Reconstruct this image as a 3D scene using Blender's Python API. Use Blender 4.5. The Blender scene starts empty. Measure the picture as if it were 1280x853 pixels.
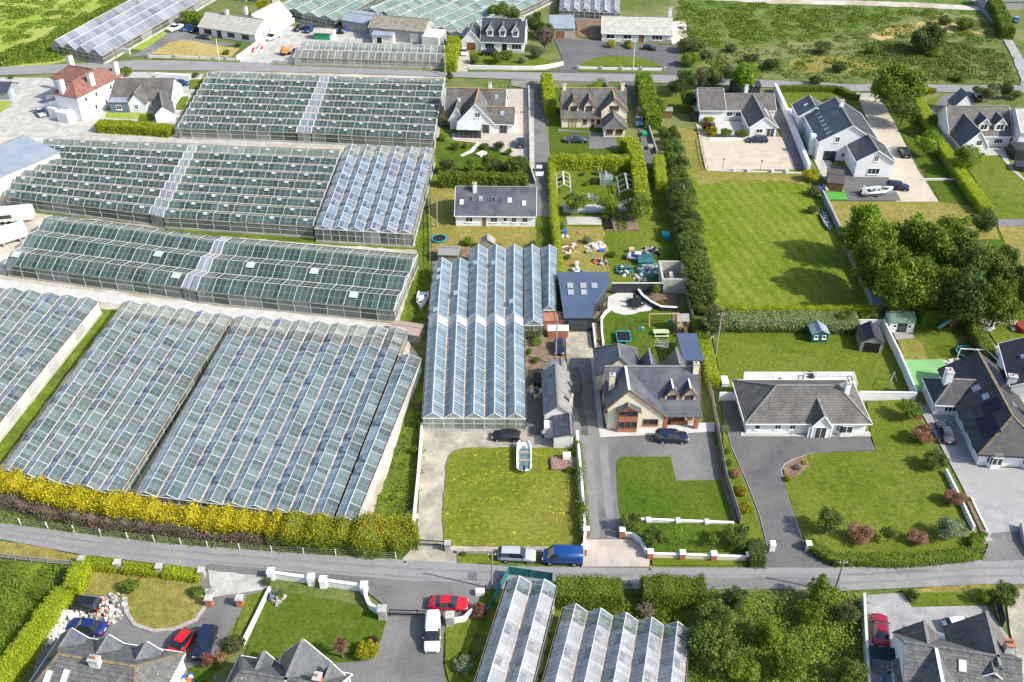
import bpy, bmesh, math, random
from mathutils import Vector, Matrix
RN = random.Random(11)
sc = bpy.context.scene
COL = sc.collection
CAM_H, FPX, PITCH, PCX, PCY = 92.0, 1200.0, math.radians(36.1), 640.0, 426.5
rad = math.radians

def P(px, py, z=0.0):
    """ground survey: point of the place at height z seen at photo position px, py"""
    u = (px-PCX)/FPX; v = (py-PCY)/FPX
    dx, dy, dz = u, math.cos(PITCH)-v*math.sin(PITCH), -math.sin(PITCH)-v*math.cos(PITCH)
    t = (z-CAM_H)/dz
    return Vector((dx*t, dy*t, z))

def tag(o, label=None, cat=None, group=None, kind=None):
    if label: o['label'] = label
    if cat: o['category'] = cat
    if group: o['group'] = group
    if kind: o['kind'] = kind
    return o

def thing(name, label, cat, loc=(0, 0, 0), rz=0.0, group=None):
    o = bpy.data.objects.new(name, None)
    o.empty_display_size = 0.5
    COL.objects.link(o)
    o.location = loc; o.rotation_euler = (0, 0, rz)
    return tag(o, label, cat, group)

class MB:
    """collects faces; build() links them as one mesh object"""
    def __init__(s):
        s.v = []; s.f = []; s.m = []; s.a = []
    def poly(s, pts, mi=0, a=None):
        n = len(s.v); s.v.extend(tuple(p) for p in pts)
        s.f.append(tuple(range(n, n+len(pts)))); s.m.append(mi)
        s.a.append(RN.random() if a is None else a)
    def hexa(s, b, t, mi=0, caps=True):
        n = len(s.v); k = len(b); s.v.extend(tuple(p) for p in b); s.v.extend(tuple(p) for p in t)
        a = RN.random()
        for i in range(k):
            j = (i+1) % k
            s.f.append((n+i, n+j, n+k+j, n+k+i)); s.m.append(mi); s.a.append(a)
        if caps:
            s.f.append(tuple(n+i for i in reversed(range(k)))); s.m.append(mi); s.a.append(a)
            s.f.append(tuple(n+k+i for i in range(k))); s.m.append(mi); s.a.append(a)
    def box(s, x0, y0, z0, x1, y1, z1, mi=0):
        s.hexa([(x0, y0, z0), (x1, y0, z0), (x1, y1, z0), (x0, y1, z0)], [(x0, y0, z1), (x1, y0, z1), (x1, y1, z1), (x0, y1, z1)], mi)
    def cbox(s, c, d, rz=0.0, mi=0, taper=1.0):
        """box standing on c, size d, turned rz about z"""
        ca, sa = math.cos(rz), math.sin(rz)
        def q(x, y, z): return (c[0]+x*ca-y*sa, c[1]+x*sa+y*ca, c[2]+z)
        x, y, z = d[0]/2, d[1]/2, d[2]; t = taper
        s.hexa([q(-x, -y, 0), q(x, -y, 0), q(x, y, 0), q(-x, y, 0)], [q(-x*t, -y*t, z), q(x*t, -y*t, z), q(x*t, y*t, z), q(-x*t, y*t, z)], mi)
    def bar(s, p, q, w, h=None, mi=0, up=(0, 0, 1)):
        p = Vector(p); q = Vector(q); d = q-p
        if d.length < 1e-5: return
        h = w if h is None else h
        d.normalize(); u = Vector(up)
        if abs(d.dot(u)) > .98: u = Vector((1, 0, 0))
        sd = d.cross(u).normalized(); u = sd.cross(d)
        A = [p+sd*a*w/2+u*b*h/2 for a, b in ((-1, -1), (1, -1), (1, 1), (-1, 1))]
        B = [q+sd*a*w/2+u*b*h/2 for a, b in ((-1, -1), (1, -1), (1, 1), (-1, 1))]
        s.hexa(A, B, mi)
    def tube(s, p, q, r0, r1=None, n=8, mi=0):
        p = Vector(p); q = Vector(q); d = (q-p).normalized(); r1 = r0 if r1 is None else r1
        u = Vector((0, 0, 1)) if abs(d.z) < .9 else Vector((1, 0, 0))
        a = d.cross(u).normalized(); b = a.cross(d)
        s.hexa([p+(a*math.cos(6.2832*i/n)+b*math.sin(6.2832*i/n))*r0 for i in range(n)],
               [q+(a*math.cos(6.2832*i/n)+b*math.sin(6.2832*i/n))*r1 for i in range(n)], mi)
    def loft(s, rings, mi=0, cap=True, closed=True):
        n0 = len(s.v); k = len(rings[0])
        for r in rings: s.v.extend(tuple(p) for p in r)
        for i in range(len(rings)-1):
            for j in range(k if closed else k-1):
                jj = (j+1) % k
                s.f.append((n0+i*k+j, n0+i*k+jj, n0+(i+1)*k+jj, n0+(i+1)*k+j)); s.m.append(mi); s.a.append(.5)
        if cap:
            s.f.append(tuple(n0+j for j in range(k))); s.m.append(mi); s.a.append(.5)
            e = n0+(len(rings)-1)*k
            s.f.append(tuple(e+j for j in range(k))); s.m.append(mi); s.a.append(.5)
    def ball(s, c, r, sz=1.0, nu=10, nv=6, mi=0, jit=0.0):
        rings = []
        for i in range(nv+1):
            th = math.pi*i/nv; rr = max(.02, math.sin(th))
            rings.append([(c[0]+r*rr*math.cos(6.2832*j/nu)*(1+RN.uniform(-jit, jit)), c[1]+r*rr*math.sin(6.2832*j/nu)*(1+RN.uniform(-jit, jit)), c[2]-r*sz*math.cos(th)) for j in range(nu)])
        s.loft(rings, mi)
    def mesh(s, name, mats, smooth=False):
        me = bpy.data.meshes.new(name); me.from_pydata(s.v, [], s.f)
        for m in (mats if isinstance(mats, (list, tuple)) else [mats]): me.materials.append(m)
        me.polygons.foreach_set('material_index', s.m)
        if smooth: me.polygons.foreach_set('use_smooth', [True]*len(s.f))
        at = me.attributes.new('rv', 'FLOAT', 'FACE'); at.data.foreach_set('value', s.a)
        me.update()
        return me
    def build(s, name, mats, parent=None, smooth=False):
        o = bpy.data.objects.new(name, s.mesh(name, mats, smooth)); COL.objects.link(o)
        if parent: o.parent = parent
        return o

def solo(mb, name, mats, label, cat, group=None, smooth=False, kind=None):
    return tag(mb.build(name, mats, None, smooth), label, cat, group, kind)

# ------------------------------------------------------------------ materials
_M = {}
class NT:
    def __init__(s, name):
        s.mat = bpy.data.materials.new(name); s.mat.use_nodes = True
        s.t = s.mat.node_tree; s.t.nodes.clear()
        s.out = s.n('ShaderNodeOutputMaterial')
    def n(s, typ, **kw):
        x = s.t.nodes.new(typ)
        for k, v in kw.items():
            if k[0] == '_': setattr(x, k[1:], v)
            else: x.inputs[k.replace('__', ' ')].default_value = v
        return x
    def l(s, a, b): s.t.links.new(a, b)
    def noise(s, vec, scale, detail=3.0, rough=.55):
        x = s.n('ShaderNodeTexNoise', Scale=scale, Detail=detail, Roughness=rough); s.l(vec, x.inputs['Vector']); return x.outputs['Fac']
    def ramp(s, fac, a, b, lo, hi):
        r = s.n('ShaderNodeValToRGB'); e = r.color_ramp.elements
        e[0].position, e[1].position = lo, hi; e[0].color = (*a, 1); e[1].color = (*b, 1)
        s.l(fac, r.inputs['Fac']); return r.outputs['Color']
    def mix(s, fac, a, b, mode='MIX'):
        x = s.n('ShaderNodeMix', _data_type='RGBA', _blend_type=mode)
        if isinstance(fac, (int, float)): x.inputs[0].default_value = fac
        else: s.l(fac, x.inputs[0])
        for i, c in ((6, a), (7, b)):
            if isinstance(c, tuple): x.inputs[i].default_value = (*c, 1)
            else: s.l(c, x.inputs[i])
        return x.outputs[2]
    def math(s, op, a, b=0.0, c=0.0):
        x = s.n('ShaderNodeMath', _operation=op)
        for i, q in enumerate((a, b, c)):
            if isinstance(q, (int, float)): x.inputs[i].default_value = q
            else: s.l(q, x.inputs[i])
        return x.outputs[0]

def dk(c, k): return tuple(min(1, x*k) for x in c)

def mat(name, c, c2=None, s=1.0, rough=.8, spec=.3, metal=0.0, fine=None, bands=None, bump=0.0, bscale=8.0, c3=None, s3=.15, world=False, lo=.35, hi=.65, flecks=None, rv=0.0):
    """two-colour noise paint; bands=(axis, period, strength, width) adds courses; c3 adds large patches; flecks=(colour, scale, threshold)"""
    if name in _M: return _M[name]
    t = NT(name)
    if world: vec = t.n('ShaderNodeNewGeometry').outputs['Position']
    else: vec = t.n('ShaderNodeTexCoord').outputs['Object']
    col = t.ramp(t.noise(vec, s), c, c2 or dk(c, 1.15), lo, hi)
    if c3: col = t.mix(t.math('MULTIPLY', t.ramp(t.noise(vec, s3, 4.0), (0, 0, 0), (1, 1, 1), .42, .62), 1.0), col, c3)
    if fine: col = t.mix(1.0, col, t.ramp(t.noise(vec, fine[0], 2.0), (fine[1],)*3, (fine[2],)*3, .3, .7), 'MULTIPLY')
    if flecks: col = t.mix(t.ramp(t.noise(vec, flecks[1], 2.0), (0, 0, 0), (1, 1, 1), flecks[2], flecks[2]+.04), col, flecks[0])
    if bands:
        ax, per, st, wd = bands
        sp = t.n('ShaderNodeSeparateXYZ'); t.l(vec, sp.inputs[0])
        fr = t.math('FRACT', t.math('DIVIDE', sp.outputs['XYZ'.index(ax)], per))
        col = t.mix(t.math('MULTIPLY', t.math('LESS_THAN', fr, wd), st), col, (0.02, .02, .02))
    if rv:
        at = t.n('ShaderNodeAttribute', _attribute_name='rv')
        k = t.math('ADD', t.math('MULTIPLY', at.outputs['Fac'], 2*rv), 1-rv)
        cc = t.n('ShaderNodeCombineColor')
        for i in range(3): t.l(k, cc.inputs[i])
        col = t.mix(1.0, col, cc.outputs[0], 'MULTIPLY')
    b = t.n('ShaderNodeBsdfPrincipled', Roughness=rough, Metallic=metal)
    b.inputs['Specular IOR Level'].default_value = spec
    t.l(col, b.inputs['Base Color'])
    if bump:
        bp = t.n('ShaderNodeBump', Strength=bump, Distance=.1); t.l(t.noise(vec, bscale, 3.0), bp.inputs['Height']); t.l(bp.outputs[0], b.inputs['Normal'])
    t.l(b.outputs[0], t.out.inputs[0]); _M[name] = t.mat
    return t.mat

def leafmat(name, c, c2, tr=.4, nz=.35):
    if name in _M: return _M[name]
    t = NT(name)
    at = t.n('ShaderNodeAttribute', _attribute_name='rv'); oi = t.n('ShaderNodeObjectInfo')
    pos = t.n('ShaderNodeNewGeometry').outputs['Position']
    f = t.math('ADD', t.math('MULTIPLY', at.outputs['Fac'], .65), t.math('MULTIPLY', t.noise(pos, nz, 2.0), .5))
    col = t.ramp(f, c, c2, .2, .95)
    hs = t.n('ShaderNodeHueSaturation'); t.l(col, hs.inputs['Color'])
    t.l(t.math('ADD', .492, t.math('MULTIPLY', oi.outputs['Random'], .016)), hs.inputs['Hue'])
    t.l(t.math('ADD', .85, t.math('MULTIPLY', oi.outputs['Random'], .3)), hs.inputs['Value'])
    d = t.n('ShaderNodeBsdfPrincipled', Roughness=.55); d.inputs['Specular IOR Level'].default_value = .25
    tl = t.n('ShaderNodeBsdfTranslucent'); mx = t.n('ShaderNodeMixShader', Fac=tr)
    t.l(hs.outputs[0], d.inputs['Base Color']); t.l(hs.outputs[0], tl.inputs['Color'])
    t.l(d.outputs[0], mx.inputs[1]); t.l(tl.outputs[0], mx.inputs[2]); t.l(mx.outputs[0], t.out.inputs[0])
    _M[name] = t.mat
    return t.mat

def ghglass(name, dark, pale, lo, hi, rough=.12, dirt=.35):
    """greenhouse pane: partly see-through, each pane a little different, streaks of dust"""
    if name in _M: return _M[name]
    t = NT(name)
    at = t.n('ShaderNodeAttribute', _attribute_name='rv')
    pos = t.n('ShaderNodeNewGeometry').outputs['Position']
    nz = t.math('ADD', t.math('MULTIPLY', t.noise(pos, .5, 4.0, .7), .5), t.math('MULTIPLY', t.noise(pos, 2.6, 3.0, .7), .5))
    k = t.math('ADD', t.math('MULTIPLY', at.outputs['Fac'], 1-dirt), t.math('MULTIPLY', nz, dirt))
    col = t.ramp(k, dark, pale, .15, .9)
    b = t.n('ShaderNodeBsdfPrincipled', Roughness=rough); b.inputs['Specular IOR Level'].default_value = .9
    t.l(col, b.inputs['Base Color'])
    tr = t.n('ShaderNodeBsdfTransparent'); tr.inputs['Color'].default_value = (.86, .93, .9, 1)
    mx = t.n('ShaderNodeMixShader')
    fac = t.n('ShaderNodeMapRange'); fac.inputs[3].default_value = lo; fac.inputs[4].default_value = hi
    t.l(t.math('FRACT', t.math('MULTIPLY', at.outputs['Fac'], 7.31)), fac.inputs[0])
    t.l(fac.outputs[0], mx.inputs[0]); t.l(tr.outputs[0], mx.inputs[1]); t.l(b.outputs[0], mx.inputs[2])
    t.l(mx.outputs[0], t.out.inputs[0]); _M[name] = t.mat
    return t.mat

WHITE = mat('white_render', (.71, .71, .69), (.78, .78, .77), s=.7, rough=.85, fine=(3.0, .93, 1.0))
CREAM = mat('cream_render', (.66, .59, .44), (.72, .66, .51), s=.8, rough=.85)
OFFW = mat('offwhite_render', (.62, .60, .54), (.70, .69, .64), s=.6, rough=.85, fine=(2.0, .85, 1.0))
GREYR = mat('grey_render', (.30, .29, .28), (.38, .37, .36), s=.6, rough=.9, fine=(2.5, .8, 1.0))
STONE = mat('stone_cladding', (.24, .22, .20), (.40, .37, .33), s=3.5, rough=.9)
SLATE = mat('blue_slate', (.055, .062, .080), (.085, .093, .112), s=1.1, rough=.42, spec=.5, fine=(5.0, .8, 1.15), bands=('Z', .17, .35, .22), c3=(.115, .120, .130), s3=.35)
DSLATE = mat('dark_slate', (.042, .046, .058), (.066, .072, .088), s=1.3, rough=.4, spec=.5, fine=(5.0, .8, 1.2), bands=('Z', .17, .35, .22))
GTILE = mat('grey_brown_tile', (.085, .080, .076), (.125, .117, .108), s=.9, rough=.75, fine=(4.0, .75, 1.2), bands=('Z', .2, .5, .25), c3=(.15, .142, .13), s3=.4)
LTILE = mat('lichen_tile', (.088, .090, .094), (.150, .149, .142), s=1.3, rough=.85, fine=(6.0, .65, 1.3), bands=('Z', .2, .35, .25), flecks=((.36, .30, .10), 3.2, .68))
BTILE = mat('black_tile', (.036, .036, .040), (.062, .061, .064), s=.8, rough=.6, fine=(4.0, .8, 1.2), bands=('Z', .2, .55, .3))
RTILE = mat('red_clay_tile', (.175, .080, .064), (.255, .125, .105), s=1.2, rough=.85, fine=(4.0, .8, 1.2), bands=('Z', .22, .35, .25))
PTILE = mat('pale_tile', (.36, .355, .30), (.46, .45, .39), s=.8, rough=.85, fine=(4.0, .85, 1.1), bands=('Z', .24, .3, .25))
CORR = mat('corrugated_sheet', (.20, .195, .185), (.30, .29, .275), s=.8, rough=.8, bands=('Y', .45, .45, .3), fine=(1.5, .8, 1.1))
RUSTR = mat('weathered_asbestos_roof', (.19, .165, .13), (.30, .27, .22), s=1.0, rough=.9, bands=('X', .5, .3, .3), flecks=((.12, .09, .06), 1.6, .62))
BLUEM = mat('blue_grey_metal_roof', (.058, .082, .135), (.075, .10, .155), s=.3, rough=.38, spec=.5)
PALEM = mat('pale_blue_metal_roof', (.22, .255, .30), (.27, .305, .35), s=.3, rough=.6)
ANTH = mat('anthracite_cladding', (.030, .034, .042), (.042, .046, .056), s=.5, rough=.5, bands=('X', .6, .4, .06))
FELT = mat('dark_felt', (.03, .032, .042), (.045, .048, .06), s=1.5, rough=.85)
GFELT = mat('green_felt', (.10, .16, .11), (.13, .20, .14), s=2, rough=.9)
WTRIM = mat('white_trim', (.78, .78, .77), (.82, .82, .81), s=2, rough=.5)
BRICK = mat('red_brick', (.30, .11, .07), (.42, .18, .11), s=6, rough=.9, bands=('Z', .15, .3, .2))
BROWNW = mat('brown_timber', (.16, .075, .035), (.24, .12, .06), s=4, rough=.6)
PALEW = mat('pale_timber', (.45, .33, .19), (.55, .42, .26), s=4, rough=.75)
GREYW = mat('weathered_timber', (.24, .22, .19), (.36, .34, .30), s=5, rough=.9, fine=(9, .8, 1.1))
ORIDGE = mat('lichen_ridge', (.30, .18, .07), (.40, .27, .12), s=3, rough=.9)
TRIDGE = mat('faint_lichen_ridge', (.12, .10, .075), (.26, .19, .10), s=2.5, rough=.9)
GRIDGE = mat('grey_ridge', (.16, .155, .15), (.24, .23, .22), s=3, rough=.8)
PANE = mat('window_glass', (.020, .026, .032), (.05, .062, .072), s=.8, rough=.06, spec=.8)
SKYP = mat('rooflight_glass', (.16, .21, .29), (.30, .36, .45), s=.9, rough=.08, spec=.9)
SOLAR = mat('solar_glass', (.006, .009, .020), (.010, .014, .030), s=1, rough=.3, spec=.25)
METAL = mat('galvanised_metal', (.42, .43, .44), (.55, .56, .57), s=3, rough=.45, metal=.5)
BLACKM = mat('black_metal', (.012, .012, .013), (.02, .02, .02), s=3, rough=.5)
RUBBER = mat('black_rubber', (.012, .012, .012), (.02, .02, .02), s=5, rough=.85)
LBAR = mat('white_glazing_bar', (.46, .47, .46), (.62, .63, .62), s=1.5, rough=.6)
OBAR = mat('rusty_gutter', (.42, .30, .22), (.56, .50, .44), s=1.6, rough=.8)
GBAR = mat('grey_gutter', (.30, .30, .27), (.46, .45, .40), s=1.5, rough=.8)
CONC = mat('concrete', (.34, .33, .30), (.46, .45, .41), s=.5, rough=.9, fine=(3, .85, 1.08), world=True)
DCONC = mat('stained_concrete', (.25, .23, .19), (.42, .38, .30), s=.35, rough=.9, fine=(3, .85, 1.1), world=True)
SOIL = mat('bare_soil', (.16, .11, .075), (.26, .19, .13), s=1.2, rough=1, fine=(6, .7, 1.1), world=True)
WOODP = mat('creosoted_pole', (.22, .19, .15), (.32, .28, .23), s=4, rough=.9)
BARK = mat('bark', (.07, .052, .038), (.14, .11, .085), s=6, rough=.95)
TEAL = mat('teal_plastic', (.02, .22, .26), (.03, .30, .34), s=2, rough=.5)
SKIN = mat('skin', (.52, .32, .23), (.56, .36, .27), s=5, rough=.6)
PLASTW = mat('white_plastic', (.72, .72, .72), (.78, .78, .78), s=2, rough=.4)
ORANGE = mat('orange_paint', (.62, .16, .035), (.70, .22, .06), s=2, rough=.55)
REDP = mat('red_plastic', (.45, .03, .025), (.52, .05, .04), s=3, rough=.5)
BLUEP = mat('blue_tarp', (.03, .10, .42), (.05, .15, .55), s=3, rough=.5)
GREENP = mat('green_paint', (.02, .24, .10), (.03, .30, .13), s=2, rough=.6)
DGREEN = mat('dark_green_paint', (.015, .085, .075), (.025, .12, .105), s=2, rough=.6)
YELP = mat('yellow_plastic', (.60, .38, .05), (.66, .44, .08), s=3, rough=.5)
NETM = mat('dark_netting', (.01, .012, .014), (.02, .022, .026), s=8, rough=.9)
TERRA = mat('terracotta_tank', (.33, .13, .085), (.42, .19, .13), s=1.2, rough=.6)
def paint(name, c): return mat('car_paint_'+name, c, dk(c, 1.08), s=1, rough=.22, spec=.7)

# foliage
LG = leafmat('leaf_mid_green', (.052, .098, .014), (.215, .285, .048))
LB = leafmat('leaf_bright_green', (.070, .135, .010), (.27, .38, .035))
LD = leafmat('leaf_dark_green', (.030, .064, .014), (.125, .19, .036))
LO = leafmat('leaf_olive', (.060, .080, .025), (.22, .245, .09))
LH = leafmat('hedge_lime', (.18, .235, .010), (.46, .51, .03))
LHG = leafmat('hedge_green', (.070, .120, .010), (.22, .295, .03))
LHP = leafmat('hedge_pale', (.20, .26, .10), (.44, .51, .22))
LY = leafmat('gorse_yellow', (.10, .14, .010), (.80, .62, .014), tr=.2, nz=.9)
LYG = leafmat('golden_green', (.11, .15, .008), (.58, .50, .02), nz=.7)
LR = leafmat('leaf_bronze', (.18, .085, .05), (.46, .26, .16))
LP = leafmat('leaf_purple', (.05, .016, .022), (.16, .055, .06))
LS = leafmat('leaf_silver', (.12, .17, .08), (.34, .40, .24))
LBR = leafmat('twigs_brown', (.075, .058, .042), (.21, .165, .12), tr=.05)
LW = leafmat('blossom_white', (.40, .40, .34), (.70, .70, .64), tr=.1)

def grass(name, a, b, c, patch=.09, fleck=None, stripe=None):
    if name in _M: return _M[name]
    t = NT(name); vec = t.n('ShaderNodeNewGeometry').outputs['Position']
    col = t.ramp(t.noise(vec, .55, 5.0, .65), a, b, .3, .7)
    col = t.mix(t.ramp(t.noise(vec, patch, 4.0, .6), (0, 0, 0), (.85,)*3, .4, .66), col, c)
    col = t.mix(1.0, col, t.ramp(t.noise(vec, 4.5, 3.0, .7), (.72,)*3, (1.22,)*3, .3, .7), 'MULTIPLY')
    col = t.mix(1.0, col, t.ramp(t.noise(vec, 1.9, 4.0, .75), (.76,)*3, (1.22,)*3, .36, .64), 'MULTIPLY')
    if stripe:
        ang, per, k = stripe
        sp = t.n('ShaderNodeSeparateXYZ'); t.l(vec, sp.inputs[0])
        q = t.math('ADD', t.math('MULTIPLY', sp.outputs[0], math.cos(ang)/per), t.math('MULTIPLY', sp.outputs[1], math.sin(ang)/per))
        q = t.math('ADD', q, t.math('MULTIPLY', t.noise(vec, .25), .5))
        sn = t.math('ADD', t.math('MULTIPLY', t.math('SINE', t.math('MULTIPLY', q, 6.2832)), k), 1.0)
        cc = t.n('ShaderNodeCombineColor')
        for i in range(3): t.l(sn, cc.inputs[i])
        col = t.mix(1.0, col, cc.outputs[0], 'MULTIPLY')
    if fleck: col = t.mix(t.ramp(t.noise(vec, fleck[1], 2.0), (0, 0, 0), (1, 1, 1), fleck[2], fleck[2]+.05), col, fleck[0])
    b_ = t.n('ShaderNodeBsdfPrincipled', Roughness=.9); b_.inputs['Specular IOR Level'].default_value = .1
    t.l(col, b_.inputs['Base Color'])
    bp = t.n('ShaderNodeBump', Strength=.6, Distance=.12); t.l(t.noise(vec, 3.5, 4.0, .7), bp.inputs['Height']); t.l(bp.outputs[0], b_.inputs['Normal'])
    t.l(b_.outputs[0], t.out.inputs[0]); _M[name] = t.mat
    return t.mat

G_LAWN = grass('lawn_grass', (.074, .112, .009), (.116, .158, .014), (.152, .170, .026))
G_DARK = grass('lush_lawn', (.044, .084, .007), (.076, .128, .010), (.098, .136, .016))
G_FIELD = grass('field_grass', (.094, .148, .010), (.146, .200, .016), (.180, .205, .030), stripe=(.22, 2.3, .10))
G_DRY = grass('dry_lawn', (.19, .165, .040), (.30, .25, .075), (.15, .165, .030))
G_STRAW = grass('parched_lawn', (.36, .27, .10), (.46, .36, .16), (.30, .26, .08))
G_FLOW = grass('flowery_lawn', (.105, .136, .012), (.160, .182, .020), (.195, .190, .035), fleck=((.50, .40, .02), 2.2, .66))
G_ROUGH = grass('rough_grass', (.062, .105, .022), (.135, .175, .045), (.21, .205, .085), patch=.07)
G_MEAD = grass('meadow', (.040, .092, .014), (.125, .185, .036), (.15, .175, .055), patch=.10)
G_PALE = grass('sunny_meadow', (.19, .28, .03), (.28, .36, .06), (.35, .35, .11), patch=.04)
G_STRIP = grass('weedy_verge', (.10, .15, .012), (.16, .21, .02), (.06, .08, .02), patch=.2)
ASPH = mat('old_asphalt', (.20, .198, .195), (.255, .252, .248), s=.25, rough=.9, fine=(3.0, .88, 1.08), world=True, c3=(.235, .235, .232), s3=.05)
ASPHD = mat('new_tarmac', (.092, .090, .091), (.128, .126, .125), s=.3, rough=.85, fine=(4, .85, 1.1), world=True, c3=(.13, .128, .125), s3=.12)
ASPHM = mat('worn_tarmac', (.155, .152, .149), (.215, .21, .204), s=.3, rough=.9, fine=(4, .85, 1.1), world=True, c3=(.125, .123, .12), s3=.15)
GRAVG = mat('grey_gravel', (.25, .25, .25), (.36, .355, .35), s=.5, rough=.95, fine=(7, .75, 1.15), world=True, c3=(.30, .295, .285), s3=.1)
GRAVB = mat('buff_gravel', (.42, .36, .27), (.52, .46, .36), s=.4, rough=.95, fine=(7, .8, 1.12), world=True, c3=(.46, .41, .33), s3=.1)
PINKP = mat('pink_paving', (.38, .33, .28), (.46, .41, .36), s=.6, rough=.9, fine=(5, .85, 1.1), world=True)
PALEP = mat('pale_paving', (.44, .43, .40), (.54, .53, .50), s=.5, rough=.85, fine=(4, .9, 1.05), world=True)
DUST = mat('dusty_yard', (.42, .39, .33), (.56, .53, .47), s=.25, rough=.95, fine=(2, .85, 1.1), world=True, c3=(.36, .31, .22), s3=.09)
ASTRO = mat('artificial_turf', (.075, .26, .045), (.09, .30, .055), s=1, rough=.95, fine=(9, .9, 1.1), world=True)
ASTROP = mat('faded_green_court', (.16, .36, .13), (.20, .41, .17), s=.4, rough=.95, world=True, fine=(2, .92, 1.05))
BARKM = mat('bark_mulch', (.13, .085, .055), (.24, .17, .11), s=2.5, rough=1, fine=(8, .7, 1.2), world=True)
COLS = {}

# ------------------------------------------------------------------ ground sheets
_SI = [0]
def sheet(name, pts, m, lv=1, jit=0.0, z=None):
    q = [P(*p) for p in pts]; _SI[0] += 1; z = lv*.04+_SI[0]*.0002 if z is None else z
    out = []
    for i, a in enumerate(q):
        b = q[(i+1) % len(q)]
        n = max(1, int((b-a).length/1.3)) if jit else 1
        for k in range(n):
            c = a.lerp(b, k/n)
            if jit and k: c = c+Vector((RN.uniform(-jit, jit), RN.uniform(-jit, jit), 0))
            out.append((c.x, c.y, z))
    mb = MB(); mb.poly(out)
    o = mb.build(name, m); o['kind'] = 'structure'
    return o

def kerb(pts, w=.25, h=.12, m=None, label='', cat='kerb', name='kerb', z=0.0):
    mb = MB(); q = [P(*p) for p in pts]
    wallmesh(mb, q, w, h)
    o = mb.build(name, m or CONC); o['kind'] = 'structure'
    return o

def wallmesh(mb, q, t, h, mi=0, z0=0.0, closed=False):
    n = len(q)
    L, Rr = [], []
    for i in range(n):
        a = q[max(0, i-1)] if not closed else q[i-1]; b = q[min(n-1, i+1)] if not closed else q[(i+1) % n]
        d = Vector((b.x-a.x, b.y-a.y, 0)).normalized(); s = Vector((-d.y, d.x, 0))
        k = 1.0
        if 0 < i < n-1:
            d2 = Vector((q[i].x-q[i-1].x, q[i].y-q[i-1].y, 0)).normalized(); k = 1/max(.5, abs(d.dot(d2)))
        L.append(q[i]+s*t/2*k); Rr.append(q[i]-s*t/2*k)
    hs = h if isinstance(h, (list, tuple)) else [h]*n
    rings = [[(Rr[i].x, Rr[i].y, z0), (L[i].x, L[i].y, z0), (L[i].x, L[i].y, z0+hs[i]), (Rr[i].x, Rr[i].y, z0+hs[i])] for i in range(n)]
    if closed: rings.append(rings[0])
    mb.loft(rings, mi, cap=not closed)

def wall(pts, h, t, m, label, name='garden_wall', cat='wall', cap=None, pillars=None, group=None, top=False):
    """boundary wall along photo base points; cap=(material); pillars=(list of points, size, height, material, cap material)"""
    q = [P(x, y, h) if top else P(x, y) for x, y in pts]
    for p in q: p.z = 0
    root = thing(name, label, cat, q[0], 0, group)
    q = [p-q[0] for p in q]
    mb = MB(); wallmesh(mb, q, t, h); mb.build('wall_face', m, root)
    if cap:
        mb = MB(); wallmesh(mb, q, t+.1, .09, z0=h); mb.build('coping', cap, root)
    if pillars:
        ps, sz, ph, pm, pc = pillars
        for x, y in ps:
            c = P(x, y, h if top else 0); c.z = 0; c = c-root.location
            mb = MB(); mb.cbox(c, (sz, sz, ph)); o = mb.build('pillar', pm, root)
            mb = MB(); mb.cbox((c.x, c.y, ph), (sz+.14, sz+.14, .14), taper=.82); mb.build('pillar_cap', pc, o)
    return root

def fence(pts, h, label, m=GREYW, name='fence', cat='fence', step=2.4, kind='panel', group=None, top=False, rails=2):
    q = [P(x, y, h) if top else P(x, y) for x, y in pts]
    for p in q: p.z = 0
    root = thing(name, label, cat, q[0], 0, group); q = [p-q[0] for p in q]
    mb = MB()
    if kind == 'panel': wallmesh(mb, q, .05, h-.1, z0=.05)
    else:
        for r in range(rails):
            for a, b in zip(q, q[1:]):
                z = h*(.95-.55*r/max(1, rails-1)) if rails < 4 else h*(.97-.9*r/(rails-1))
                mb.bar(a+Vector((0, 0, z)), b+Vector((0, 0, z)), .018 if kind == 'wire' else .06, .018 if kind == 'wire' else .13)
        if kind == 'bars':
            for a, b in zip(q, q[1:]):
                n = int((b-a).length/.3)
                for k in range(n): c = a.lerp(b, k/n); mb.box(c.x-.015, c.y-.015, .05, c.x+.015, c.y+.015, h)
    mb.build('rails' if kind != 'panel' else 'boards', m if kind != 'wire' else METAL, root)
    n = 0
    for a, b in zip(q, q[1:]):
        k = max(1, round((b-a).length/step))
        for i in range(k):
            if n > 90: break
            c = a.lerp(b, i/k); m2 = MB(); m2.cbox((c.x, c.y, 0), (.11, .11, h+.08)); m2.build('post', m, root); n += 1
    c = q[-1]; m2 = MB(); m2.cbox((c.x, c.y, 0), (.11, .11, h+.08)); m2.build('post', m, root)
    return root

# ------------------------------------------------------------------ foliage
def leafq(mb, c, s, nrm=None, mi=0, a=None):
    r = RN
    if nrm is None: d = Vector((r.gauss(0, 1), r.gauss(0, 1), r.gauss(0, 1)))
    else: d = Vector(nrm)+Vector((r.gauss(0, .55), r.gauss(0, .55), r.gauss(0, .55)))
    d.normalize(); u = d.orthogonal().normalized()
    u = Matrix.Rotation(r.uniform(0, 6.28), 3, d) @ u; w = d.cross(u)
    s1 = s*r.uniform(.7, 1.3); s2 = s1*r.uniform(.5, .9); c = Vector(c)
    mb.poly((c-u*s1*.5, c+w*s2*.5-u*s1*.1, c+u*s1*.5, c-w*s2*.5+u*s1*.1), mi, a)

def sph():
    while True:
        v = Vector((RN.uniform(-1, 1), RN.uniform(-1, 1), RN.uniform(-1, 1)))
        if .05 < v.length < 1: return v.normalized()

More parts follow.
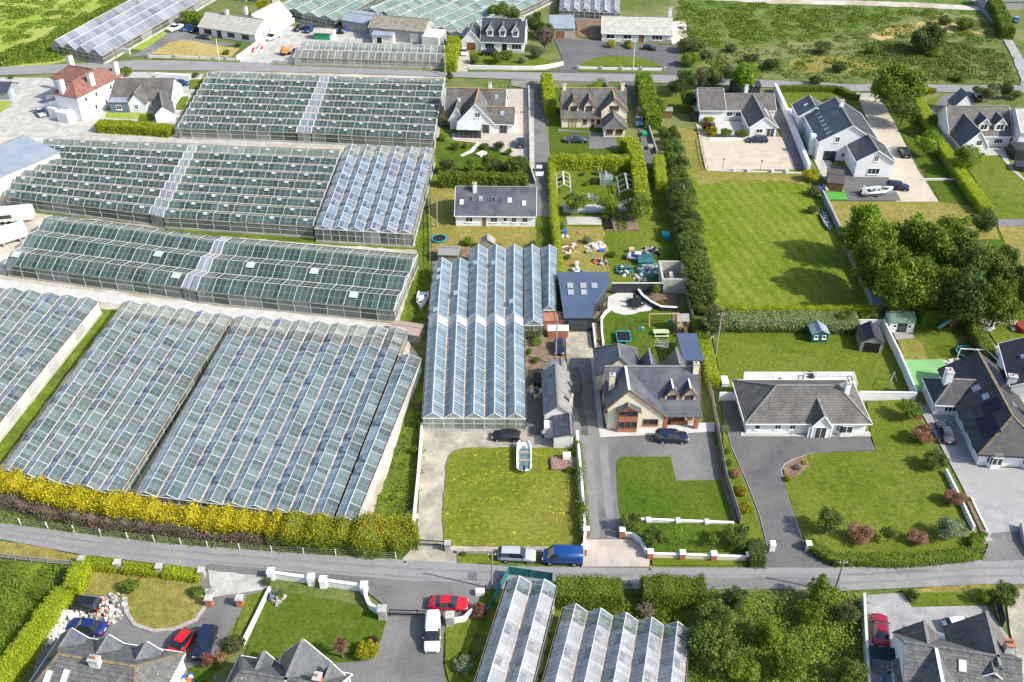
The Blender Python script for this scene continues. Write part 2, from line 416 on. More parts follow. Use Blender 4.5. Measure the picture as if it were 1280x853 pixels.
def hedge(pts, w, h, label, m=LHG, dens=84, leaf=.18, name='hedge', rough=.10, group=None, base=False, cat='hedge', m2=None, hs=None, core=None, kind=None, split=.6):
    """clipped hedge; pts = photo points along the middle of its top (or of its foot if base)"""
    q = [P(x, y, 0 if base else h) for x, y in pts]
    for p in q: p.z = 0
    o0 = q[0].copy(); q = [p-o0 for p in q]
    mb = MB(); cm = 1
    L = [0]
    for a, b in zip(q, q[1:]): L.append(L[-1]+(b-a).length)
    tot = L[-1]
    def at(s):
        for i in range(len(q)-1):
            if s <= L[i+1] or i == len(q)-2:
                k = (s-L[i])/max(1e-6, L[i+1]-L[i]); d = (q[i+1]-q[i]).normalized()
                return q[i].lerp(q[i+1], k), d, Vector((-d.y, d.x, 0))
    nn = max(3, int(tot/1.1)); prof = [1+RN.uniform(-rough, rough)*1.1 for _ in range(nn+2)]; wp = [1+RN.uniform(-rough, rough)*1.5 for _ in range(nn+2)]
    def pr(arr, s):
        f = max(0, min(nn, s/tot*nn)); i = int(f); return arr[i]*(1-(f-i))+arr[i+1]*(f-i)
    rings = []
    for i in range(nn+1):
        s = tot*i/nn; c, d, sd = at(s); ww = w*pr(wp, s)*.5-.1; hh = h*pr(prof, s)-.12
        rings.append([(c-sd*ww*.95), (c+sd*ww*.95), (c+sd*ww*.9+Vector((0, 0, hh))), (c-sd*ww*.9+Vector((0, 0, hh)))])
    mb.loft(rings, 1)
    n = int(dens*(2*h+w)*tot)+int(dens*2*w*h)
    for _ in range(n):
        s = RN.uniform(0, tot); c, d, sd = at(s); ww = w*pr(wp, s)*.5; hh = h*pr(prof, s)
        t = RN.uniform(0, 2*h+w+.6*w)
        if t < h: p = c-sd*ww+Vector((0, 0, t*hh/h)); nr = -sd+Vector((0, 0, .4))
        elif t < h+w: p = c+sd*(t-h-w/2)*2*ww/w+Vector((0, 0, hh)); nr = Vector((0, 0, 1))
        elif t < 2*h+w: p = c+sd*ww+Vector((0, 0, (t-h-w)*hh/h)); nr = sd+Vector((0, 0, .4))
        else:
            e = RN.random() < .5; c, d, sd = at(0 if e else tot)
            p = c+sd*RN.uniform(-ww, ww)+Vector((0, 0, RN.uniform(0, hh)))-d*(.05 if e else -.05); nr = -d if e else d
        j = .05+rough*.9
        p = p+Vector((RN.gauss(0, j), RN.gauss(0, j), RN.gauss(0, j)*.8))
        leafq(mb, p, leaf, nr, 2 if m2 and p.z < h*split*RN.uniform(.6, 1.35) else 0)
    ms = [m, core or m, m2 or m]
    o = mb.build(name, ms); o.location = o0
    return tag(o, label, cat, group, kind)

_TM = {}
def crown(kind, R, Hc, n, leaf, seed, lobes=9, squash=.8):
    """crown as leaf clumps over several lobes, gaps between them"""
    key = ('c', kind, seed)
    if key in _TM: return _TM[key]
    rs = RN.getstate(); RN.seed(seed)
    mb = MB(); C = []
    if kind == 'cone':
        for _ in range(n):
            t = RN.random()**1.5; a = RN.uniform(0, 6.283); rr = R*(1-t)*(.75+.25*math.sin(a*5+t*20))*RN.uniform(.75, 1.05)
            leafq(mb, (rr*math.cos(a), rr*math.sin(a), Hc*2*t), leaf, (math.cos(a), math.sin(a), .5))
    else:
        C.append((Vector((0, 0, Hc)), R*.7))
        for i in range(lobes):
            d = sph(); d.z = d.z*.9+.12
            C.append((Vector((d.x*R*.62, d.y*R*.62, Hc+d.z*Hc*.55*squash)), R*RN.uniform(.36, .54)))
        for i in range(lobes*3):
            c, r = C[RN.randrange(1, lobes+1)]; d = sph(); C.append((c+Vector((d.x, d.y, abs(d.z)*squash))*r*.95, R*RN.uniform(.11, .2)))
        tot = sum(r*r for c, r in C)
        for c, r in C:
            a0 = RN.uniform(-.2, .2)
            for _ in range(int(n*r*r/tot)):
                d = sph()
                if d.z < -.6 and RN.random() < .6: continue
                rr = r*(RN.random()**.35)*RN.uniform(.85, 1.12)
                p = c+Vector((d.x*rr, d.y*rr, d.z*rr*squash))
                leafq(mb, p, leaf, d, 0, min(1, max(0, RN.gauss(.5+a0*2, .25))))
    RN.setstate(rs)
    me = mb.mesh('crown', [LG]); _TM[key] = me
    return me

def trunkmesh(h, r, seed, R):
    key = ('t', seed)
    if key in _TM: return _TM[key]
    rs = RN.getstate(); RN.seed(seed+77); mb = MB()
    mb.tube((0, 0, 0), (RN.uniform(-.1, .1)*r*4, 0, h*.55), r, r*.65, 7)
    for i in range(5):
        a = i*1.26+RN.uniform(-.3, .3); z = h*RN.uniform(.35, .55)
        mb.tube((0, 0, z), (math.cos(a)*R*.55, math.sin(a)*R*.55, h*RN.uniform(.75, .95)), r*.5, r*.12, 5)
    RN.setstate(rs); me = mb.mesh('trunk', [BARK]); _TM[key] = me
    return me

TK = {  # kind: radius, crown centre height, leaves, leaf size, lobes, squash, trunk radius
    'big': (4.3, 4.3, 17000, .36, 18, .95, .28), 'mid': (2.3, 2.7, 6500, .23, 12, .95, .12), 'small': (1.25, 2.1, 2400, .17, 8, .95, .06),
    'bush': (1.2, .8, 2600, .16, 9, .8, .05), 'big_bush': (2.2, 1.35, 5500, .22, 12, .8, .09), 'cone': (1.2, 1.9, 1100, .26, 0, 1, .08), 'thin': (.8, 1.9, 170, .22, 6, 1, .05)}
_seedc = [0]
def tree(cx, cy, rpx, label, kind='mid', m=LG, name=None, cat=None, group=None, sz=1.0, foot=False):
    """tree whose crown centre is seen at cx, cy with radius rpx photo pixels"""
    R, Hc, n, leaf, lobes, sq, tr = TK[kind]
    s0 = math.cos(PITCH)*(cy+450)/CAM_H
    k = rpx/s0/R
    zc = 0 if foot else (Hc*sz if kind != 'cone' else Hc*.8*sz)*k
    c = P(cx, cy, zc); c.z = 0
    _seedc[0] += 1; v = _seedc[0] % 4
    bush = kind in ('bush', 'big_bush')
    nm = name or ('shrub' if bush else 'tree')
    root = thing(nm, label, cat or ('shrub' if bush else 'tree'), c, RN.uniform(0, 6.28), group)
    root.scale = (k, k, k*sz)
    me = crown(kind, R, Hc, n, leaf, {'big': 10, 'mid': 20, 'small': 30, 'bush': 40, 'big_bush': 50, 'cone': 60, 'thin': 70}[kind]+v, lobes, sq)
    o = bpy.data.objects.new('crown' if not bush else 'foliage', me); COL.objects.link(o); o.parent = root
    if m is not LG: o.material_slots[0].link = 'OBJECT'; o.material_slots[0].material = m
    t = bpy.data.objects.new('trunk' if not bush else 'stem', trunkmesh(Hc*1.25, tr, hash(kind) % 1 + {'big': 10, 'mid': 20, 'small': 30, 'bush': 40, 'big_bush': 50, 'cone': 60, 'thin': 70}[kind]+v, R*.8)); COL.objects.link(t); t.parent = root
    return root
# ------------------------------------------------------------------ buildings
class House:
    def __init__(s, A, B, label, cat='house', name='house', group=None, rot=None):
        a, b = P(*A), P(*B)
        d = b-a; s.W = d.length
        s.rz = math.atan2(d.y, d.x) if rot is None else rad(rot)
        s.root = thing(name, label, cat, a, s.rz, group); s.o = a
    def L(s, px, py, z=0):
        p = P(px, py, z)-s.o; c, n = math.cos(s.rz), math.sin(s.rz)
        return (p.x*c+p.y*n, -p.x*n+p.y*c)
    def box(s, x0, y0, z0, x1, y1, z1, m, name):
        mb = MB(); mb.box(x0, y0, z0, x1, y1, z1); return mb.build(name, m, s.root)
    def blk(s, x0, y0, x1, y1, hw, hr, ax='x', rp=.5, hip=(0, 0), ov=.35, hw2=None, wall=WHITE, roof=SLATE, trim=WTRIM, ridge=GRIDGE, z0=0, verge=.18, names=('wall', 'roof')):
        a0, a1, b0, b1 = (x0, x1, y0, y1) if ax == 'x' else (y0, y1, x0, x1)
        M = (lambda a, b, z: (a, b, z)) if ax == 'x' else (lambda a, b, z: (b, a, z))
        h2 = hw if hw2 is None else hw2
        rb = b0+(b1-b0)*rp; k0 = (hr-hw)/(rb-b0); k1 = (hr-h2)/(b1-rb)
        w = MB(); e = .07
        def bz(b): return (hw+k0*(b-b0) if b <= rb else h2+k1*(b1-b))-e
        w.poly([M(a0, b0, z0), M(a1, b0, z0), M(a1, b0, hw-e), M(a0, b0, hw-e)]); w.poly([M(a0, b1, z0), M(a1, b1, z0), M(a1, b1, h2-e), M(a0, b1, h2-e)])
        for a, hp in ((a0, hip[0]), (a1, hip[1])):
            if hp: w.poly([M(a, b0, z0), M(a, b1, z0), M(a, b1, h2-e), M(a, b0, hw-e)])
            else: w.poly([M(a, b0, z0), M(a, b1, z0), M(a, b1, h2-e), M(a, rb, hr-e), M(a, b0, hw-e)])
        w.build(names[0], wall, s.root)
        zl0, zl1 = hw-k0*ov, h2-k1*ov; t = .14
        e0, e1 = a0-(ov if hip[0] else verge), a1+(ov if hip[1] else verge)
        r0, r1 = (a0+hip[0] if hip[0] else e0), (a1-hip[1] if hip[1] else e1)
        r = MB()
        def slab(p): r.hexa([(x, y, z-t) for x, y, z in p], p)
        slab([M(e0, b0-ov, zl0), M(e1, b0-ov, zl0), M(r1, rb, hr), M(r0, rb, hr)])
        slab([M(e1, b1+ov, zl1), M(e0, b1+ov, zl1), M(r0, rb, hr), M(r1, rb, hr)])
        if hip[0]: slab([M(e0, b1+ov, zl1), M(e0, b0-ov, zl0), M(r0, rb, hr)])
        if hip[1]: slab([M(e1, b0-ov, zl0), M(e1, b1+ov, zl1), M(r1, rb, hr)])
        r.build(names[1], roof, s.root)
        g = MB(); g.bar(M(r0, rb, hr+.03), M(r1, rb, hr+.03), .32, .12)
        for hp, ee, rr in ((hip[0], e0, r0), (hip[1], e1, r1)):
            if hp:
                g.bar(M(ee, b0-ov, zl0+.03), M(rr, rb, hr+.03), .26, .1); g.bar(M(ee, b1+ov, zl1+.03), M(rr, rb, hr+.03), .26, .1)
        g.build('ridge_tiles', ridge, s.root)
        if trim:
            f = MB()
            for bb, zz in ((b0-ov-.04, zl0-.09), (b1+ov+.04, zl1-.09)): f.bar(M(e0, bb, zz), M(e1, bb, zz), .1, .16)
            for hp, ee, sg in ((hip[0], e0, -1), (hip[1], e1, 1)):
                if hp: f.bar(M(ee+sg*.04, b0-ov, zl0-.09), M(ee+sg*.04, b1+ov, zl1-.09), .1, .16)
                else:
                    f.bar(M(ee+sg*.03, b0-ov, zl0-.06), M(ee+sg*.03, rb, hr-.06), .07, .2); f.bar(M(ee+sg*.03, b1+ov, zl1-.06), M(ee+sg*.03, rb, hr-.06), .07, .2)
            f.build('fascia', trim, s.root)
        ln = {'x': ('S', 'N'), 'y': ('W', 'E')}[ax]
        n0 = Vector(M(0, -k0, 1)).normalized(); n1 = Vector(M(0, k1, 1)).normalized()
        return {ln[0]: (Vector(M(a0, b0, hw)), n0), ln[1]: (Vector(M(a0, b1, h2)), n1)}
    def zon(s, b, side, x, y):
        p, n = b[side]; return p.z-((x-p.x)*n.x+(y-p.y)*n.y)/n.z
    def onroof(s, b, side, x, y, w, l, name='skylight', frame=GRIDGE, pane=SKYP, nx=1, ny=1, t=.12, par=None):
        """roof window or panel; w along the eaves, l up the slope; centre x, y in plan"""
        p, n = b[side]; c = Vector((x, y, s.zon(b, side, x, y)))
        across = Vector((0, 0, 1)).cross(n).normalized(); up = n.cross(across)
        mb = MB()
        def q(u, v, h): return c+across*u+up*v+n*h
        mb.hexa([q(-w/2, -l/2, 0), q(w/2, -l/2, 0), q(w/2, l/2, 0), q(-w/2, l/2, 0)], [q(-w/2, -l/2, t), q(w/2, -l/2, t), q(w/2, l/2, t), q(-w/2, l/2, t)])
        o = mb.build(name, frame, par or s.root)
        mb = MB(); g = .09 if nx*ny == 1 else .03
        for i in range(nx):
            for j in range(ny):
                u0, u1 = -w/2+w*i/nx+g, -w/2+w*(i+1)/nx-g; v0, v1 = -l/2+l*j/ny+g, -l/2+l*(j+1)/ny-g
                mb.poly([q(u0, v0, t+.012), q(u1, v0, t+.012), q(u1, v1, t+.012), q(u0, v1, t+.012)])
        mb.build('pane' if name == 'skylight' else 'cells', pane, o)
        return o
    def opening(s, face, pos, at, z, w, h, kind='window', frame=WTRIM, pane=PANE, bars=1, par=None, one=False, trans=0):
        """window or door on a wall plane; face N/S/E/W, pos = plane, at = centre along it"""
        sg = {'S': -1, 'W': -1, 'N': 1, 'E': 1}[face]; alongx = face in 'SN'
        def q(u, v, d): return (at+u, pos+sg*d, z+v) if alongx else (pos+sg*d, at+u, z+v)
        fw = .085 if kind == 'window' else .1
        mb = MB()
        def bx(u0, u1, v0, v1, d0, d1, mi=0):
            mb.hexa([q(u0, v0, d0), q(u1, v0, d0), q(u1, v1, d0), q(u0, v1, d0)], [q(u0, v0, d1), q(u1, v0, d1), q(u1, v1, d1), q(u0, v1, d1)], mi)
        bx(-w/2, w/2, h-fw, h, -.05, .06); bx(-w/2, -w/2+fw, 0, h-fw, -.05, .06); bx(w/2-fw, w/2, 0, h-fw, -.05, .06)
        if kind == 'window': bx(-w/2-.08, w/2+.08, -.1, 0, -.05, .14)
        if kind == 'window': bx(-w/2+fw, w/2-fw, 0, fw, -.05, .06)
        for i in range(1, bars+1):
            u = -w/2+w*i/(bars+1); bx(u-.03, u+.03, fw, h-fw, -.02, .05)
        if trans: bx(-w/2+fw, w/2-fw, h*trans, h*trans+.06, -.02, .05)
        if one:
            bx(-w/2+fw, w/2-fw, fw, h-fw, -.04, .015, 1); return mb.build(kind, [frame, pane], par or s.root)
        o = mb.build(kind, frame, par or s.root)
        mb = MB(); bx(-w/2+fw, w/2-fw, 0 if kind != 'window' else fw, h-fw, -.04, .015)
        mb.build({'window': 'pane', 'door': 'door_leaf', 'garage_door': 'door_panel'}.get(kind, 'pane'), pane, o)
        return o
    def wins(s, face, pos, lst, frame=WTRIM, pane=PANE):
        for a in lst: s.opening(face, pos, a[0], a[1], a[2], a[3], 'window', frame, pane, a[4] if len(a) > 4 else 1)
    def door(s, face, pos, at, w=1.0, h=2.1, leaf=BROWNW, frame=WTRIM, kind='door', z=.05, bars=0):
        return s.opening(face, pos, at, z, w, h, kind, frame, leaf, bars)
    def chimney(s, x, y, z0, z1, w=.75, d=.6, m=WHITE, pots=2, cap=CONC):
        mb = MB(); mb.box(x-w/2, y-d/2, z0, x+w/2, y+d/2, z1-.12); o = mb.build('chimney', m, s.root)
        mb = MB(); mb.box(x-w/2-.07, y-d/2-.07, z1-.12, x+w/2+.07, y+d/2+.07, z1); mb.build('chimney_cap', cap, o)
        for i in range(pots):
            u = x+(i-(pots-1)/2)*.32; mb = MB(); mb.tube((u, y, z1), (u, y, z1+.38), .12, .1, 8); mb.build('chimney_pot', BRICK if m is not BRICK else TERRA, o)
    def dormer(s, cx, yf, w, zb, hw, hr, ybk, face='S', wall=WHITE, roof=SLATE, trim=WTRIM, frame=WTRIM, win=True, ridge=GRIDGE, ww=None, wh=None):
        sg = 1 if face == 'S' else -1
        def q(u, v, z): return (cx+u, yf+sg*v, z)
        D = abs(ybk-yf); hx = w/2
        mb = MB(); mb.poly([q(-hx, 0, zb), q(hx, 0, zb), q(hx, 0, hw), q(0, 0, hr-.08), q(-hx, 0, hw)])
        for u in (-hx, hx): mb.poly([q(u, 0, zb), q(u, D, zb), q(u, D, hw), q(u, 0, hw)])
        o = mb.build('dormer', wall, s.root)
        r = MB(); k = (hr-hw)/hx; ov = .22; t = .1
        for e in (-1, 1):
            p = [q(e*(hx+ov), -ov, hw-k*ov), q(e*(hx+ov), D, hw-k*ov), q(0, D, hr), q(0, -ov, hr)]
            r.hexa([(a, b, c-t) for a, b, c in p], p)
        r.build('dormer_roof', roof, o)
        g = MB()
        if trim:
            for e in (-1, 1): g.bar(q(e*(hx+ov), -ov-.03, hw-k*ov-.06), q(0, -ov-.03, hr-.06), .06, .17)
            g.build('bargeboard', trim, o)
        g = MB(); g.bar(q(0, -ov, hr+.02), q(0, D, hr+.02), .2, .08); g.build('dormer_ridge', ridge, o)
        if win:
            W_ = ww or w*.68; h_ = wh or (hw-zb)*.8
            s.opening(face, yf, cx, zb+(hw-zb)*.12, W_, h_, 'window', frame, PANE, 1, par=o, one=True)
        return o
    def bay(s, x, y, w, d, z0, z1, wall=WHITE, roof=SLATE, face='S'):
        sg = -1 if face == 'S' else 1
        pts = [(x-w/2, y), (x-w/2+d*.6, y+sg*d), (x+w/2-d*.6, y+sg*d), (x+w/2, y)]
        mb = MB(); mb.hexa([(a, b, 0) for a, b in pts], [(a, b, z0) for a, b in pts]); o = mb.build('bay', wall, s.root)
        mb = MB(); mb.hexa([(a, b, z0) for a, b in pts], [(a, b, z1) for a, b in pts]); mb.build('bay_window', PANE, o)
        f = MB()
        for (a, b), (c, e) in zip(pts, pts[1:]):
            n = 2
            for i in range(n+1):
                u, v = a+(c-a)*i/n, b+(e-b)*i/n; f.box(u-.05, v-.05, z0, u+.05, v+.05, z1)
            f.bar((a, b, z0+.04), (c, e, z0+.04), .14, .09); f.bar((a, b, z1-.05), (c, e, z1-.05), .14, .1)
        f.build('window_frame', WTRIM, o)
        mb = MB(); mb.hexa([(a, b-0*.1, z1) for a, b in pts], [(x-w/2+.1, y, z1+.45), (x-w/2+d*.6+.1, y+sg*.15, z1+.45), (x+w/2-d*.6-.1, y+sg*.15, z1+.45), (x+w/2-.1, y, z1+.45)]); mb.build('bay_roof', roof, o)

def shed(c, rz, w, d, h, hr, label, wm, rm, name='garden_shed', cat='shed', ax='x', door=None, windows=0, doorw=.9, openf=False, leafm=None, z=0.0, group=None):
    """small gabled building; front at local -y"""
    h_ = House(c, (c[0]+10, c[1]), label, cat, name, group, rot=rz)
    h_.o.z = z; h_.root.location.z = z
    h_.blk(-w/2, -d/2, w/2, d/2, h, hr, ax=ax, wall=wm, roof=rm, trim=None, ov=.18, ridge=rm, verge=.12)
    if door is not None: h_.door('S', -d/2, door, doorw, min(1.95, h-.15), leaf=leafm or wm, frame=leafm or WTRIM)
    for i in range(windows):
        h_.opening('S', -d/2, -w/2+w*(i+.5)/windows if door is None else (-1 if i == 0 else 1)*w*.3, h*.45, .6, .7, 'window', WTRIM, PANE, 0)
    return h_

# ------------------------------------------------------------------ glasshouses
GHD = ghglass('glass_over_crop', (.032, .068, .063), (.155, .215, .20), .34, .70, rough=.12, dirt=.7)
GHB = ghglass('glass_sky_tint', (.10, .135, .20), (.34, .40, .48), .55, .9, rough=.09)  # blue of the reflected sky is put into this pane colour
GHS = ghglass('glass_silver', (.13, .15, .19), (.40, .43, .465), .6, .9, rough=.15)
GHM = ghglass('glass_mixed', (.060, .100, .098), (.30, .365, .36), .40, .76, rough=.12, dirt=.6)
GHL = ghglass('glass_sky_reflection_tint', (.12, .18, .24), (.40, .49, .56), .45, .85, rough=.08, dirt=.5)  # left slopes: sky reflection painted in as a paler blue
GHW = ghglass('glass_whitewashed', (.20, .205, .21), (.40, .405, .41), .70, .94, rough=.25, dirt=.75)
GHX = ghglass('glass_whitewashed_skylit_tint', (.24, .245, .255), (.46, .465, .475), .62, .94, rough=.25, dirt=.75)  # whitewash painted paler for the skylight on slopes turned from the sun
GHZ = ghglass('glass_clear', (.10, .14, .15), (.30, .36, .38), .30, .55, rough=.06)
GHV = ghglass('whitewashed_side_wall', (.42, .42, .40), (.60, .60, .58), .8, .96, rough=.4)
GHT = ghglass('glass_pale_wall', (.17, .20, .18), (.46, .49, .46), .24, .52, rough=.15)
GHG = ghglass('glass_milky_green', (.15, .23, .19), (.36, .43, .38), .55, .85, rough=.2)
GHC = ghglass('glass_striped_sky_blue', (.030, .085, .125), (.27, .37, .46), .55, .92, rough=.08, dirt=.6)  # these panes carry the reflected sky as a painted blue
GHK = ghglass('glass_striped_sky_tint', (.035, .10, .13), (.32, .42, .50), .55, .92, rough=.08, dirt=.6)  # left-slope copy, its sky tint painted a little paler
PBAR = mat('pinkish_ridge_bar', (.36, .35, .34), (.52, .49, .47), s=1.2, rough=.7)
GBARF = mat('thin_glazing_bar', (.27, .29, .29), (.38, .40, .40), s=1.5, rough=.6)
CROP = leafmat('crop_leaves', (.016, .050, .014), (.075, .15, .035))

def greenhouse(label, q, n, ax, he=2.5, rise=.85, bays=12, glass=GHD, walls=GHT, gut=OBAR, vents=0, crop=.8, kind='checker', plinth=.5, sub=3, ridgew=.1, far_white=0, name='greenhouse', floor=None, group='glasshouses of the nursery', barw=.07, ventm=None, croph=1.7, finew=.03, ventopen=.35, skylit=None, ridgem=None, farm=None):
    """multi-span glasshouse; q = near-left, near-right, far-right, far-left roof corners in the photo (at eaves height)"""
    c = [P(x, y, he) for x, y in q]
    for p in c: p.z = 0
    o0 = c[0].copy(); c = [p-o0 for p in c]
    root = thing(name, label, 'greenhouse', o0, 0, group)
    def B(u, v): return (c[0]*(1-u)+c[1]*u)*(1-v)+(c[3]*(1-u)+c[2]*u)*v
    # s across the spans, t along the ridges
    if ax == 'y': S = lambda s, t, z: B(s, t)+Vector((0, 0, z))
    else: S = lambda s, t, z: B(t, s)+Vector((0, 0, z))
    Z = lambda z: Vector((0, 0, z))
    for i in range(n):
        roof, bars, fine = MB(), MB(), MB()
        s0, s1 = i/n, (i+1)/n; sm = (s0+s1)/2
        for sa, side in ((s0, 0), (s1, 1)):
            for j in range(bays):
                rj = RN.random()
                for k in range(sub):
                    t0, t1 = (j+k/sub)/bays, (j+(k+1)/sub)/bays
                    rv = rj*.32+RN.random()*.5+.09
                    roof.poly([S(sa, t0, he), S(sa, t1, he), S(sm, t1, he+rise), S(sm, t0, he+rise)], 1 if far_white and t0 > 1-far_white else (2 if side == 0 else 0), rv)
            for j in range(bays+1):
                t = j/bays; bars.bar(S(sa, t, he+.03), S(sm, t, he+rise+.03), barw, .06)
            bars.bar(S(sa, 0, he+.03), S(sa, 1, he+.03), .05, .05); bars.bar(S(sm, 0, he+rise+.03), S(sm, 1, he+rise+.03), .05, .05)
            fine.bar(S((sa+sm)/2, 0, he+rise/2+.02), S((sa+sm)/2, 1, he+rise/2+.02), .03, .03)
            for j in range(bays*sub):
                if j % sub: fine.bar(S(sa, j/bays/sub, he+.02), S(sm, j/bays/sub, he+rise+.02), finew, .04)
        r = MB(); r.bar(S(sm, 0, he+rise+.05), S(sm, 1, he+rise+.05), ridgew, .1); rs_ = roof.build('roof_span', [glass, farm or GHT, skylit or glass], root); r.build('ridge_bar', ridgem or LBAR, rs_)  # left slopes may get a glass with skylight put into its colour
        bars.build('glazing_frame', LBAR, rs_); fine.build('glazing_bars', GBARF, rs_)
    for i in range(n+1):
        g = MB(); g.bar(S(i/n, 0, he), S(i/n, 1, he), .2, .14); g.build('gutter', gut, root)
    wl, wb, pl = MB(), MB(), MB()
    def side(pa, pb, m, gable=None):
        for j in range(m):
            a, b = pa.lerp(pb, j/m), pa.lerp(pb, (j+1)/m)
            wl.poly([a+Z(plinth), b+Z(plinth), b+Z(he), a+Z(he)])
            wb.bar(a+Z(plinth), a+Z(he), .07, .07)
        wb.bar(pb+Z(plinth), pb+Z(he), .07, .07)
        wb.bar(pa+Z(he*.62), pb+Z(he*.62), .05, .05); wb.bar(pa+Z(he), pb+Z(he), .14, .14)
        d = (pb-pa).normalized(); s = Vector((-d.y, d.x, 0))*.09
        pl.hexa([pa-s, pb-s, pb+s, pa+s], [pa-s+Z(plinth), pb-s+Z(plinth), pb+s+Z(plinth), pa+s+Z(plinth)])
    for t in (0, 1):
        side(S(0, t, 0), S(1, t, 0), n*2)
        for i in range(n):
            wl.poly([S(i/n, t, he), S((i+1)/n, t, he), S((i+.5)/n, t, he+rise)], 0, .8)
            for e in (i, i+1): wb.bar(S(e/n, t, he), S((i+.5)/n, t, he+rise), .09, .09)
    for s_ in (0, 1): side(S(s_, 0, 0), S(s_, 1, 0), bays)
    wl.build('glass_wall', walls, root); wb.build('wall_frame', LBAR, root); pl.build('plinth', CONC, root)
    # roof vents standing open
    if vents:
        cand = []
        for i in range(n):
            for j in range(bays):
                if kind == 'checker' and (j+i) % 2 == 0: cand.append((i, j, 0 if ax == 'x' else 1))
                elif kind == 'alt':
                    cand.append((i, j, (j+i) % 2))
                elif kind == 'rnd' and RN.random() < .3: cand.append((i, j, 0))
        RN.shuffle(cand); cand = cand[:min(vents, 98)]
        for i, j, sd in cand:
            sm = (i+.5)/n; sa = i/n if sd == 0 else (i+1)/n
            t0, t1 = ((j+.38)/bays, (j+.62)/bays) if kind == 'checker' else ((j+.2)/bays, (j+.72)/bays); fr = .5
            sl = sm+(sa-sm)*fr; zl = he+rise*(1-fr)
            a, b, cc, d = S(sm, t0, he+rise+.08), S(sm, t1, he+rise+.08), S(sl, t1, zl+ventopen), S(sl, t0, zl+ventopen)
            mb = MB(); mb.hexa([p-Z(.04) for p in (a, b, cc, d)], [a, b, cc, d])
            mb.build('roof_vent', ventm or VENTG, root)
            mb2 = MB()
    # the crop stands inside: soft rows of leaves
    if crop:
        mb = MB(); rows = max(3, int(n*2.4))
        for r in range(rows):
            s_ = (r+.5)/rows
            if RN.random() > crop: continue
            pa, pb = S(s_, .03, 0), S(s_, .97, 0); Ln = (pb-pa).length; w = (S(1, .5, 0)-S(0, .5, 0)).length/rows*.62
            d = (pb-pa).normalized(); sd = Vector((-d.y, d.x, 0)); m = max(2, int(Ln/1.6))
            rings = []
            for i in range(m+1):
                p = pa.lerp(pb, i/m); h = croph*RN.uniform(.8, 1.1); ww = w*RN.uniform(.4, .55)
                rings.append([p-sd*ww, p-sd*ww*.8+Z(h), p+sd*ww*.8+Z(h), p+sd*ww])
            mb.loft(rings, 0)
            for _ in range(int(Ln*w*2.2)):
                p = pa.lerp(pb, RN.random())+sd*RN.uniform(-.55, .55)*w; leafq(mb, p+Z(croph*RN.uniform(.85, 1.15)), .4, (0, 0, 1))
        cr = mb.build('greenhouse_crop', CROP); cr.location = o0
        tag(cr, 'rows of green crop inside '+label.replace('greenhouse', 'glasshouse'), 'crop', None, 'stuff')
    fl = MB(); fl.poly([S(0, 0, .012), S(1, 0, .012), S(1, 1, .012), S(0, 1, .012)] if ax == 'y' else [S(0, 0, .012), S(0, 1, .012), S(1, 1, .012), S(1, 0, .012)])
    f = fl.build('ground', floor or SOIL); f.location = o0+Vector((0, 0, .2)); f['kind'] = 'structure'
    return root
VENTW = mat('open_vent_grey', (.13, .135, .14), (.22, .225, .23), s=2, rough=.2)
VENTG = mat('open_vent_glass', (.34, .39, .385), (.48, .52, .515), s=1, rough=.2, spec=.6)
VENTB = mat('open_vent_glass_blue', (.07, .09, .12), (.16, .19, .24), s=2, rough=.1, spec=.8)

# ------------------------------------------------------------------ vehicles
CGLASS = mat('car_glass', (.010, .013, .016), (.02, .025, .03), s=1, rough=.05, spec=.9)
HEADL = mat('headlamp', (.55, .57, .60), (.7, .7, .72), s=4, rough=.1, spec=.8)
TAILL = mat('tail_lamp', (.35, .012, .01), (.45, .02, .015), s=4, rough=.15)
RIM = mat('alloy_rim', (.32, .33, .34), (.42, .43, .44), s=4, rough=.35, metal=.6)
PLATE = mat('number_plate', (.66, .66, .62), (.7, .7, .66), s=9, rough=.5)
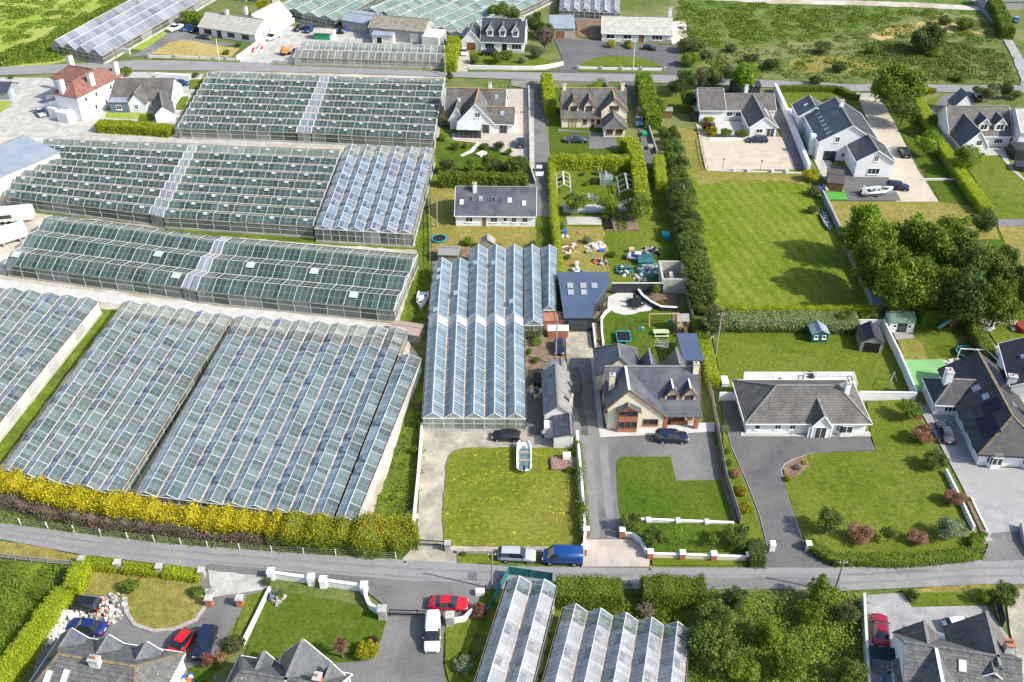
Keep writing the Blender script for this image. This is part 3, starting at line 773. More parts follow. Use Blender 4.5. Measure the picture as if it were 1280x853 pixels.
#  stations: t along length (0 front .. 1 rear), belt z, top z, half width factor, top half-width factor, glass flag (windscreen/back glass between this and next)
CARS = {
 'hatch': (4.0, 1.74, [(0, .62, .62, .80, .78, 0), (.03, .70, .72, .93, .80, 0), (.10, .78, .80, .98, .84, 0), (.27, .90, .93, 1, .86, 1), (.43, .94, 1.44, 1, .66, 2), (.60, .95, 1.47, 1, .66, 2), (.86, .98, 1.38, .99, .64, 1), (.965, .95, 1.0, .95, .80, 0), (1, .60, .62, .86, .8, 0)]),
 'saloon': (4.65, 1.80, [(0, .58, .60, .80, .78, 0), (.03, .68, .70, .93, .80, 0), (.10, .76, .79, .98, .84, 0), (.28, .87, .90, 1, .85, 1), (.44, .91, 1.40, 1, .64, 2), (.62, .92, 1.42, 1, .64, 2), (.70, .93, 1.36, 1, .64, 1), (.84, .94, .98, .98, .82, 0), (.97, .90, .94, .94, .80, 0), (1, .58, .60, .86, .8, 0)]),
 'estate': (4.7, 1.82, [(0, .58, .60, .80, .78, 0), (.03, .68, .70, .93, .80, 0), (.10, .76, .79, .98, .84, 0), (.27, .88, .92, 1, .85, 1), (.41, .92, 1.44, 1, .66, 2), (.62, .94, 1.47, 1, .66, 2), (.90, .97, 1.42, .99, .64, 1), (.975, .95, 1.0, .95, .80, 0), (1, .60, .62, .86, .8, 0)]),
 'suv': (4.6, 1.90, [(0, .72, .75, .84, .80, 0), (.03, .88, .92, .95, .84, 0), (.10, .96, 1.0, .99, .86, 0), (.26, 1.04, 1.08, 1, .88, 1), (.39, 1.08, 1.66, 1, .70, 2), (.62, 1.10, 1.70, 1, .70, 2), (.90, 1.12, 1.64, .99, .68, 1), (.975, 1.08, 1.14, .96, .84, 0), (1, .72, .74, .90, .84, 0)]),
 'mpv': (4.5, 1.85, [(0, .66, .70, .84, .80, 0), (.03, .80, .84, .95, .84, 0), (.09, .88, .93, .99, .86, 0), (.20, 1.0, 1.06, 1, .88, 1), (.40, 1.06, 1.62, 1, .70, 2), (.62, 1.07, 1.66, 1, .70, 2), (.93, 1.08, 1.60, .99, .68, 1), (.985, 1.02, 1.1, .96, .84, 0), (1, .62, .66, .90, .84, 0)]),
 'van': (5.0, 1.95, [(0, .72, .76, .86, .84, 0), (.03, .92, .98, .96, .86, 0), (.12, 1.04, 1.10, 1, .90, 1), (.27, 1.12, 1.90, 1, .84, 2), (.40, 1.14, 1.95, 1, .86, 3), (.97, 1.14, 1.95, 1, .86, 0), (1, .75, 1.8, .98, .84, 0)]),
 'smallvan': (4.5, 1.82, [(0, .68, .72, .84, .80, 0), (.03, .84, .90, .95, .84, 0), (.10, .94, 1.0, .99, .86, 0), (.20, 1.02, 1.08, 1, .88, 1), (.38, 1.08, 1.76, 1, .76, 2), (.52, 1.1, 1.81, 1, .78, 3), (.96, 1.1, 1.80, .99, .78, 0), (1, .68, 1.66, .97, .76, 0)]),
 'pickup': (5.1, 1.90, [(0, .78, .82, .86, .84, 0), (.03, .96, 1.0, .96, .88, 0), (.10, 1.02, 1.06, 1, .9, 0), (.24, 1.08, 1.12, 1, .9, 1), (.35, 1.12, 1.72, 1, .74, 2), (.52, 1.12, 1.74, 1, .74, 2), (.60, 1.12, 1.66, 1, .74, 1), (.63, 1.10, 1.12, 1, .92, 0), (.985, 1.08, 1.10, .98, .92, 0), (1, .66, .7, .95, .9, 0)]),
}
def car(px, py, front, kind, col, label, cat='car', name='parked_car', group='cars parked along the road and drives', L=None, light=True, extra=None):
    """front = a photo point towards which the bonnet points"""
    c = P(px, py); f = P(*front); rz = math.atan2(f.y-c.y, f.x-c.x)
    Ln, W, st = CARS[kind]; Ln = L or Ln
    root = thing(name, label, cat, c+Vector((0, 0, .06)), rz, group)
    body, gl = MB(), MB(); hw = W/2; zl = .24; rings = []
    for t, zb, zt, wf, tf, g in st:
        x = Ln*(.5-t); w = hw*wf; ww = hw*tf*min(1, wf+.02); zm = zl+(zb-zl)*.45
        rings.append([(x, -w*.9, zl), (x, -w, zm), (x, -w*.97, zb), (x, -ww, zt), (x, -ww*.55, zt+.025), (x, ww*.55, zt+.025), (x, ww, zt), (x, w*.97, zb), (x, w, zm), (x, w*.9, zl)])
    for i in range(len(rings)-1):
        g = st[i][5]; a, b = rings[i], rings[i+1]
        for j in range(10):
            k = (j+1) % 10; q = [a[j], a[k], b[k], b[j]]
            glass = (g == 1 and j in (3, 4, 5)) or (g in (1, 2) and j in (2, 6)) 
            (gl if glass else body).poly(q)
    body.poly(rings[0]); body.poly(rings[-1])
    bo = body.build('body', col, root, smooth=True); gl.build('windows', CGLASS, root)
    bmm = bmesh.new(); bmm.from_mesh(bo.data); bmesh.ops.remove_doubles(bmm, verts=bmm.verts, dist=.002); bmesh.ops.recalc_face_normals(bmm, faces=bmm.faces); bmm.to_mesh(bo.data); bmm.free()
    R = .32 if kind not in ('van', 'suv', 'pickup') else .36
    for sx in (.31, -.29):
        for sy in (-1, 1):
            w = MB(); y = sy*(hw-.10); w.tube((sx*Ln, y-.11, R-.06), (sx*Ln, y+.11, R-.06), R, R, 14); o = w.build('wheel', RUBBER, root)
            w = MB(); w.tube((sx*Ln, y+sy*.08, R-.06), (sx*Ln, y+sy*.125, R-.06), R*.62, R*.58, 10); w.build('rim', RIM, o)
    zf = st[1][1]
    for sy in (-1, 1):
        w = MB(); w.cbox((Ln*.5-.09, sy*hw*.66, zf-.16), (.2, .38, .15), taper=.9); w.build('headlight', HEADL, root)
        w = MB(); zr = st[-2][1]-.22 if kind not in ('van', 'smallvan') else .85; w.cbox((-Ln*.5+.06, sy*hw*.76, zr), (.12, .24, .2 if kind not in ('van', 'smallvan') else .45)); w.build('tail_light', TAILL, root)
        w = MB(); w.cbox((Ln*.2, sy*(hw+.05), st[3][1]-.02), (.1, .17, .12)); w.build('wing_mirror', col, root)
    w = MB(); w.cbox((-Ln*.5-.005, 0, .55), (.03, .52, .12)); w.build('number_plate', PLATE, root)
    w = MB(); w.cbox((Ln*.5+.0, 0, .38), (.03, hw*1.1, .16)); w.build('grille', BLACKM, root)
    return root

def boat(px, py, front, L, W, label, hull=PLASTW, inner=None, motor=True, trailer=True, cabin=None, tubes=False, name='boat', z=.45, blunt=False):
    c = P(px, py); f = P(*front); rz = math.atan2(f.y-c.y, f.x-c.x)
    root = thing(name, label, 'boat', c, rz, 'boats kept ashore')
    st = [(-.5, .9, .75), (-.25, 1, .78), (.1, 1, .82), (.33, .72, .9), (.45, .36, .98), (.5, .03, 1.02)]
    if blunt: st = [(-.5, .95, .8), (-.25, 1, .8), (.1, 1, .82), (.3, .97, .86), (.44, .82, .92), (.5, .6, .95)]
    rings = []
    for x, wf, zt in st:
        w = W/2*wf; rings.append([(x*L, 0, z), (x*L, -w*.7, z+.18), (x*L, -w, z+zt*.75), (x*L, -w*.86, z+zt*.75), (x*L, -w*.7, z+.3), (x*L, w*.7, z+.3), (x*L, w*.86, z+zt*.75), (x*L, w, z+zt*.75), (x*L, w*.7, z+.18)])
    h = MB(); h.loft(rings); h.build('hull', hull, root)
    if inner:
        d = MB(); d.poly([(-.46*L, -W*.33, z+.34), (.2*L, -W*.33, z+.34), (.38*L, 0, z+.40), (.2*L, W*.33, z+.34), (-.46*L, W*.33, z+.34)]); d.build('deck', inner, root)
    for sx in (-.2, .08):
        s_ = MB(); s_.box(sx*L-.15, -W*.36, z+.38, sx*L+.15, W*.36, z+.6); s_.build('bench', GREYW if not tubes else BLACKM, root)
    if tubes:
        for sy in (-1, 1):
            t = MB(); t.tube((-.5*L, sy*W*.45, z+.72), (.2*L, sy*W*.45, z+.76), .24, .24, 10); t.tube((.2*L, sy*W*.45, z+.76), (.5*L, 0, z+.95), .24, .2, 10); t.build('tube', PLASTW, root, smooth=True)
        k = MB(); k.cbox((-.05*L, 0, z+.4), (.8, .8, .85), taper=.7); k.build('console', METAL, root)
        a = MB(); a.bar((-.46*L, -W*.35, z+.6), (-.42*L, -W*.3, z+1.7), .08); a.bar((-.46*L, W*.35, z+.6), (-.42*L, W*.3, z+1.7), .08); a.bar((-.42*L, -W*.3, z+1.7), (-.42*L, W*.3, z+1.7), .12); a.build('arch', PLASTW, root)
    if cabin:
        k = MB(); k.cbox((.12*L, 0, z+.7), (L*.3, W*.62, .55), taper=.75); k.build('cabin', cabin, root)
        k = MB(); k.cbox((.03*L, 0, z+.95), (.06, W*.55, .32)); k.build('windscreen', CGLASS, root)
    if motor:
        m = MB(); m.cbox((-.53*L, 0, z+.55), (.4, .36, .55), taper=.8); m.cbox((-.55*L, 0, z-.05), (.16, .12, .65)); m.build('outboard_motor', BLACKM, root)
    if trailer:
        t = MB()
        for sy in (-1, 1): t.bar((-.45*L, sy*W*.3, z-.02), (.25*L, sy*W*.3, z-.02), .09); t.bar((.25*L, sy*W*.3, z-.02), (.68*L, 0, .45), .09)
        t.bar((-.1*L, -W*.5, .32), (-.1*L, W*.5, .32), .09); t.build('trailer_frame', METAL, root)
        for sy in (-1, 1):
            w = MB(); w.tube((-.1*L, sy*W*.52-.08, .28), (-.1*L, sy*W*.52+.08, .28), .28, .28, 12); w.build('trailer_wheel', RUBBER, root)
    return root

def pole(px, py, h, label, top=None, r=.13, m=WOODP, name='telephone_pole', cat='utility pole', arms=True):
    c = P(px, py); root = thing(name, label, cat, c)
    if top: t = P(*top, h)-c
    else: t = Vector((0, 0, h))
    s = MB(); s.tube((0, 0, 0), t, r, r*.7, 8); s.build('shaft', m, root)
    if arms:
        a = MB(); a.bar(t+Vector((-.5, 0, -.35)), t+Vector((.5, 0, -.35)), .1, .1); a.build('crossarm', m, root)
        a = MB()
        for u in (-.4, 0, .4): a.tube(t+Vector((u, 0, -.3)), t+Vector((u, 0, -.1)), .05, .04, 6)
        a.build('insulators', PLASTW, root)
    return root

def heap(px, py, r, n, label, mats, name='rubble_heap', cat='heap', szs=(.25, .7), hz=.5, ry=1.0):
    """a pile nobody could count: lumps of stone, timber or scrap thrown together"""
    c = P(px, py); mb = MB()
    for _ in range(n):
        a = RN.uniform(0, 6.28); d = r*math.sqrt(RN.random()); z = max(0, hz*(1-(d/r)**1.5))*RN.random()
        s = RN.uniform(*szs)
        mb.cbox((math.cos(a)*d, math.sin(a)*d*ry, z), (s, s*RN.uniform(.5, 1), s*RN.uniform(.3, .8)), RN.uniform(0, 3), RN.randrange(len(mats)), RN.uniform(.55, 1))
    o = mb.build(name, mats); o.location = c
    return tag(o, label, cat, None, 'stuff')

def crate(px, py, d, label, m, name='crate', cat='box', rz=0.0, lid=None, z=0.0, group=None):
    root = thing(name, label, cat, P(px, py)+Vector((0, 0, z)), rz, group)
    mb = MB(); mb.cbox((0, 0, 0), d, taper=1.04); mb.build('box_body', m, root)
    mb = MB(); mb.cbox((0, 0, d[2]), (d[0]*1.1, d[1]*1.1, .07), taper=.9); mb.build('lid', lid or m, root)
    return root
# ================================================================== GROUND
g = MB(); g.poly([(-1500, -300, 0), (1500, -300, 0), (1500, 2500, 0), (-1500, 2500, 0)])
o = g.build('ground', G_ROUGH); o['kind'] = 'structure'
# far fields
sheet('field', [(-60, -40), (230, -40), (172, 0), (62, 57), (95, 74), (60, 82), (-60, 90)], G_PALE, 1, .5)
sheet('field', [(-60, 60), (0, 66), (60, 46), (95, 22), (140, 4), (152, -10), (176, -4), (62, 57), (90, 71), (62, 77), (0, 84), (-60, 90)], G_STRIP, 2, .8)
sheet('field', [(850, -60), (1230, -60), (1222, 8), (1248, 40), (1275, 106), (1055, 104), (960, 98), (845, 93)], G_MEAD, 1, .5)
sheet('field', [(880, 60), (960, 58), (1040, 46), (1085, 32), (1150, 20), (1225, 18), (1245, 40), (1274, 106), (1055, 105), (940, 98), (870, 92)], G_ROUGH, 2, 1.2)
sheet('path', [(860, -8), (960, 0), (1060, 1), (1150, 4), (1222, 8), (1226, 14), (1150, 10), (1060, 7), (960, 5), (860, -1)], DUST, 3, .3)
sheet('bare_earth', [(985, 76), (1010, 70), (1060, 72), (1112, 80), (1112, 86), (1075, 90), (1020, 92), (990, 90)], G_DRY, 3, .8)
sheet('bare_earth', [(1085, 45), (1120, 34), (1150, 28), (1180, 22), (1205, 34), (1230, 44), (1190, 42), (1165, 34), (1130, 44), (1100, 52)], G_STRAW, 3, .9)
# nursery yard under the glasshouses
sheet('yard', [(-120, 165), (0, 168), (215, 166), (265, 88), (558, 96), (548, 185), (525, 320), (505, 420), (527, 450), (468, 648), (0, 600), (-250, 560)], DUST, 1)
sheet('grass_strip', [(126, 387), (148, 387), (118, 426), (0, 582), (-90, 690), (-120, 660), (0, 548), (97, 430)], G_STRIP, 2, .25)
sheet('grass_strip', [(543, 185), (556, 150), (548, 230), (540, 312), (536, 400), (524, 402), (500, 405), (512, 360), (523, 318), (516, 300), (528, 255)], G_STRIP, 2, .25)
sheet('grass_strip', [(527, 455), (531, 500), (526, 560), (517, 640), (500, 668), (440, 668), (468, 640), (500, 545)], G_STRIP, 2, .25)
sheet('grass_strip', [(40, 256), (186, 276), (186, 282), (38, 266)], G_STRIP, 2, .2)
sheet('grass_strip', [(206, 283), (520, 308), (521, 313), (390, 305), (204, 290)], G_STRIP, 2, .2)
sheet('path', [(-60, 345), (0, 350), (226, 378), (500, 409), (500, 416), (290, 398), (150, 381), (0, 364), (-60, 356)], PALEP, 2, .2)
sheet('path', [(222, 170), (545, 182), (545, 186), (430, 184), (60, 176), (60, 172)], CONC, 2)
sheet('path', [(370, 172), (388, 172), (414, 98), (402, 97)], PALEP, 3)
sheet('path', [(186, 275), (205, 278), (250, 183), (238, 182)], PALEP, 3)
# village at the left
sheet('yard', [(-80, 96), (60, 98), (132, 92), (140, 90), (225, 92), (255, 93), (215, 166), (60, 172), (0, 172), (-80, 172)], CONC, 2)
sheet('lawn', [(-40, 127), (16, 127), (12, 134), (0, 142), (-40, 150)], G_PALE, 3)
sheet('lawn', [(133, 140), (190, 142), (175, 150), (132, 148)], G_PALE, 3)
sheet('lawn', [(175, 144), (196, 143), (190, 153), (172, 153)], G_LAWN, 4)
sheet('lawn', [(221, 122), (236, 121), (230, 138), (220, 138)], G_LAWN, 3)
sheet('lawn', [(237, 100), (252, 100), (247, 112), (236, 112)], G_LAWN, 3)
sheet('lawn', [(124, 118), (141, 112), (139, 138), (122, 137)], G_DARK, 3)
sheet('lawn', [(130, 92), (145, 91), (140, 100), (131, 108)], G_LAWN, 3)
# roads
sheet('road', [(-80, 86), (0, 85), (60, 82), (140, 78), (175, 76), (240, 76), (320, 79), (430, 84), (552, 90), (640, 91), (740, 93), (840, 95), (960, 101), (1055, 106), (1180, 107), (1280, 108), (1360, 108), (1360, 118), (1280, 117), (1180, 116), (1072, 115), (960, 110), (840, 105), (760, 103), (640, 100), (560, 97), (440, 93), (320, 90), (240, 89), (135, 89), (60, 93), (0, 95), (-80, 97)], ASPH, 4)
sheet('road', [(1218, -20), (1237, 0), (1252, 25), (1267, 54), (1282, 80), (1300, 108), (1276, 108), (1276, 100), (1262, 65), (1245, 35), (1226, 14), (1212, 0), (1205, -20)], GRAVG, 5, .15)
NR_U = [(-90, 645), (0, 655), (100, 668), (200, 680), (320, 689), (420, 696), (505, 701), (640, 709), (700, 710), (800, 711), (960, 711), (1042, 711), (1140, 707), (1230, 701), (1370, 699)]
sheet('road', NR_U+[(1370, 734), (1280, 732), (1240, 731), (1135, 736), (1050, 740), (960, 737), (880, 738), (780, 738), (700, 738), (610, 738), (480, 732), (340, 720), (250, 712), (150, 700), (100, 694), (0, 675), (-90, 662)], ASPH, 4)
TRK = mat('road_wheel_track', (.185, .183, .18), (.215, .212, .208), s=.3, rough=.9, fine=(2, .9, 1.05), world=True)
for a in (.28, .62):
    pts = []; LW_ = [(-90, 662), (0, 675), (100, 694), (200, 706), (320, 717), (420, 726), (505, 733), (640, 738), (700, 738), (800, 738), (960, 737), (1042, 740), (1140, 736), (1230, 731), (1370, 734)]
    up = [(u[0]*(1-a)+l[0]*a, u[1]*(1-a)+l[1]*a) for u, l in zip(NR_U, LW_)]; dn = [(u[0]*(1-a-.1)+l[0]*(a+.1), u[1]*(1-a-.1)+l[1]*(a+.1)) for u, l in zip(NR_U, LW_)]
    sheet('road_wear', up+dn[::-1], TRK, 4.3, .12)
sheet('road_wear', [(731, 556), (741, 556), (750, 674), (738, 674)], mat('drive_wear', (.185, .182, .178), (.22, .215, .21), s=.4, rough=.9, world=True), 3.6, .1)
sheet('road_wear', [(749, 556), (759, 556), (770, 674), (759, 674)], mat('drive_wear', (.19, .186, .18)), 3.6, .1)
sheet('road_wear', [(712, 460), (724, 460), (735, 545), (726, 545)], mat('drive_stain', (.075, .073, .07), (.12, .117, .112), s=.6, rough=.9, world=True), 3.6, .25)
sheet('road_patch', [(250, 713), (345, 723), (400, 728), (480, 734), (600, 739), (600, 730), (520, 728), (430, 720), (340, 713), (262, 706)], ASPHM, 4.5, .1)
sheet('road_patch', [(880, 724), (960, 722), (1050, 724), (1050, 738), (960, 736), (880, 737)], mat('patched_asphalt', (.15, .148, .146), (.19, .187, .184), s=.6, rough=.9, fine=(4, .85, 1.1), world=True), 4.5, .15)
sheet('road_patch', [(700, 727), (790, 727), (790, 738), (700, 738)], mat('patched_asphalt', (.15, .148, .146)), 4.5, .1)
sheet('road_patch', [(585, 716), (596, 717), (596, 727), (585, 726)], ASPHD, 4.6, .06)
sheet('road_patch', [(1120, 714), (1160, 713), (1161, 716), (1121, 718)], ASPHM, 4.6, .08)
sheet('drain_cover', [(811, 712), (814, 712), (814, 714), (811, 714)], BLACKM, 4.8)
sheet('drain_cover', [(505, 703), (508, 703), (508, 705), (505, 705)], BLACKM, 4.8)
sheet('verge', [(-90, 640), (0, 648), (100, 660), (200, 671), (320, 680), (480, 690), (518, 680), (505, 700), (420, 695), (320, 688), (200, 679), (100, 667), (0, 654), (-90, 644)], G_STRIP, 2, .3)
sheet('verge', [(571, 690), (630, 690), (626, 706), (572, 706)], G_LAWN, 3, .2)
# far road frontages
sheet('yard', [(330, 32), (470, 38), (556, 56), (556, 84), (330, 80)], CONC, 2)
sheet('driveway', [(285, 80), (345, 80), (360, 62), (400, 40), (352, 32), (318, 60)], CONC, 3)
sheet('driveway', [(160, 72), (178, 64), (205, 42), (232, 40), (262, 52), (300, 56), (190, 70)], ASPHM, 3)
sheet('lawn', [(188, 68), (212, 54), (230, 50), (262, 56), (300, 62), (290, 72), (240, 72)], G_STRAW, 4, .2)
sheet('lawn', [(163, 62), (205, 40), (209, 43), (178, 64)], G_PALE, 3, .2)
sheet('verge', [(190, 71), (300, 75), (300, 79), (190, 75)], G_LAWN, 5, .1)
sheet('verge', [(340, 80), (552, 87), (552, 90), (340, 82)], G_ROUGH, 5, .1)
sheet('verge', [(585, 88), (700, 88), (700, 90), (585, 91)], G_ROUGH, 5, .1)
sheet('lawn', [(585, 64), (665, 70), (700, 80), (660, 86), (585, 85)], G_LAWN, 2)
sheet('driveway', [(573, 65), (586, 65), (590, 93), (568, 92)], PINKP, 3)
sheet('forecourt', [(692, 48), (770, 53), (850, 58), (850, 95), (760, 95), (685, 92), (705, 80)], ASPHD, 3)
sheet('lawn', [(722, 85), (730, 78), (745, 73), (765, 71), (790, 72), (815, 77), (828, 84)], G_LAWN, 5)
sheet('verge', [(722, 87), (832, 90), (832, 93), (722, 90)], G_LAWN, 5, .1)
sheet('yard', [(718, 22), (752, 18), (752, 50), (722, 47)], BARKM, 4, .3)
sheet('yard', [(840, 28), (856, 26), (860, 50), (840, 57)], DUST, 4, .2)
# lanes
sheet('road', [(640, 99), (690, 102), (677, 110), (682, 160), (690, 213), (692, 272), (670, 272), (668, 236), (661, 236), (661, 160), (660, 112), (636, 108)], ASPHM, 5)
sheet('road', [(662, 112), (667, 112), (668, 213), (662, 213)], CONC, 5.4)
sheet('road', [(778, 102), (798, 103), (806, 150), (820, 197), (823, 213), (806, 213), (800, 170), (786, 112)], ASPHD, 5)
sheet('path', [(806, 213), (824, 213), (834, 255), (844, 300), (852, 330), (832, 330), (820, 270)], G_DARK, 3, .2)
# white house by the lane (far) and its garden
sheet('driveway', [(619, 112), (660, 112), (662, 200), (640, 196), (600, 180), (566, 176), (564, 168), (630, 160)], PINKP, 3)
sheet('garden', [(545, 176), (600, 176), (640, 194), (661, 196), (664, 225), (545, 220)], G_DARK, 2, .2)
sheet('path', [(575, 195), (588, 188), (597, 178), (601, 180), (592, 191), (578, 197)], PALEP, 4)
sheet('lawn', [(538, 232), (694, 232), (694, 312), (540, 314)], G_DRY, 2)
sheet('path', [(668, 272), (692, 272), (694, 310), (672, 310)], G_DARK, 3, .2)  # shade at the lane end, put into the colour as dark grass
# cream dormer house garden
sheet('garden', [(686, 110), (760, 112), (764, 165), (790, 175), (800, 195), (688, 195)], G_DARK, 2)
sheet('path', [(698, 162), (768, 168), (772, 186), (736, 187), (736, 166), (698, 165)], ASPHM, 3)
sheet('garden', [(815, 112), (868, 112), (870, 142), (820, 142)], G_LAWN, 2)
# allotment garden
sheet('garden', [(692, 212), (806, 212), (832, 330), (830, 380), (700, 345)], G_LAWN, 2)
sheet('bare_earth', [(700, 285), (755, 285), (760, 342), (700, 345)], G_DRY, 3, .6)
sheet('path', [(708, 272), (751, 272), (752, 282), (709, 282)], CONC, 4)
# buff gravel courtyard of the L-shaped house
sheet('courtyard', [(870, 155), (890, 170), (982, 172), (1006, 213), (882, 213)], GRAVB, 3)
sheet('path', [(960, 116), (972, 118), (1000, 190), (1007, 213), (992, 213), (978, 172), (964, 140)], ASPHM, 4)
sheet('courtyard', [(893, 152), (931, 152), (934, 172), (896, 170)], PALEP, 4)
sheet('garden', [(845, 160), (868, 160), (882, 213), (1003, 215), (1003, 222), (868, 222)], G_DRY, 2, .5)
# big field
sheet('field', [(858, 213), (1006, 216), (1028, 250), (1095, 385), (880, 388), (870, 330)], G_FIELD, 3)
sheet('field', [(866, 213), (1006, 216), (1010, 232), (960, 226), (900, 228), (870, 234)], G_DRY, 3.4, .9)
# white house with navy roof
sheet('lawn', [(976, 112), (1074, 112), (1080, 132), (1040, 128), (1000, 136), (985, 140)], G_LAWN, 2)
sheet('courtyard', [(1070, 117), (1098, 118), (1117, 152), (1147, 213), (1173, 253), (1120, 253), (1110, 225), (1100, 190)], GRAVB, 3)
sheet('path', [(984, 136), (1004, 136), (1050, 226), (1030, 226)], CONC, 3)
sheet('courtyard', [(1036, 206), (1110, 222), (1126, 252), (1058, 252)], ASPHD, 4)
sheet('artificial_lawn', [(1029, 236), (1046, 233), (1054, 237), (1060, 251), (1036, 251)], ASTRO, 5)
sheet('lawn', [(1098, 118), (1142, 118), (1172, 150), (1215, 225), (1232, 262), (1175, 253)], G_DARK, 2)
sheet('lawn', [(1032, 252), (1175, 253), (1235, 262), (1250, 300), (1100, 300), (1048, 285)], G_DRY, 2.4)
sheet('lawn', [(1150, 132), (1180, 118), (1186, 122), (1178, 130), (1160, 142), (1175, 160)], G_LAWN, 3)
sheet('path', [(1178, 120), (1215, 112), (1225, 125), (1170, 140), (1160, 142)], ASPHM, 3)
sheet('path', [(1222, 182), (1252, 180), (1262, 205), (1290, 235), (1262, 212), (1250, 195), (1222, 196)], CONC, 4)
sheet('lawn', [(1195, 190), (1250, 195), (1320, 240), (1320, 275), (1245, 275), (1225, 235)], G_LAWN, 3)
sheet('path', [(1245, 275), (1340, 275), (1340, 284), (1248, 284)], ASPHM, 3.5)
sheet('lawn', [(1247, 284), (1340, 284), (1340, 345), (1275, 345)], G_DRY, 3)
sheet('garden', [(1048, 285), (1260, 290), (1300, 400), (1100, 392)], G_DARK, 2)
# play garden of the big cream house
sheet('lawn', [(742, 388), (862, 388), (872, 450), (750, 452)], G_DARK, 2)
sheet('terrace', [(760, 372), (775, 366), (790, 366), (800, 372), (808, 380), (816, 386), (812, 390), (800, 391), (792, 394), (780, 395), (768, 392), (759, 385)], PALEP, 4)
sheet('flower_bed', [(797, 364), (845, 366), (848, 388), (830, 388), (812, 380), (802, 372)], BARKM, 3)
sheet('flower_bed', [(742, 388), (758, 380), (752, 400), (750, 440), (742, 442)], BARKM, 3, .1)
sheet('play_bark', [(840, 392), (864, 392), (868, 422), (842, 420)], BARKM, 4)
sheet('driveway', [(707, 416), (738, 416), (742, 449), (708, 449)], DCONC, 3)
sheet('driveway', [(708, 449), (741, 449), (749, 545), (757, 548), (889, 540), (900, 580), (903, 601), (775, 655), (775, 676), (732, 676), (728, 600), (718, 546)], ASPHM, 3)
sheet('path', [(738, 448), (745, 448), (755, 541), (749, 545)], CONC, 4)
sheet('terrace', [(749, 537), (893, 529), (893, 541), (750, 548)], PALEP, 4)
sheet('lawn', [(770, 580), (773, 575), (780, 572), (838, 572), (845, 602), (904, 601), (922, 653), (776, 651), (772, 625)], G_DARK, 4)
sheet('lawn', [(780, 655), (921, 655), (936, 690), (812, 692), (800, 670), (778, 668)], G_DARK, 4)
sheet('forecourt', [(732, 676), (776, 676), (800, 676), (812, 700), (811, 710), (727, 710), (730, 690)], PINKP, 5)
sheet('verge', [(814, 698), (936, 700), (934, 709), (816, 708)], G_LAWN, 5, .08)
sheet('flower_bed', [(898, 560), (908, 600), (925, 652), (917, 652), (900, 600), (892, 560)], BARKM, 4.4, .05)
sheet('verge', [(902, 500), (908, 545), (922, 585), (937, 625), (950, 660), (958, 690), (940, 708), (936, 690), (922, 652), (906, 600)], G_LAWN, 4.2, .05)
kerb([(770, 640), (769, 580), (773, 575), (780, 572), (838, 572), (845, 602), (904, 601)], .13, .10, PALEP)
# open plot in the middle
sheet('yard', [(524, 534), (705, 534), (724, 562), (724, 690), (571, 692), (571, 708), (500, 703), (521, 680), (524, 620)], DCONC, 2)
sheet('yard', [(655, 470), (708, 470), (716, 545), (660, 545)], ASPHD, 3, .1)
sheet('lawn', [(557, 585), (560, 572), (568, 564), (580, 561), (722, 560), (724, 684), (555, 684), (553, 640)], G_FLOW, 4, .12)
sheet('flower_bed', [(655, 395), (690, 395), (706, 470), (658, 472)], SOIL, 3, .1)
sheet('flower_bed', [(538, 312), (590, 312), (590, 330), (540, 332)], SOIL, 3, .1)
# white bungalow
sheet('driveway', [(900, 502), (923, 502), (928, 534), (928, 547), (1086, 546), (1095, 564), (1018, 566.5), (993, 574), (982, 579), (976, 588), (979, 600), (983, 617), (990, 640), (1001, 672), (1042, 711), (935, 711), (960, 692), (958, 676), (950, 645), (937, 610), (915, 560), (906, 525)], ASPHD, 3)
sheet('path', [(926, 541), (1087, 541), (1089, 547), (926, 547)], CONC, 4.5)
sheet('lawn', [(1018, 567), (1095, 565), (1089, 546), (1083, 503), (1142, 500), (1152, 530), (1170, 575), (1190, 618), (1208, 662), (1214, 692), (1040, 700), (1003, 673), (991, 640), (984, 617), (979, 600), (980, 586), (993, 575)], G_LAWN, 4)
sheet('flower_bed', [(978, 588), (984, 580), (994, 575), (1006, 572), (1012, 582), (1000, 595), (984, 600)], BARKM, 5, .1)
sheet('verge', [(1042, 703), (1228, 694), (1232, 700), (1140, 707), (1046, 711)], G_LAWN, 5, .08)
kerb([(1095, 565), (1018, 567), (993, 574.5), (982, 580), (976, 588), (979, 600), (984, 618), (991, 641), (1002, 673)], .15, .12, PALEP)
kerb([(906, 525), (915, 560), (937, 610), (950, 645), (958, 676), (960, 690)], .15, .12, PALEP)
sheet('lawn', [(888, 412), (1100, 412), (1140, 492), (905, 492)], G_LAWN, 3)
sheet('terrace', [(930, 466), (1066, 466), (1070, 484), (928, 484)], PALEP, 4)
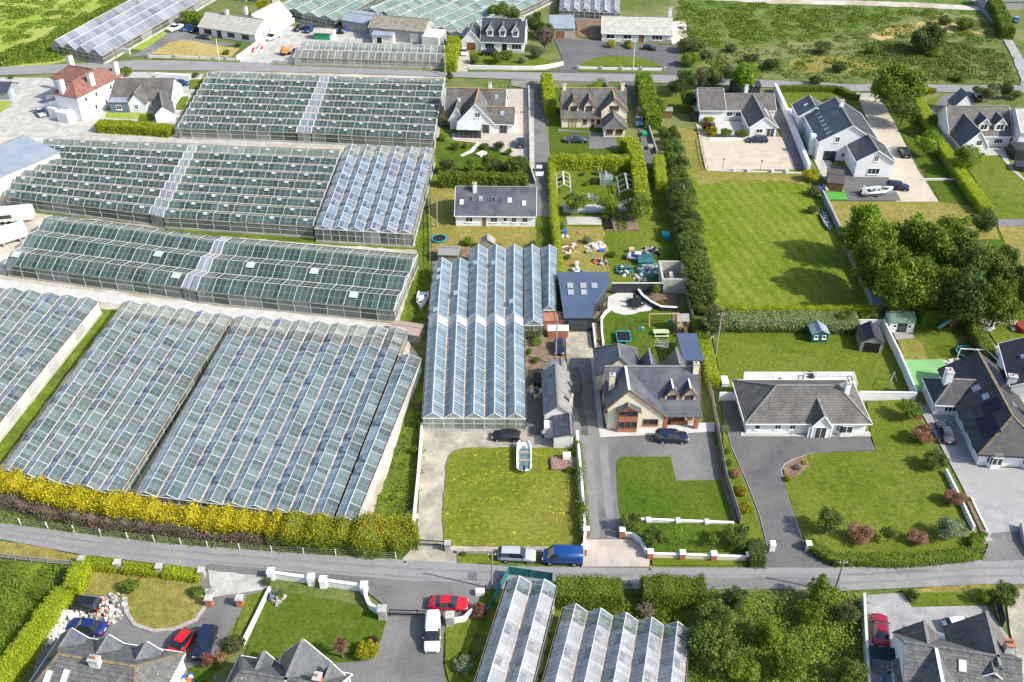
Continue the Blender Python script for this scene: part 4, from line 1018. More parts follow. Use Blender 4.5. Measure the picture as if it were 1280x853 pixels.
# solar roof house
sheet('lawn', [(1114, 398), (1215, 402), (1232, 440), (1215, 452), (1128, 452)], G_LAWN, 3)
sheet('lawn', [(1122, 426), (1148, 426), (1160, 450), (1130, 450)], G_DRY, 3.4, .2)
sheet('terrace', [(1115, 414), (1140, 412), (1143, 424), (1120, 426)], GREYW, 4)
sheet('artificial_lawn', [(1129, 451), (1180, 450), (1192, 470), (1200, 492), (1140, 492)], ASTROP, 4)
sheet('terrace', [(1178, 452), (1232, 448), (1236, 470), (1190, 472)], PALEP, 4.4)
sheet('lawn', [(1225, 400), (1340, 402), (1340, 450), (1262, 448), (1245, 430)], G_LAWN, 3)
sheet('terrace', [(1215, 388), (1240, 388), (1244, 412), (1236, 416), (1228, 414)], PALEP, 4)
sheet('terrace', [(1240, 434), (1262, 432), (1268, 452), (1246, 456)], PALEP, 4)
sheet('driveway', [(1146, 508), (1200, 505), (1222, 585), (1340, 588), (1340, 700), (1230, 702), (1240, 690), (1225, 655), (1203, 610), (1182, 570), (1164, 538)], GRAVG, 3)
sheet('driveway', [(1240, 668), (1278, 664), (1300, 700), (1228, 703)], ASPHM, 4.2, .1)
sheet('flower_bed', [(1208, 628), (1216, 626), (1234, 664), (1226, 668)], BARKM, 5)
# below the road, left
sheet('garden', [(-80, 688), (0, 700), (96, 704), (92, 712), (70, 750), (0, 840), (-80, 940)], G_STRIP, 2, .3)
sheet('verge', [(-80, 664), (0, 676), (98, 695), (96, 704), (0, 694), (-80, 682)], G_DRY, 3, .2)
sheet('driveway', [(76, 742), (104, 712), (250, 713), (340, 722), (330, 742), (300, 770), (280, 800), (270, 850), (215, 848), (40, 850), (50, 800)], ASPHM, 2)
sheet('driveway', [(260, 712), (342, 722), (330, 738), (265, 748)], CONC, 3)
sheet('lawn', [(104, 712), (250, 722), (257, 756), (245, 775), (217, 787), (192, 789), (170, 781), (159, 765), (158, 748), (120, 745), (101, 744)], G_DRY, 4, .1)
kerb([(258, 757), (245, 776), (217, 788), (192, 790), (169, 782), (158, 766), (157, 748)], .45, .25, STONE)
sheet('lawn', [(310, 745), (335, 738), (300, 800), (280, 830), (262, 853), (240, 853), (290, 800)], G_LAWN, 3, .1)
sheet('lawn', [(236, 836), (275, 828), (262, 853), (236, 853)], G_DARK, 3.5, .1)
sheet('lawn', [(338, 738), (480, 762), (484, 770), (478, 805), (472, 828), (400, 835), (305, 822)], G_DARK, 3)
sheet('driveway', [(430, 726), (600, 738), (598, 772), (561, 774), (487, 771), (480, 758), (458, 740)], ASPHM, 4.6)
sheet('driveway', [(485, 770), (561, 774), (553, 800), (554, 830), (560, 900), (380, 900), (400, 832), (450, 828), (473, 812)], ASPHM, 3)
sheet('lawn', [(558, 778), (604, 768), (572, 853), (566, 870), (556, 830)], G_LAWN, 4, .08)
# below the road, right
sheet('garden', [(600, 738), (860, 738), (866, 860), (560, 860)], G_STRIP, 2)
sheet('garden', [(860, 738), (1083, 742), (1083, 960), (860, 960)], G_MEAD, 2)
sheet('driveway', [(1083, 745), (1128, 742), (1140, 760), (1232, 758), (1262, 800), (1290, 860), (1270, 900), (1083, 900)], GRAVG, 3)
sheet('verge', [(1128, 740), (1240, 734), (1246, 744), (1236, 756), (1140, 760)], G_LAWN, 4, .15)
sheet('verge', [(1128, 738), (1240, 731), (1246, 738), (1130, 744)], G_DRY, 4.3, .15)
sheet('driveway', [(1256, 738), (1370, 734), (1370, 900), (1290, 900), (1262, 790)], DCONC, 4)

# ================================================================== GLASSHOUSES
BIG = 'glasshouses of the nursery'
greenhouse('dark green glasshouse at the far road, left of the pale gravel walk', [(222, 161), (370, 166), (402, 95), (262, 90)], 9, 'x', bays=9, rise=.62, barw=.055, ridgew=.06, ridgem=PBAR, vents=60, sub=3)
greenhouse('dark green glasshouse at the far road beside the white dormer house', [(389, 167), (542, 175), (556, 99), (413, 96)], 9, 'x', bays=9, rise=.62, barw=.055, ridgew=.06, ridgem=PBAR, vents=60, sub=3)
greenhouse('dark green glasshouse next to the pale blue metal barn roof', [(5, 246), (186, 268), (238, 181), (58, 174)], 9, 'x', bays=9, rise=.62, barw=.055, ridgew=.06, ridgem=PBAR, vents=60)
greenhouse('dark green glasshouse between the gravel walk and the blue vented glasshouse', [(204, 272), (391, 284), (427, 188), (249, 181)], 9, 'x', bays=9, rise=.62, barw=.055, ridgew=.06, ridgem=PBAR, vents=60)
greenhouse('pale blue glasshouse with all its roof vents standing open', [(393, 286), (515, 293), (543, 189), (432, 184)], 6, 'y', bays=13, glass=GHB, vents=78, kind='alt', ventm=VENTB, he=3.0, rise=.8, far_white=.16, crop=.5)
greenhouse('whitewashed corridor roof between the two far dark glasshouses', [(370.5, 166), (388.5, 167), (412.5, 96), (402.5, 95)], 9, 'x', bays=2, rise=.62, glass=GHS, walls=GHT, crop=0, floor=CONC, barw=.06)
greenhouse('whitewashed corridor roof left of the glasshouse beside the blue vented one', [(186.5, 268), (203.5, 272), (248.5, 181), (238.5, 181)], 9, 'x', bays=2, rise=.62, glass=GHS, walls=GHT, crop=0, floor=CONC, barw=.06)
greenhouse('whitewashed corridor roof in the middle of the low three-span greenhouse', [(226.5, 360), (244.5, 364), (288.5, 298), (278.5, 297)], 3, 'x', bays=2, rise=1.0, glass=GHS, walls=GHT, crop=0, floor=CONC, barw=.06)
greenhouse('long low three-span greenhouse, its left half', [(5, 331), (226, 360), (278, 297), (66, 269)], 3, 'x', bays=11, rise=1.0, barw=.06, ridgem=PBAR, vents=3, kind='rnd', gut=GBAR, plinth=.3)
greenhouse('long low three-span greenhouse, its right half ending at the grass track', [(245, 364), (492, 389), (522, 319), (289, 298)], 3, 'x', bays=12, rise=1.0, barw=.06, ridgem=PBAR, vents=3, kind='rnd', gut=GBAR, plinth=.3)
greenhouse('large glasshouse cut by the left edge of the photo, with a whitewashed side wall', [(-20, 553), (-24-165, 525), (-38, 356), (123, 377)][1:2]+[(-20, 553), (123, 377), (-38, 356)], 7, 'y', bays=12, glass=GHM, skylit=GHL, walls=GHV, ridgew=.06, ridgem=PBAR, sub=3, finew=.022, barw=.055, vents=40, kind='alt', ventm=VENTB, rise=.62)
greenhouse('six-span glasshouse above the yellow gorse hedge, beside the green grass strip', [(0, 590), (148, 619), (290, 397), (155, 378)], 6, 'y', bays=15, glass=GHM, skylit=GHL, ridgew=.06, ridgem=PBAR, sub=3, finew=.022, barw=.055, vents=40, kind='rnd', ventm=VENTB, rise=.62, far_white=.12)
greenhouse('largest glasshouse of nine spans above the gorse hedge', [(169, 618), (417, 648), (509, 414), (296, 397)], 9, 'y', bays=15, glass=GHM, skylit=GHL, ridgew=.06, ridgem=PBAR, sub=3, finew=.022, barw=.055, vents=60, kind='rnd', ventm=VENTB, rise=.62, far_white=.14, gut=OBAR)
greenhouse('single narrow glasshouse span along the grass track, with a white side wall', [(418, 649), (444, 652), (526, 449), (498, 445)], 1, 'y', bays=14, glass=GHM, skylit=GHL, walls=GHV, ridgew=.08, sub=2, barw=.055, vents=4, kind='rnd', ventm=VENTB, rise=.62, far_white=.08)
greenhouse('blue five-span glasshouse with white ridges in front of the concrete yard', [(528, 523), (657, 524), (655, 400), (536, 400)], 5, 'y', bays=9, far_white=.09, farm=GHV, glass=GHC, skylit=GHK, sub=4, ridgew=.14, rise=1.1, finew=.05, barw=.07, crop=0, floor=DUST)
greenhouse('blue two-span glasshouse behind the white boat, under a grey shed roof', [(535.5, 398), (584, 398), (587, 329), (542, 329)], 2, 'y', bays=7, glass=GHC, skylit=GHK, sub=4, ridgew=.14, rise=1.1, finew=.05, crop=0, floor=DUST, vents=5, kind='rnd')
greenhouse('blue three-span glasshouse in front of the slate bungalow lawn', [(584, 398), (654, 398), (654, 312), (587, 312)], 3, 'y', bays=9, glass=GHC, skylit=GHK, sub=4, ridgew=.14, rise=1.1, finew=.05, crop=0, floor=DUST, vents=8, kind='rnd')
greenhouse('blue single-span glasshouse beside the three-span one, ending at a brown shrub', [(655, 407), (679, 407), (675.5, 312), (654.5, 312)], 1, 'y', bays=9, glass=GHC, skylit=GHK, sub=4, ridgew=.14, rise=1.1, finew=.05, crop=0, floor=DUST)
greenhouse('blue narrow glasshouse by the lime hedge and navy-roofed garage', [(678.5, 388), (694, 388), (697, 312), (676, 312)], 1, 'y', bays=8, glass=GHC, skylit=GHK, sub=4, ridgew=.13, rise=1.0, finew=.05, crop=0, floor=DUST)
greenhouse('grey two-span glasshouse under dark mesh at the road, below the utility pole', [(577, 905), (654, 905), (696, 734), (634, 726)], 2, 'y', bays=9, glass=GHW, skylit=GHX, sub=2, rise=1.1, barw=.05, ridgew=.09, crop=0, floor=CONC, he=2.6, far_white=.12, farm=GHZ, vents=14, kind='alt', ventm=VENTW, ventopen=.12)
greenhouse('grey five-span glasshouse with panes whitewashed, below the clipped road hedge', [(664, 905), (852, 905), (862, 788), (704, 760)], 5, 'y', bays=6, glass=GHW, skylit=GHX, sub=4, rise=1.1, barw=.045, ridgew=.08, crop=0, floor=CONC, he=2.6, finew=.03, far_white=.2, farm=GHZ, vents=24, kind='alt', ventm=VENTW, ventopen=.12)
greenhouse('pale silvery glasshouse running away past the bright meadow', [(63, 56), (127, 70), (315, -36), (240, -40)], 4, 'y', bays=18, glass=GHS, skylit=GHB, rise=1.6, sub=2, crop=.3)
greenhouse('milky green glasshouse behind the pale-roofed bungalow', [(341, 9), (418, 26), (490, -12), (400, -20)], 4, 'y', bays=7, glass=GHG, rise=.9, sub=2)
greenhouse('milky green glasshouse behind the brown-roofed packing shed', [(455, 12), (582, 46), (695, -8), (565, -32)], 7, 'y', bays=12, glass=GHG, rise=.9, sub=2, vents=20, kind='rnd')
greenhouse('white and blue glasshouse at the top, behind the pale bungalow and garage', [(699, 13), (775, 17), (775, -14), (702, -14)], 6, 'y', bays=6, glass=GHS, rise=1.0, sub=2)
greenhouse('derelict low glasshouse along the far road, in front of the packing shed', [(367, 72), (554, 78), (556, 57), (380, 52)], 2, 'x', bays=22, glass=GHT, rise=1.0, sub=2, crop=0, plinth=.9, he=2.2, barw=.1)
# ================================================================== HOUSES
# -- big cream house with brick bay
h = House((757.5, 537.5), (826, 537.5), 'large cream house with slate roof, brick bay and two dormers, facing the navy suv', rot=0)
m0 = h.blk(0, 1.5, 13.4, 9.3, 2.8, 7.4, roof=SLATE, wall=CREAM, trim=BROWNW)
h.blk(.1, 0, 8.3, 5.0, 4.4, 7.55, ax='y', rp=.33, hw2=2.75, wall=CREAM, roof=SLATE, trim=BROWNW, ridge=WTRIM)
h.blk(-.6, 9.0, 5.6, 15.5, 3.2, 6.3, ax='y', wall=CREAM, roof=SLATE, trim=None, hip=(0, 3.0))
h.blk(5.9, 9.0, 8.6, 12.6, 2.9, 5.1, ax='y', wall=CREAM, roof=SLATE, trim=None)
h.blk(10.0, 9.0, 12.8, 12.8, 2.9, 5.2, ax='y', wall=CREAM, roof=SLATE, trim=None)
h.box(8.7, 9.3, 0, 9.9, 11.5, 2.6, PALEW, 'rear_porch')
for cx in (9.4, 11.9): h.dormer(cx, 2.3, 1.9, 3.4, 4.7, 6.0, 6.0, wall=CREAM, trim=BROWNW, frame=BROWNW, ridge=WTRIM)
b = MB(); b.box(1.5, -.75, 0, 4.3, 0, .9); b.box(1.5, -.75, 2.2, 4.3, 0, 3.15); ob = b.build('brick_bay', BRICK, h.root)
b = MB(); b.box(1.62, -.68, .9, 4.18, 0, 2.2); b.box(1.62, -.68, 3.15, 4.18, 0, 4.25); b.build('bay_window', PANE, ob)
b = MB()
for z0, z1 in ((.9, 2.2), (3.15, 4.25)):
    for x in (1.56, 2.46, 3.34, 4.24): b.box(x-.06, -.78, z0, x+.06, -.66, z1)
    b.box(1.5, -.79, z1-.1, 4.3, -.66, z1); b.box(1.5, -.79, z0, 4.3, -.66, z0+.1)
b.build('window_frame', BROWNW, ob)
h.blk(1.35, -.95, 4.45, .4, 4.3, 5.15, ax='y', z0=4.22, wall=BRICK, roof=SLATE, trim=BROWNW, ov=.2, names=('bay_gable', 'bay_roof'))
h.wins('S', 0, [(6.3, .95, 2.2, 1.1, 2)], BROWNW)
h.wins('S', 1.5, [(10.6, .8, 1.7, 1.2, 2), (12.3, .8, .7, 1.3, 0)], BROWNW)
h.door('S', 1.5, 9.0, 1.2, 2.2, leaf=BROWNW, frame=WTRIM)
for x in (8.45, 12.9):
    b = MB(); b.box(x-.3, -.05, 0, x+.3, .45, 2.65); b.build('porch_pillar', BRICK, h.root)
b = MB(); b.box(9.4, .9, 0, 11.9, 1.5, .75); b.build('brick_planter', BRICK, h.root)
b = MB(); b.poly([(8.0, -.15, 2.62), (13.65, -.15, 2.62), (13.65, 1.6, 3.05), (8.0, 1.6, 3.05)]); b.hexa([(8.0, -.15, 2.45), (13.65, -.15, 2.45), (13.65, 1.6, 2.88), (8.0, 1.6, 2.88)], [(8.0, -.15, 2.6), (13.65, -.15, 2.6), (13.65, 1.6, 3.03), (8.0, 1.6, 3.03)]); b.build('porch_roof', SLATE, h.root)
h.chimney(.75, 3.3, 4, 7.6, .8, .7, CREAM, 1); h.chimney(12.9, 5.0, 6, 8.3, .8, .7, CREAM, 1)
h.wins('W', 0, [(4, 1, 1.2, 1.1), (7.5, 1, 1.2, 1.1)], BROWNW)
# -- white bungalow
h = House((932, 543), (1083, 543), 'long low white bungalow with hipped grey tiled roof and small gabled porch', rot=0)
h.blk(0, 0, 17, 9.0, 2.7, 5.35, hip=(4.6, 3.6), wall=WHITE, roof=GTILE, ov=.5)
h.blk(9.0, -.9, 11.6, 3.0, 2.6, 4.35, ax='y', roof=GTILE, ov=.25)
h.door('S', -.9, 10.3, 1.7, 2.1, leaf=PANE, frame=WTRIM, bars=1)
h.wins('S', 0, [(1.5, .95, .8, 1.1, 0), (4.4, .95, .9, 1.1, 1), (6.5, .95, .9, 1.1, 1)])
h.bay(14.0, 0, 2.3, .7, .8, 2.2, roof=GTILE)
for x in (8.7, 11.9):
    b = MB(); b.box(x-.1, -.8, 0, x+.1, -.6, 2.5); b.build('porch_post', WTRIM, h.root)
h.chimney(14.6, 4.0, 4, 6.5, .7, .9, WHITE, 1)
h.wins('W', 0, [(3, 1, 1, 1.1), (6, 1, 1, 1.1)]); h.wins('E', 17, [(4, 1, 1, 1.1)])
# -- solar roof house
h = House((1220, 582), (1280, 582), 'white house with black tiled roof carrying solar panels, right of the tree lawn', rot=-4)
s0 = h.blk(0, 0, 9.0, 18.5, 2.7, 6.0, ax='y', hip=(3.8, 0), wall=WHITE, roof=BTILE, ov=.45, ridge=TRIDGE, trim=BLACKM)
s1 = h.blk(-3.0, 10.4, 4.5, 16.0, 2.6, 4.7, hip=(2.6, 0), wall=WHITE, roof=BTILE, ov=.4, trim=WTRIM)
h.onroof(s0, 'W', 1.75, 3.9, 4.0, 2.4, 'solar_panel', BLACKM, SOLAR, 4, 2, t=.1); h.onroof(s0, 'W', 3.0, 7.2, 2.3, 2.3, 'solar_panel', BLACKM, SOLAR, 2, 2, t=.1)
h.onroof(s0, 'W', 2.9, 9.3, 1.1, 1.0); h.onroof(s0, 'W', 2.4, 11.6, 1.1, 1.2); h.onroof(s0, 'E', 6.6, 8, 1.0, 1.2)
h.onroof(s0, 'E', 6.5, 14.0, 5.4, 2.6, 'solar_panel', BLACKM, SOLAR, 5, 2, t=.1)
h.bay(2.2, 0, 2.1, .7, .8, 2.2, roof=GTILE); h.bay(7.0, 0, 2.1, .7, .8, 2.2, roof=GTILE)
h.wins('W', 0, [(2.5, 1, 1.3, 1.1), (6.0, 1, 1.3, 1.1), (8.5, 1, 1.0, 1.1)]); h.wins('S', 10.4, [(-.8, .9, 1.7, 1.3, 2)]); h.wins('N', 18.5, [(3, 1, 1.2, 1.1)])
h.chimney(-1.2, 13.4, 3.5, 6.2, .9, 1.3, WHITE, 1); h.chimney(8.8, 7.5, 2.5, 6.0, 1.4, .9, WHITE, 1)
# -- neighbour cut by the right edge
h = House((1258, 512), (1290, 512), 'white house with navy felt roof at the right edge, beside the patio with metal chairs', rot=-14)
n0 = h.blk(-.3, .5, 8.5, 11.0, 4.2, 6.6, ax='y', wall=WHITE, roof=FELT, ov=.3)
h.onroof(n0, 'W', 2.0, 6.5, 1.0, 1.2); h.onroof(n0, 'W', 2.3, 3.4, 1.0, 1.2); h.wins('W', -.3, [(4, 1, 1, 1.1), (8, 1, 1, 1.1)]); h.wins('N', 11, [(3, 1, 1.4, 1.2)])
h.chimney(-.4, 1.2, 2.4, 5.4, 1.2, .8, WHITE, 1)
# -- cream dormer house by the tarmac lane
h = House((702, 160), (757, 160), 'cream house with orange lichen ridge, two dormers and a projecting gable', rot=0)
h.blk(0, 0, 15, 10.5, 2.8, 7.6, wall=CREAM, roof=GTILE, trim=BROWNW, ridge=ORIDGE)
h.blk(9.1, -.4, 14.9, 5, 4.6, 7.3, ax='y', wall=CREAM, roof=GTILE, trim=BROWNW, ridge=ORIDGE)
h.blk(9.4, -5.4, 14.2, 0, 2.6, 4.5, ax='y', wall=CREAM, roof=GTILE, trim=BROWNW, hip=(.8, 0))
h.blk(8.8, 9, 13, 13.5, 2.8, 7.0, ax='y', hip=(0, 2.4), wall=CREAM, roof=GTILE, trim=None)
for cx in (2.7, 6.3): h.dormer(cx, 1.0, 2.3, 3.4, 5.1, 6.8, 6.2, wall=CREAM, roof=GTILE, trim=BROWNW, frame=BROWNW)
h.wins('S', 0, [(5.4, 1, .9, 1.1, 1), (8.5, 1, .8, 1.1, 0)], BROWNW); h.wins('S', -.4, [(12, 4.5, 2.1, 1.1, 2)], BROWNW)
h.wins('S', -5.4, [(10.7, .8, 1.5, 1.2, 1), (12.9, .8, 1.5, 1.2, 1)], BROWNW)
h.door('S', 0, 2.5, 1.8, 2.2, leaf=PALEW, frame=BROWNW, bars=1); h.door('S', 0, 7.2, 1.1, 2.2)
h.chimney(.6, 5.2, 6, 8.6, .8, .8, CREAM, 1); h.chimney(14.2, 5.2, 6, 8.8, .8, .8, CREAM, 1); h.wins('E', 15, [(4, 1, 1, 1.1)])
# -- white dormer house by the lane
h = House((573, 163), (640, 166), 'white house with big front gable, conservatory and orange lichen ridge beside the far glasshouse', rot=-4)
w0 = h.blk(-3.4, 3.0, 10.5, 12.5, 2.9, 7.2, wall=WHITE, roof=GTILE, ridge=ORIDGE)
w1 = h.blk(.2, -1.5, 8.2, 7.5, 2.9, 7.2, ax='y', wall=WHITE, roof=GTILE, ridge=ORIDGE)
w2 = h.blk(6.5, -1.2, 13.0, 5, 2.7, 5.2, wall=WHITE, roof=GTILE, ridge=ORIDGE)
h.blk(-2.0, .5, 1.2, 6, 2.7, 5.4, ax='y', hip=(0, 0), wall=WHITE, roof=GTILE)
h.onroof(w0, 'S', -.4, 5.4, .9, 1.2, pane=WTRIM); h.onroof(w0, 'S', 8.4, 6.2, .9, 1.4); h.onroof(w2, 'S', 10.2, .6, 1.0, 1.3)
h.onroof(w1, 'E', 6.2, 2.0, .8, 1.0); h.onroof(w1, 'E', 6.0, 3.8, .8, 1.0)
h.wins('S', -1.5, [(4.7, 3.9, 1.2, 1.2, 1)]); h.door('S', -1.5, 6.6, 1.5, 2.2, leaf=PANE, frame=BROWNW, bars=1); h.door('S', -1.2, 10.6, 1.7, 2.2, leaf=PANE, frame=BROWNW, bars=1)
b = MB(); b.hexa([(.2, -4.4, 0), (5.6, -4.4, 0), (5.6, -1.5, 0), (.2, -1.5, 0)], [(.2, -4.4, 2.1), (5.6, -4.4, 2.1), (5.6, -1.5, 2.6), (.2, -1.5, 2.6)]); co = b.build('conservatory', PANE, h.root)
b = MB()
for i in range(6): x = .2+i*1.08; b.box(x-.06, -4.47, 0, x+.06, -4.35, 2.1)
b.bar((.2, -4.4, 1.0), (5.6, -4.4, 1.0), .06); b.build('conservatory_frame', BLACKM, co)
b = MB(); b.hexa([(.1, -4.6, 2.1), (5.7, -4.6, 2.1), (5.7, -1.5, 2.8), (.1, -1.5, 2.8)], [(.1, -4.6, 2.18), (5.7, -4.6, 2.18), (5.7, -1.5, 2.88), (.1, -1.5, 2.88)]); b.build('conservatory_roof', VENTG, co)
h.chimney(6.8, 8.0, 6.5, 8.6, .7, .7, WHITE, 1)
# -- slate bungalow
h = House((570, 283), (669, 284), 'plain white bungalow with blue slate roof and six rooflights, behind the blue glasshouse')
b0 = h.blk(0, 0, 15.4, 9.4, 2.7, 6.2, wall=WHITE, roof=SLATE, ridge=GRIDGE)
for x, y, pm in ((1.1, 2.0, WTRIM), (2.9, 2.6, PANE), (4.8, 2.6, SKYP), (7.3, 2.5, PANE), (10.4, 2.4, WTRIM), (13.2, 1.9, WTRIM)): h.onroof(b0, 'S', x, y, .85, 1.15, pane=pm)
h.wins('S', 0, [(2.6, .95, 1.4, 1.1), (7.4, .95, 1.4, 1.1), (9.6, 1.1, .8, .9, 0), (11.3, .95, 1.0, 1.1), (13.4, .95, 1.1, 1.1)]); h.door('S', 0, 5.5, 1.0, 2.1, leaf=BROWNW)
h.chimney(3.6, 3.9, 4.8, 7.4, .7, .7, WHITE, 1); h.wins('E', 15.4, [(3, 1, 1, 1.1)])
# -- big white house with navy roof
h = House((1026, 200), (1060, 222), 'large white house with navy slate roof and a row of rooflights', rot=-92)
v0 = h.blk(-15.2, -1.2, .3, 11.6, 4.5, 8.3, wall=WHITE, roof=DSLATE, ov=.3, verge=.25)
v1 = h.blk(-20.8, -2.6, -14, 4.2, 4.3, 6.5, wall=WHITE, roof=DSLATE, ov=.25, verge=.25)
v2 = h.blk(.3, 5.0, 8.4, 12.8, 3.9, 6.3, wall=WHITE, roof=DSLATE, ov=.25, verge=.25)
for i in range(6): h.onroof(v0, 'S', -11.6+i*2.05, .9, .8, 1.2)
for x in (-9.2, -8.1): h.onroof(v0, 'S', x, 3.5, .8, 1.2, pane=PANE)
h.onroof(v1, 'S', -17.2, -.6, .9, 1.1, pane=WTRIM)
for x in (-11, -7.5, -4, -1.5): h.onroof(v0, 'N', x, 8.6, .8, 1.4, pane=PANE)
for x in (3, 6): h.onroof(v2, 'N', x, 10.8, .8, 1.2, pane=PANE)
h.wins('E', .3, [(2.6, 4.3, 1.0, 1.3), (4.4, .9, .7, 1.0, 0)]); h.wins('E', 8.4, [(8.9, 3.8, .9, 1.3), (8.9, .8, 2.5, 1.4, 2)])
h.opening('E', .3, 1.6, .15, 2.6, 2.1, 'window', BLACKM, PANE, 2)
h.wins('S', -1.2, [(-12, 1, .9, 1.4, 0), (-7, 1, .9, 1.4, 0), (-2, 1, .9, 1.6, 0)]); h.wins('S', -2.6, [(-17.5, 1, .8, 1.4, 0)])
h.chimney(-10.2, 5.2, 7.4, 9.7, 1.0, .8, WHITE, 1)
b = MB(); b.box(-3.6, -2.3, 0, -2.2, -1.2, 4.6); b.build('stair_tower', WHITE, h.root)
# -- white house with dormers, far right
h = House((1195, 190), (1248, 184), 'white grey-roofed house with two white dormers and a dark front gable', rot=0)
r0 = h.blk(-1.2, 2.5, 12.6, 13, 3.0, 7.5, wall=WHITE, roof=GTILE)
h.blk(-.6, -3.2, 5.0, 7, 3.0, 6.3, ax='y', rp=.55, wall=WHITE, roof=DSLATE)
for cx in (6.2, 9.8): h.dormer(cx, 3.2, 2.3, 3.6, 5.3, 6.6, 7.5, roof=DSLATE)
h.wins('S', -3.2, [(2.9, 2.9, 1.2, 1.3, 1)]); h.wins('S', 2.5, [(5.6, .9, .8, 1.6, 0), (10.0, .9, 1.9, 1.1, 2)]); h.wins('W', -1.2, [(6, 1, .6, .8, 0)])
# -- house at the far right edge
h = House((1268, 190), (1290, 190), 'white gable-ended house cut by the right edge with an anthracite lean-to', rot=-3)
h.blk(0, 0, 10, 11, 5.0, 8.0, wall=WHITE, roof=PTILE)
h.dormer(3.2, 1.5, 2.4, 5.2, 6.3, 7.6, 6, wall=ANTH)
h.wins('S', 0, [(2, 1, 1.3, 1.2)]); h.box(-1.8, -4.5, 0, 3, -.1, 2.4, ANTH, 'lean_to')
# -- L-shaped white house on buff gravel
h = House((872.5, 153), (936, 153), 'l-shaped white house with grey roofs around a shrub court, on the buff gravel yard', rot=0)
h.blk(.1, -.2, 6.0, 9, 3.3, 6.3, wall=WHITE, roof=GTILE, rp=.6)
h.blk(6.0, 1.3, 18.2, 9, 2.7, 5.0, wall=WHITE, roof=GTILE)
q0 = h.blk(10.3, -8.4, 16.4, 4.5, 2.6, 4.9, ax='y', wall=WHITE, roof=GTILE)
for y in (-4.5, -3, -1.5): h.onroof(q0, 'E', 15.0, y, .8, 1.0, pane=WTRIM)
h.wins('S', 1.3, [(7.5, .9, 1.4, 1.1), (9.6, .9, 1.3, 1.1)]); h.wins('S', -8.4, [(12.6, 1.0, 1.5, 1.0)]); h.opening('S', -8.4, 15.1, .1, 1.9, 2.1, 'door', WTRIM, PANE, 1); h.chimney(11.9, 6.5, 4, 6.6, .8, .8, WHITE, 1)
h.box(-1.5, 0, 0, 0, 1.2, 2.2, BLACKM, 'side_gate')
# -- far houses along the far road
h = House((250, 44), (310, 54), 'pale-roofed white bungalow with a sunlit gable end behind the parched lawn', rot=-22)
h.blk(0, 0, 19.2, 9.5, 2.7, 5.4, wall=WHITE, roof=PTILE, trim=None); h.blk(11.5, 5, 19, 19, 2.7, 6.4, ax='y', wall=WHITE, roof=PTILE, trim=None)
h.wins('S', 0, [(3, .8, 2.6, 1.2, 2), (11, .8, 2.4, 1.2, 2), (15.8, .8, 2.4, 1.2, 2)], BROWNW); h.door('S', 0, 7, 1.8, 2.2, leaf=PANE)
h.chimney(7.0, 4.8, 4.8, 6.7, .9, .9, WHITE, 1); h.chimney(10.5, 9, 4.5, 6.8, .9, .9, WHITE, 1); h.wins('E', 19.2, [(4, 1, .8, 1.1), (7, 1, .8, 1.1)])
h = House((601, 64), (652, 68), 'white house with dark slate roof and three dormers on the far road', rot=-6)
h.blk(0, 0, 12, 10, 3.0, 7.6, wall=WHITE, roof=DSLATE); h.blk(-5.4, .3, -.1, 9, 2.6, 5.6, ax='y', wall=WHITE, roof=DSLATE)
for cx in (2.5, 6, 9.5): h.dormer(cx, 1.0, 1.8, 3.8, 5.6, 7.0, 6.5, roof=DSLATE)
h.wins('S', 0, [(2.5, .7, 2.6, 1.6, 2), (10, .7, 2.8, 1.6, 2)]); h.door('S', 0, 6.6, 1.6, 2.3, leaf=BLACKM); h.door('S', .3, -2.7, 2.6, 2.3, leaf=BROWNW, kind='garage_door')
h.chimney(11.2, 5, 6, 8.6, .8, .8, WHITE, 1)
h = House((752, 52), (838, 56), 'long pale-tiled cream bungalow behind the half-moon lawn', rot=-4)
h.blk(0, 0, 19.6, 12, 2.6, 5.4, wall=OFFW, roof=PTILE, trim=WTRIM)
h.wins('S', 0, [(2.4, .8, 2.4, 1.3, 1), (7.2, .8, 2.4, 1.3, 1), (15.6, .7, 3.0, 1.5, 2)]); h.door('S', 0, 11.2, 1.9, 2.2, leaf=BROWNW)
b = MB(); b.box(12.6, -.06, 0, 19.55, -.005, .95); b.build('stone_facing', STONE, h.root); h.chimney(19.2, 7.5, 3, 7.4, .9, 1.5, WHITE, 1)
h = House((688, 49), (716, 49), 'detached garage with white sheet roof and brown door beside the tarmac forecourt', cat='garage', name='garage', rot=0)
h.blk(0, 0, 6.8, 11, 3.2, 4.1, wall=STONE, roof=PALEM, trim=None, rp=.8); h.door('S', 0, 2.7, 3.0, 2.4, leaf=BROWNW, kind='garage_door')
h = House((462, 50), (526, 56), 'long packing shed with rusty brown corrugated roof', cat='shed', name='packing_shed', rot=-14)
h.blk(0, 0, 16.5, 9, 3.8, 5.8, wall=GREYR, roof=RUSTR, trim=None); h.door('S', 0, 2, 2.6, 3, leaf=BLACKM, kind='garage_door')
h.door('S', 0, 13.5, 2.4, 2.8, leaf=OFFW, kind='garage_door')
h.box(16.6, -2.5, 0, 21.5, 4.5, 3.2, OFFW, 'lean_to')
h = House((466, 55), (494, 58), 'small white flat-roofed store in front of the packing shed', cat='shed', name='store', rot=-8)
h.blk(0, 0, 6.0, 4.0, 2.7, 3.1, wall=OFFW, roof=PALEM, trim=None); h.door('S', 0, 2, 1.6, 2.0, leaf=BLACKM)
h = House((428, 38), (460, 46), 'grey shed with flat white roof left of the packing shed', cat='shed', name='store', rot=-24)
h.blk(0, 0, 8.5, 9, 3.2, 3.9, wall=GREYR, roof=PALEM, trim=None)
h = House((393, 50), (411, 52), 'green-fronted hut with pale roof in the nursery yard', cat='shed', name='hut', rot=-6)
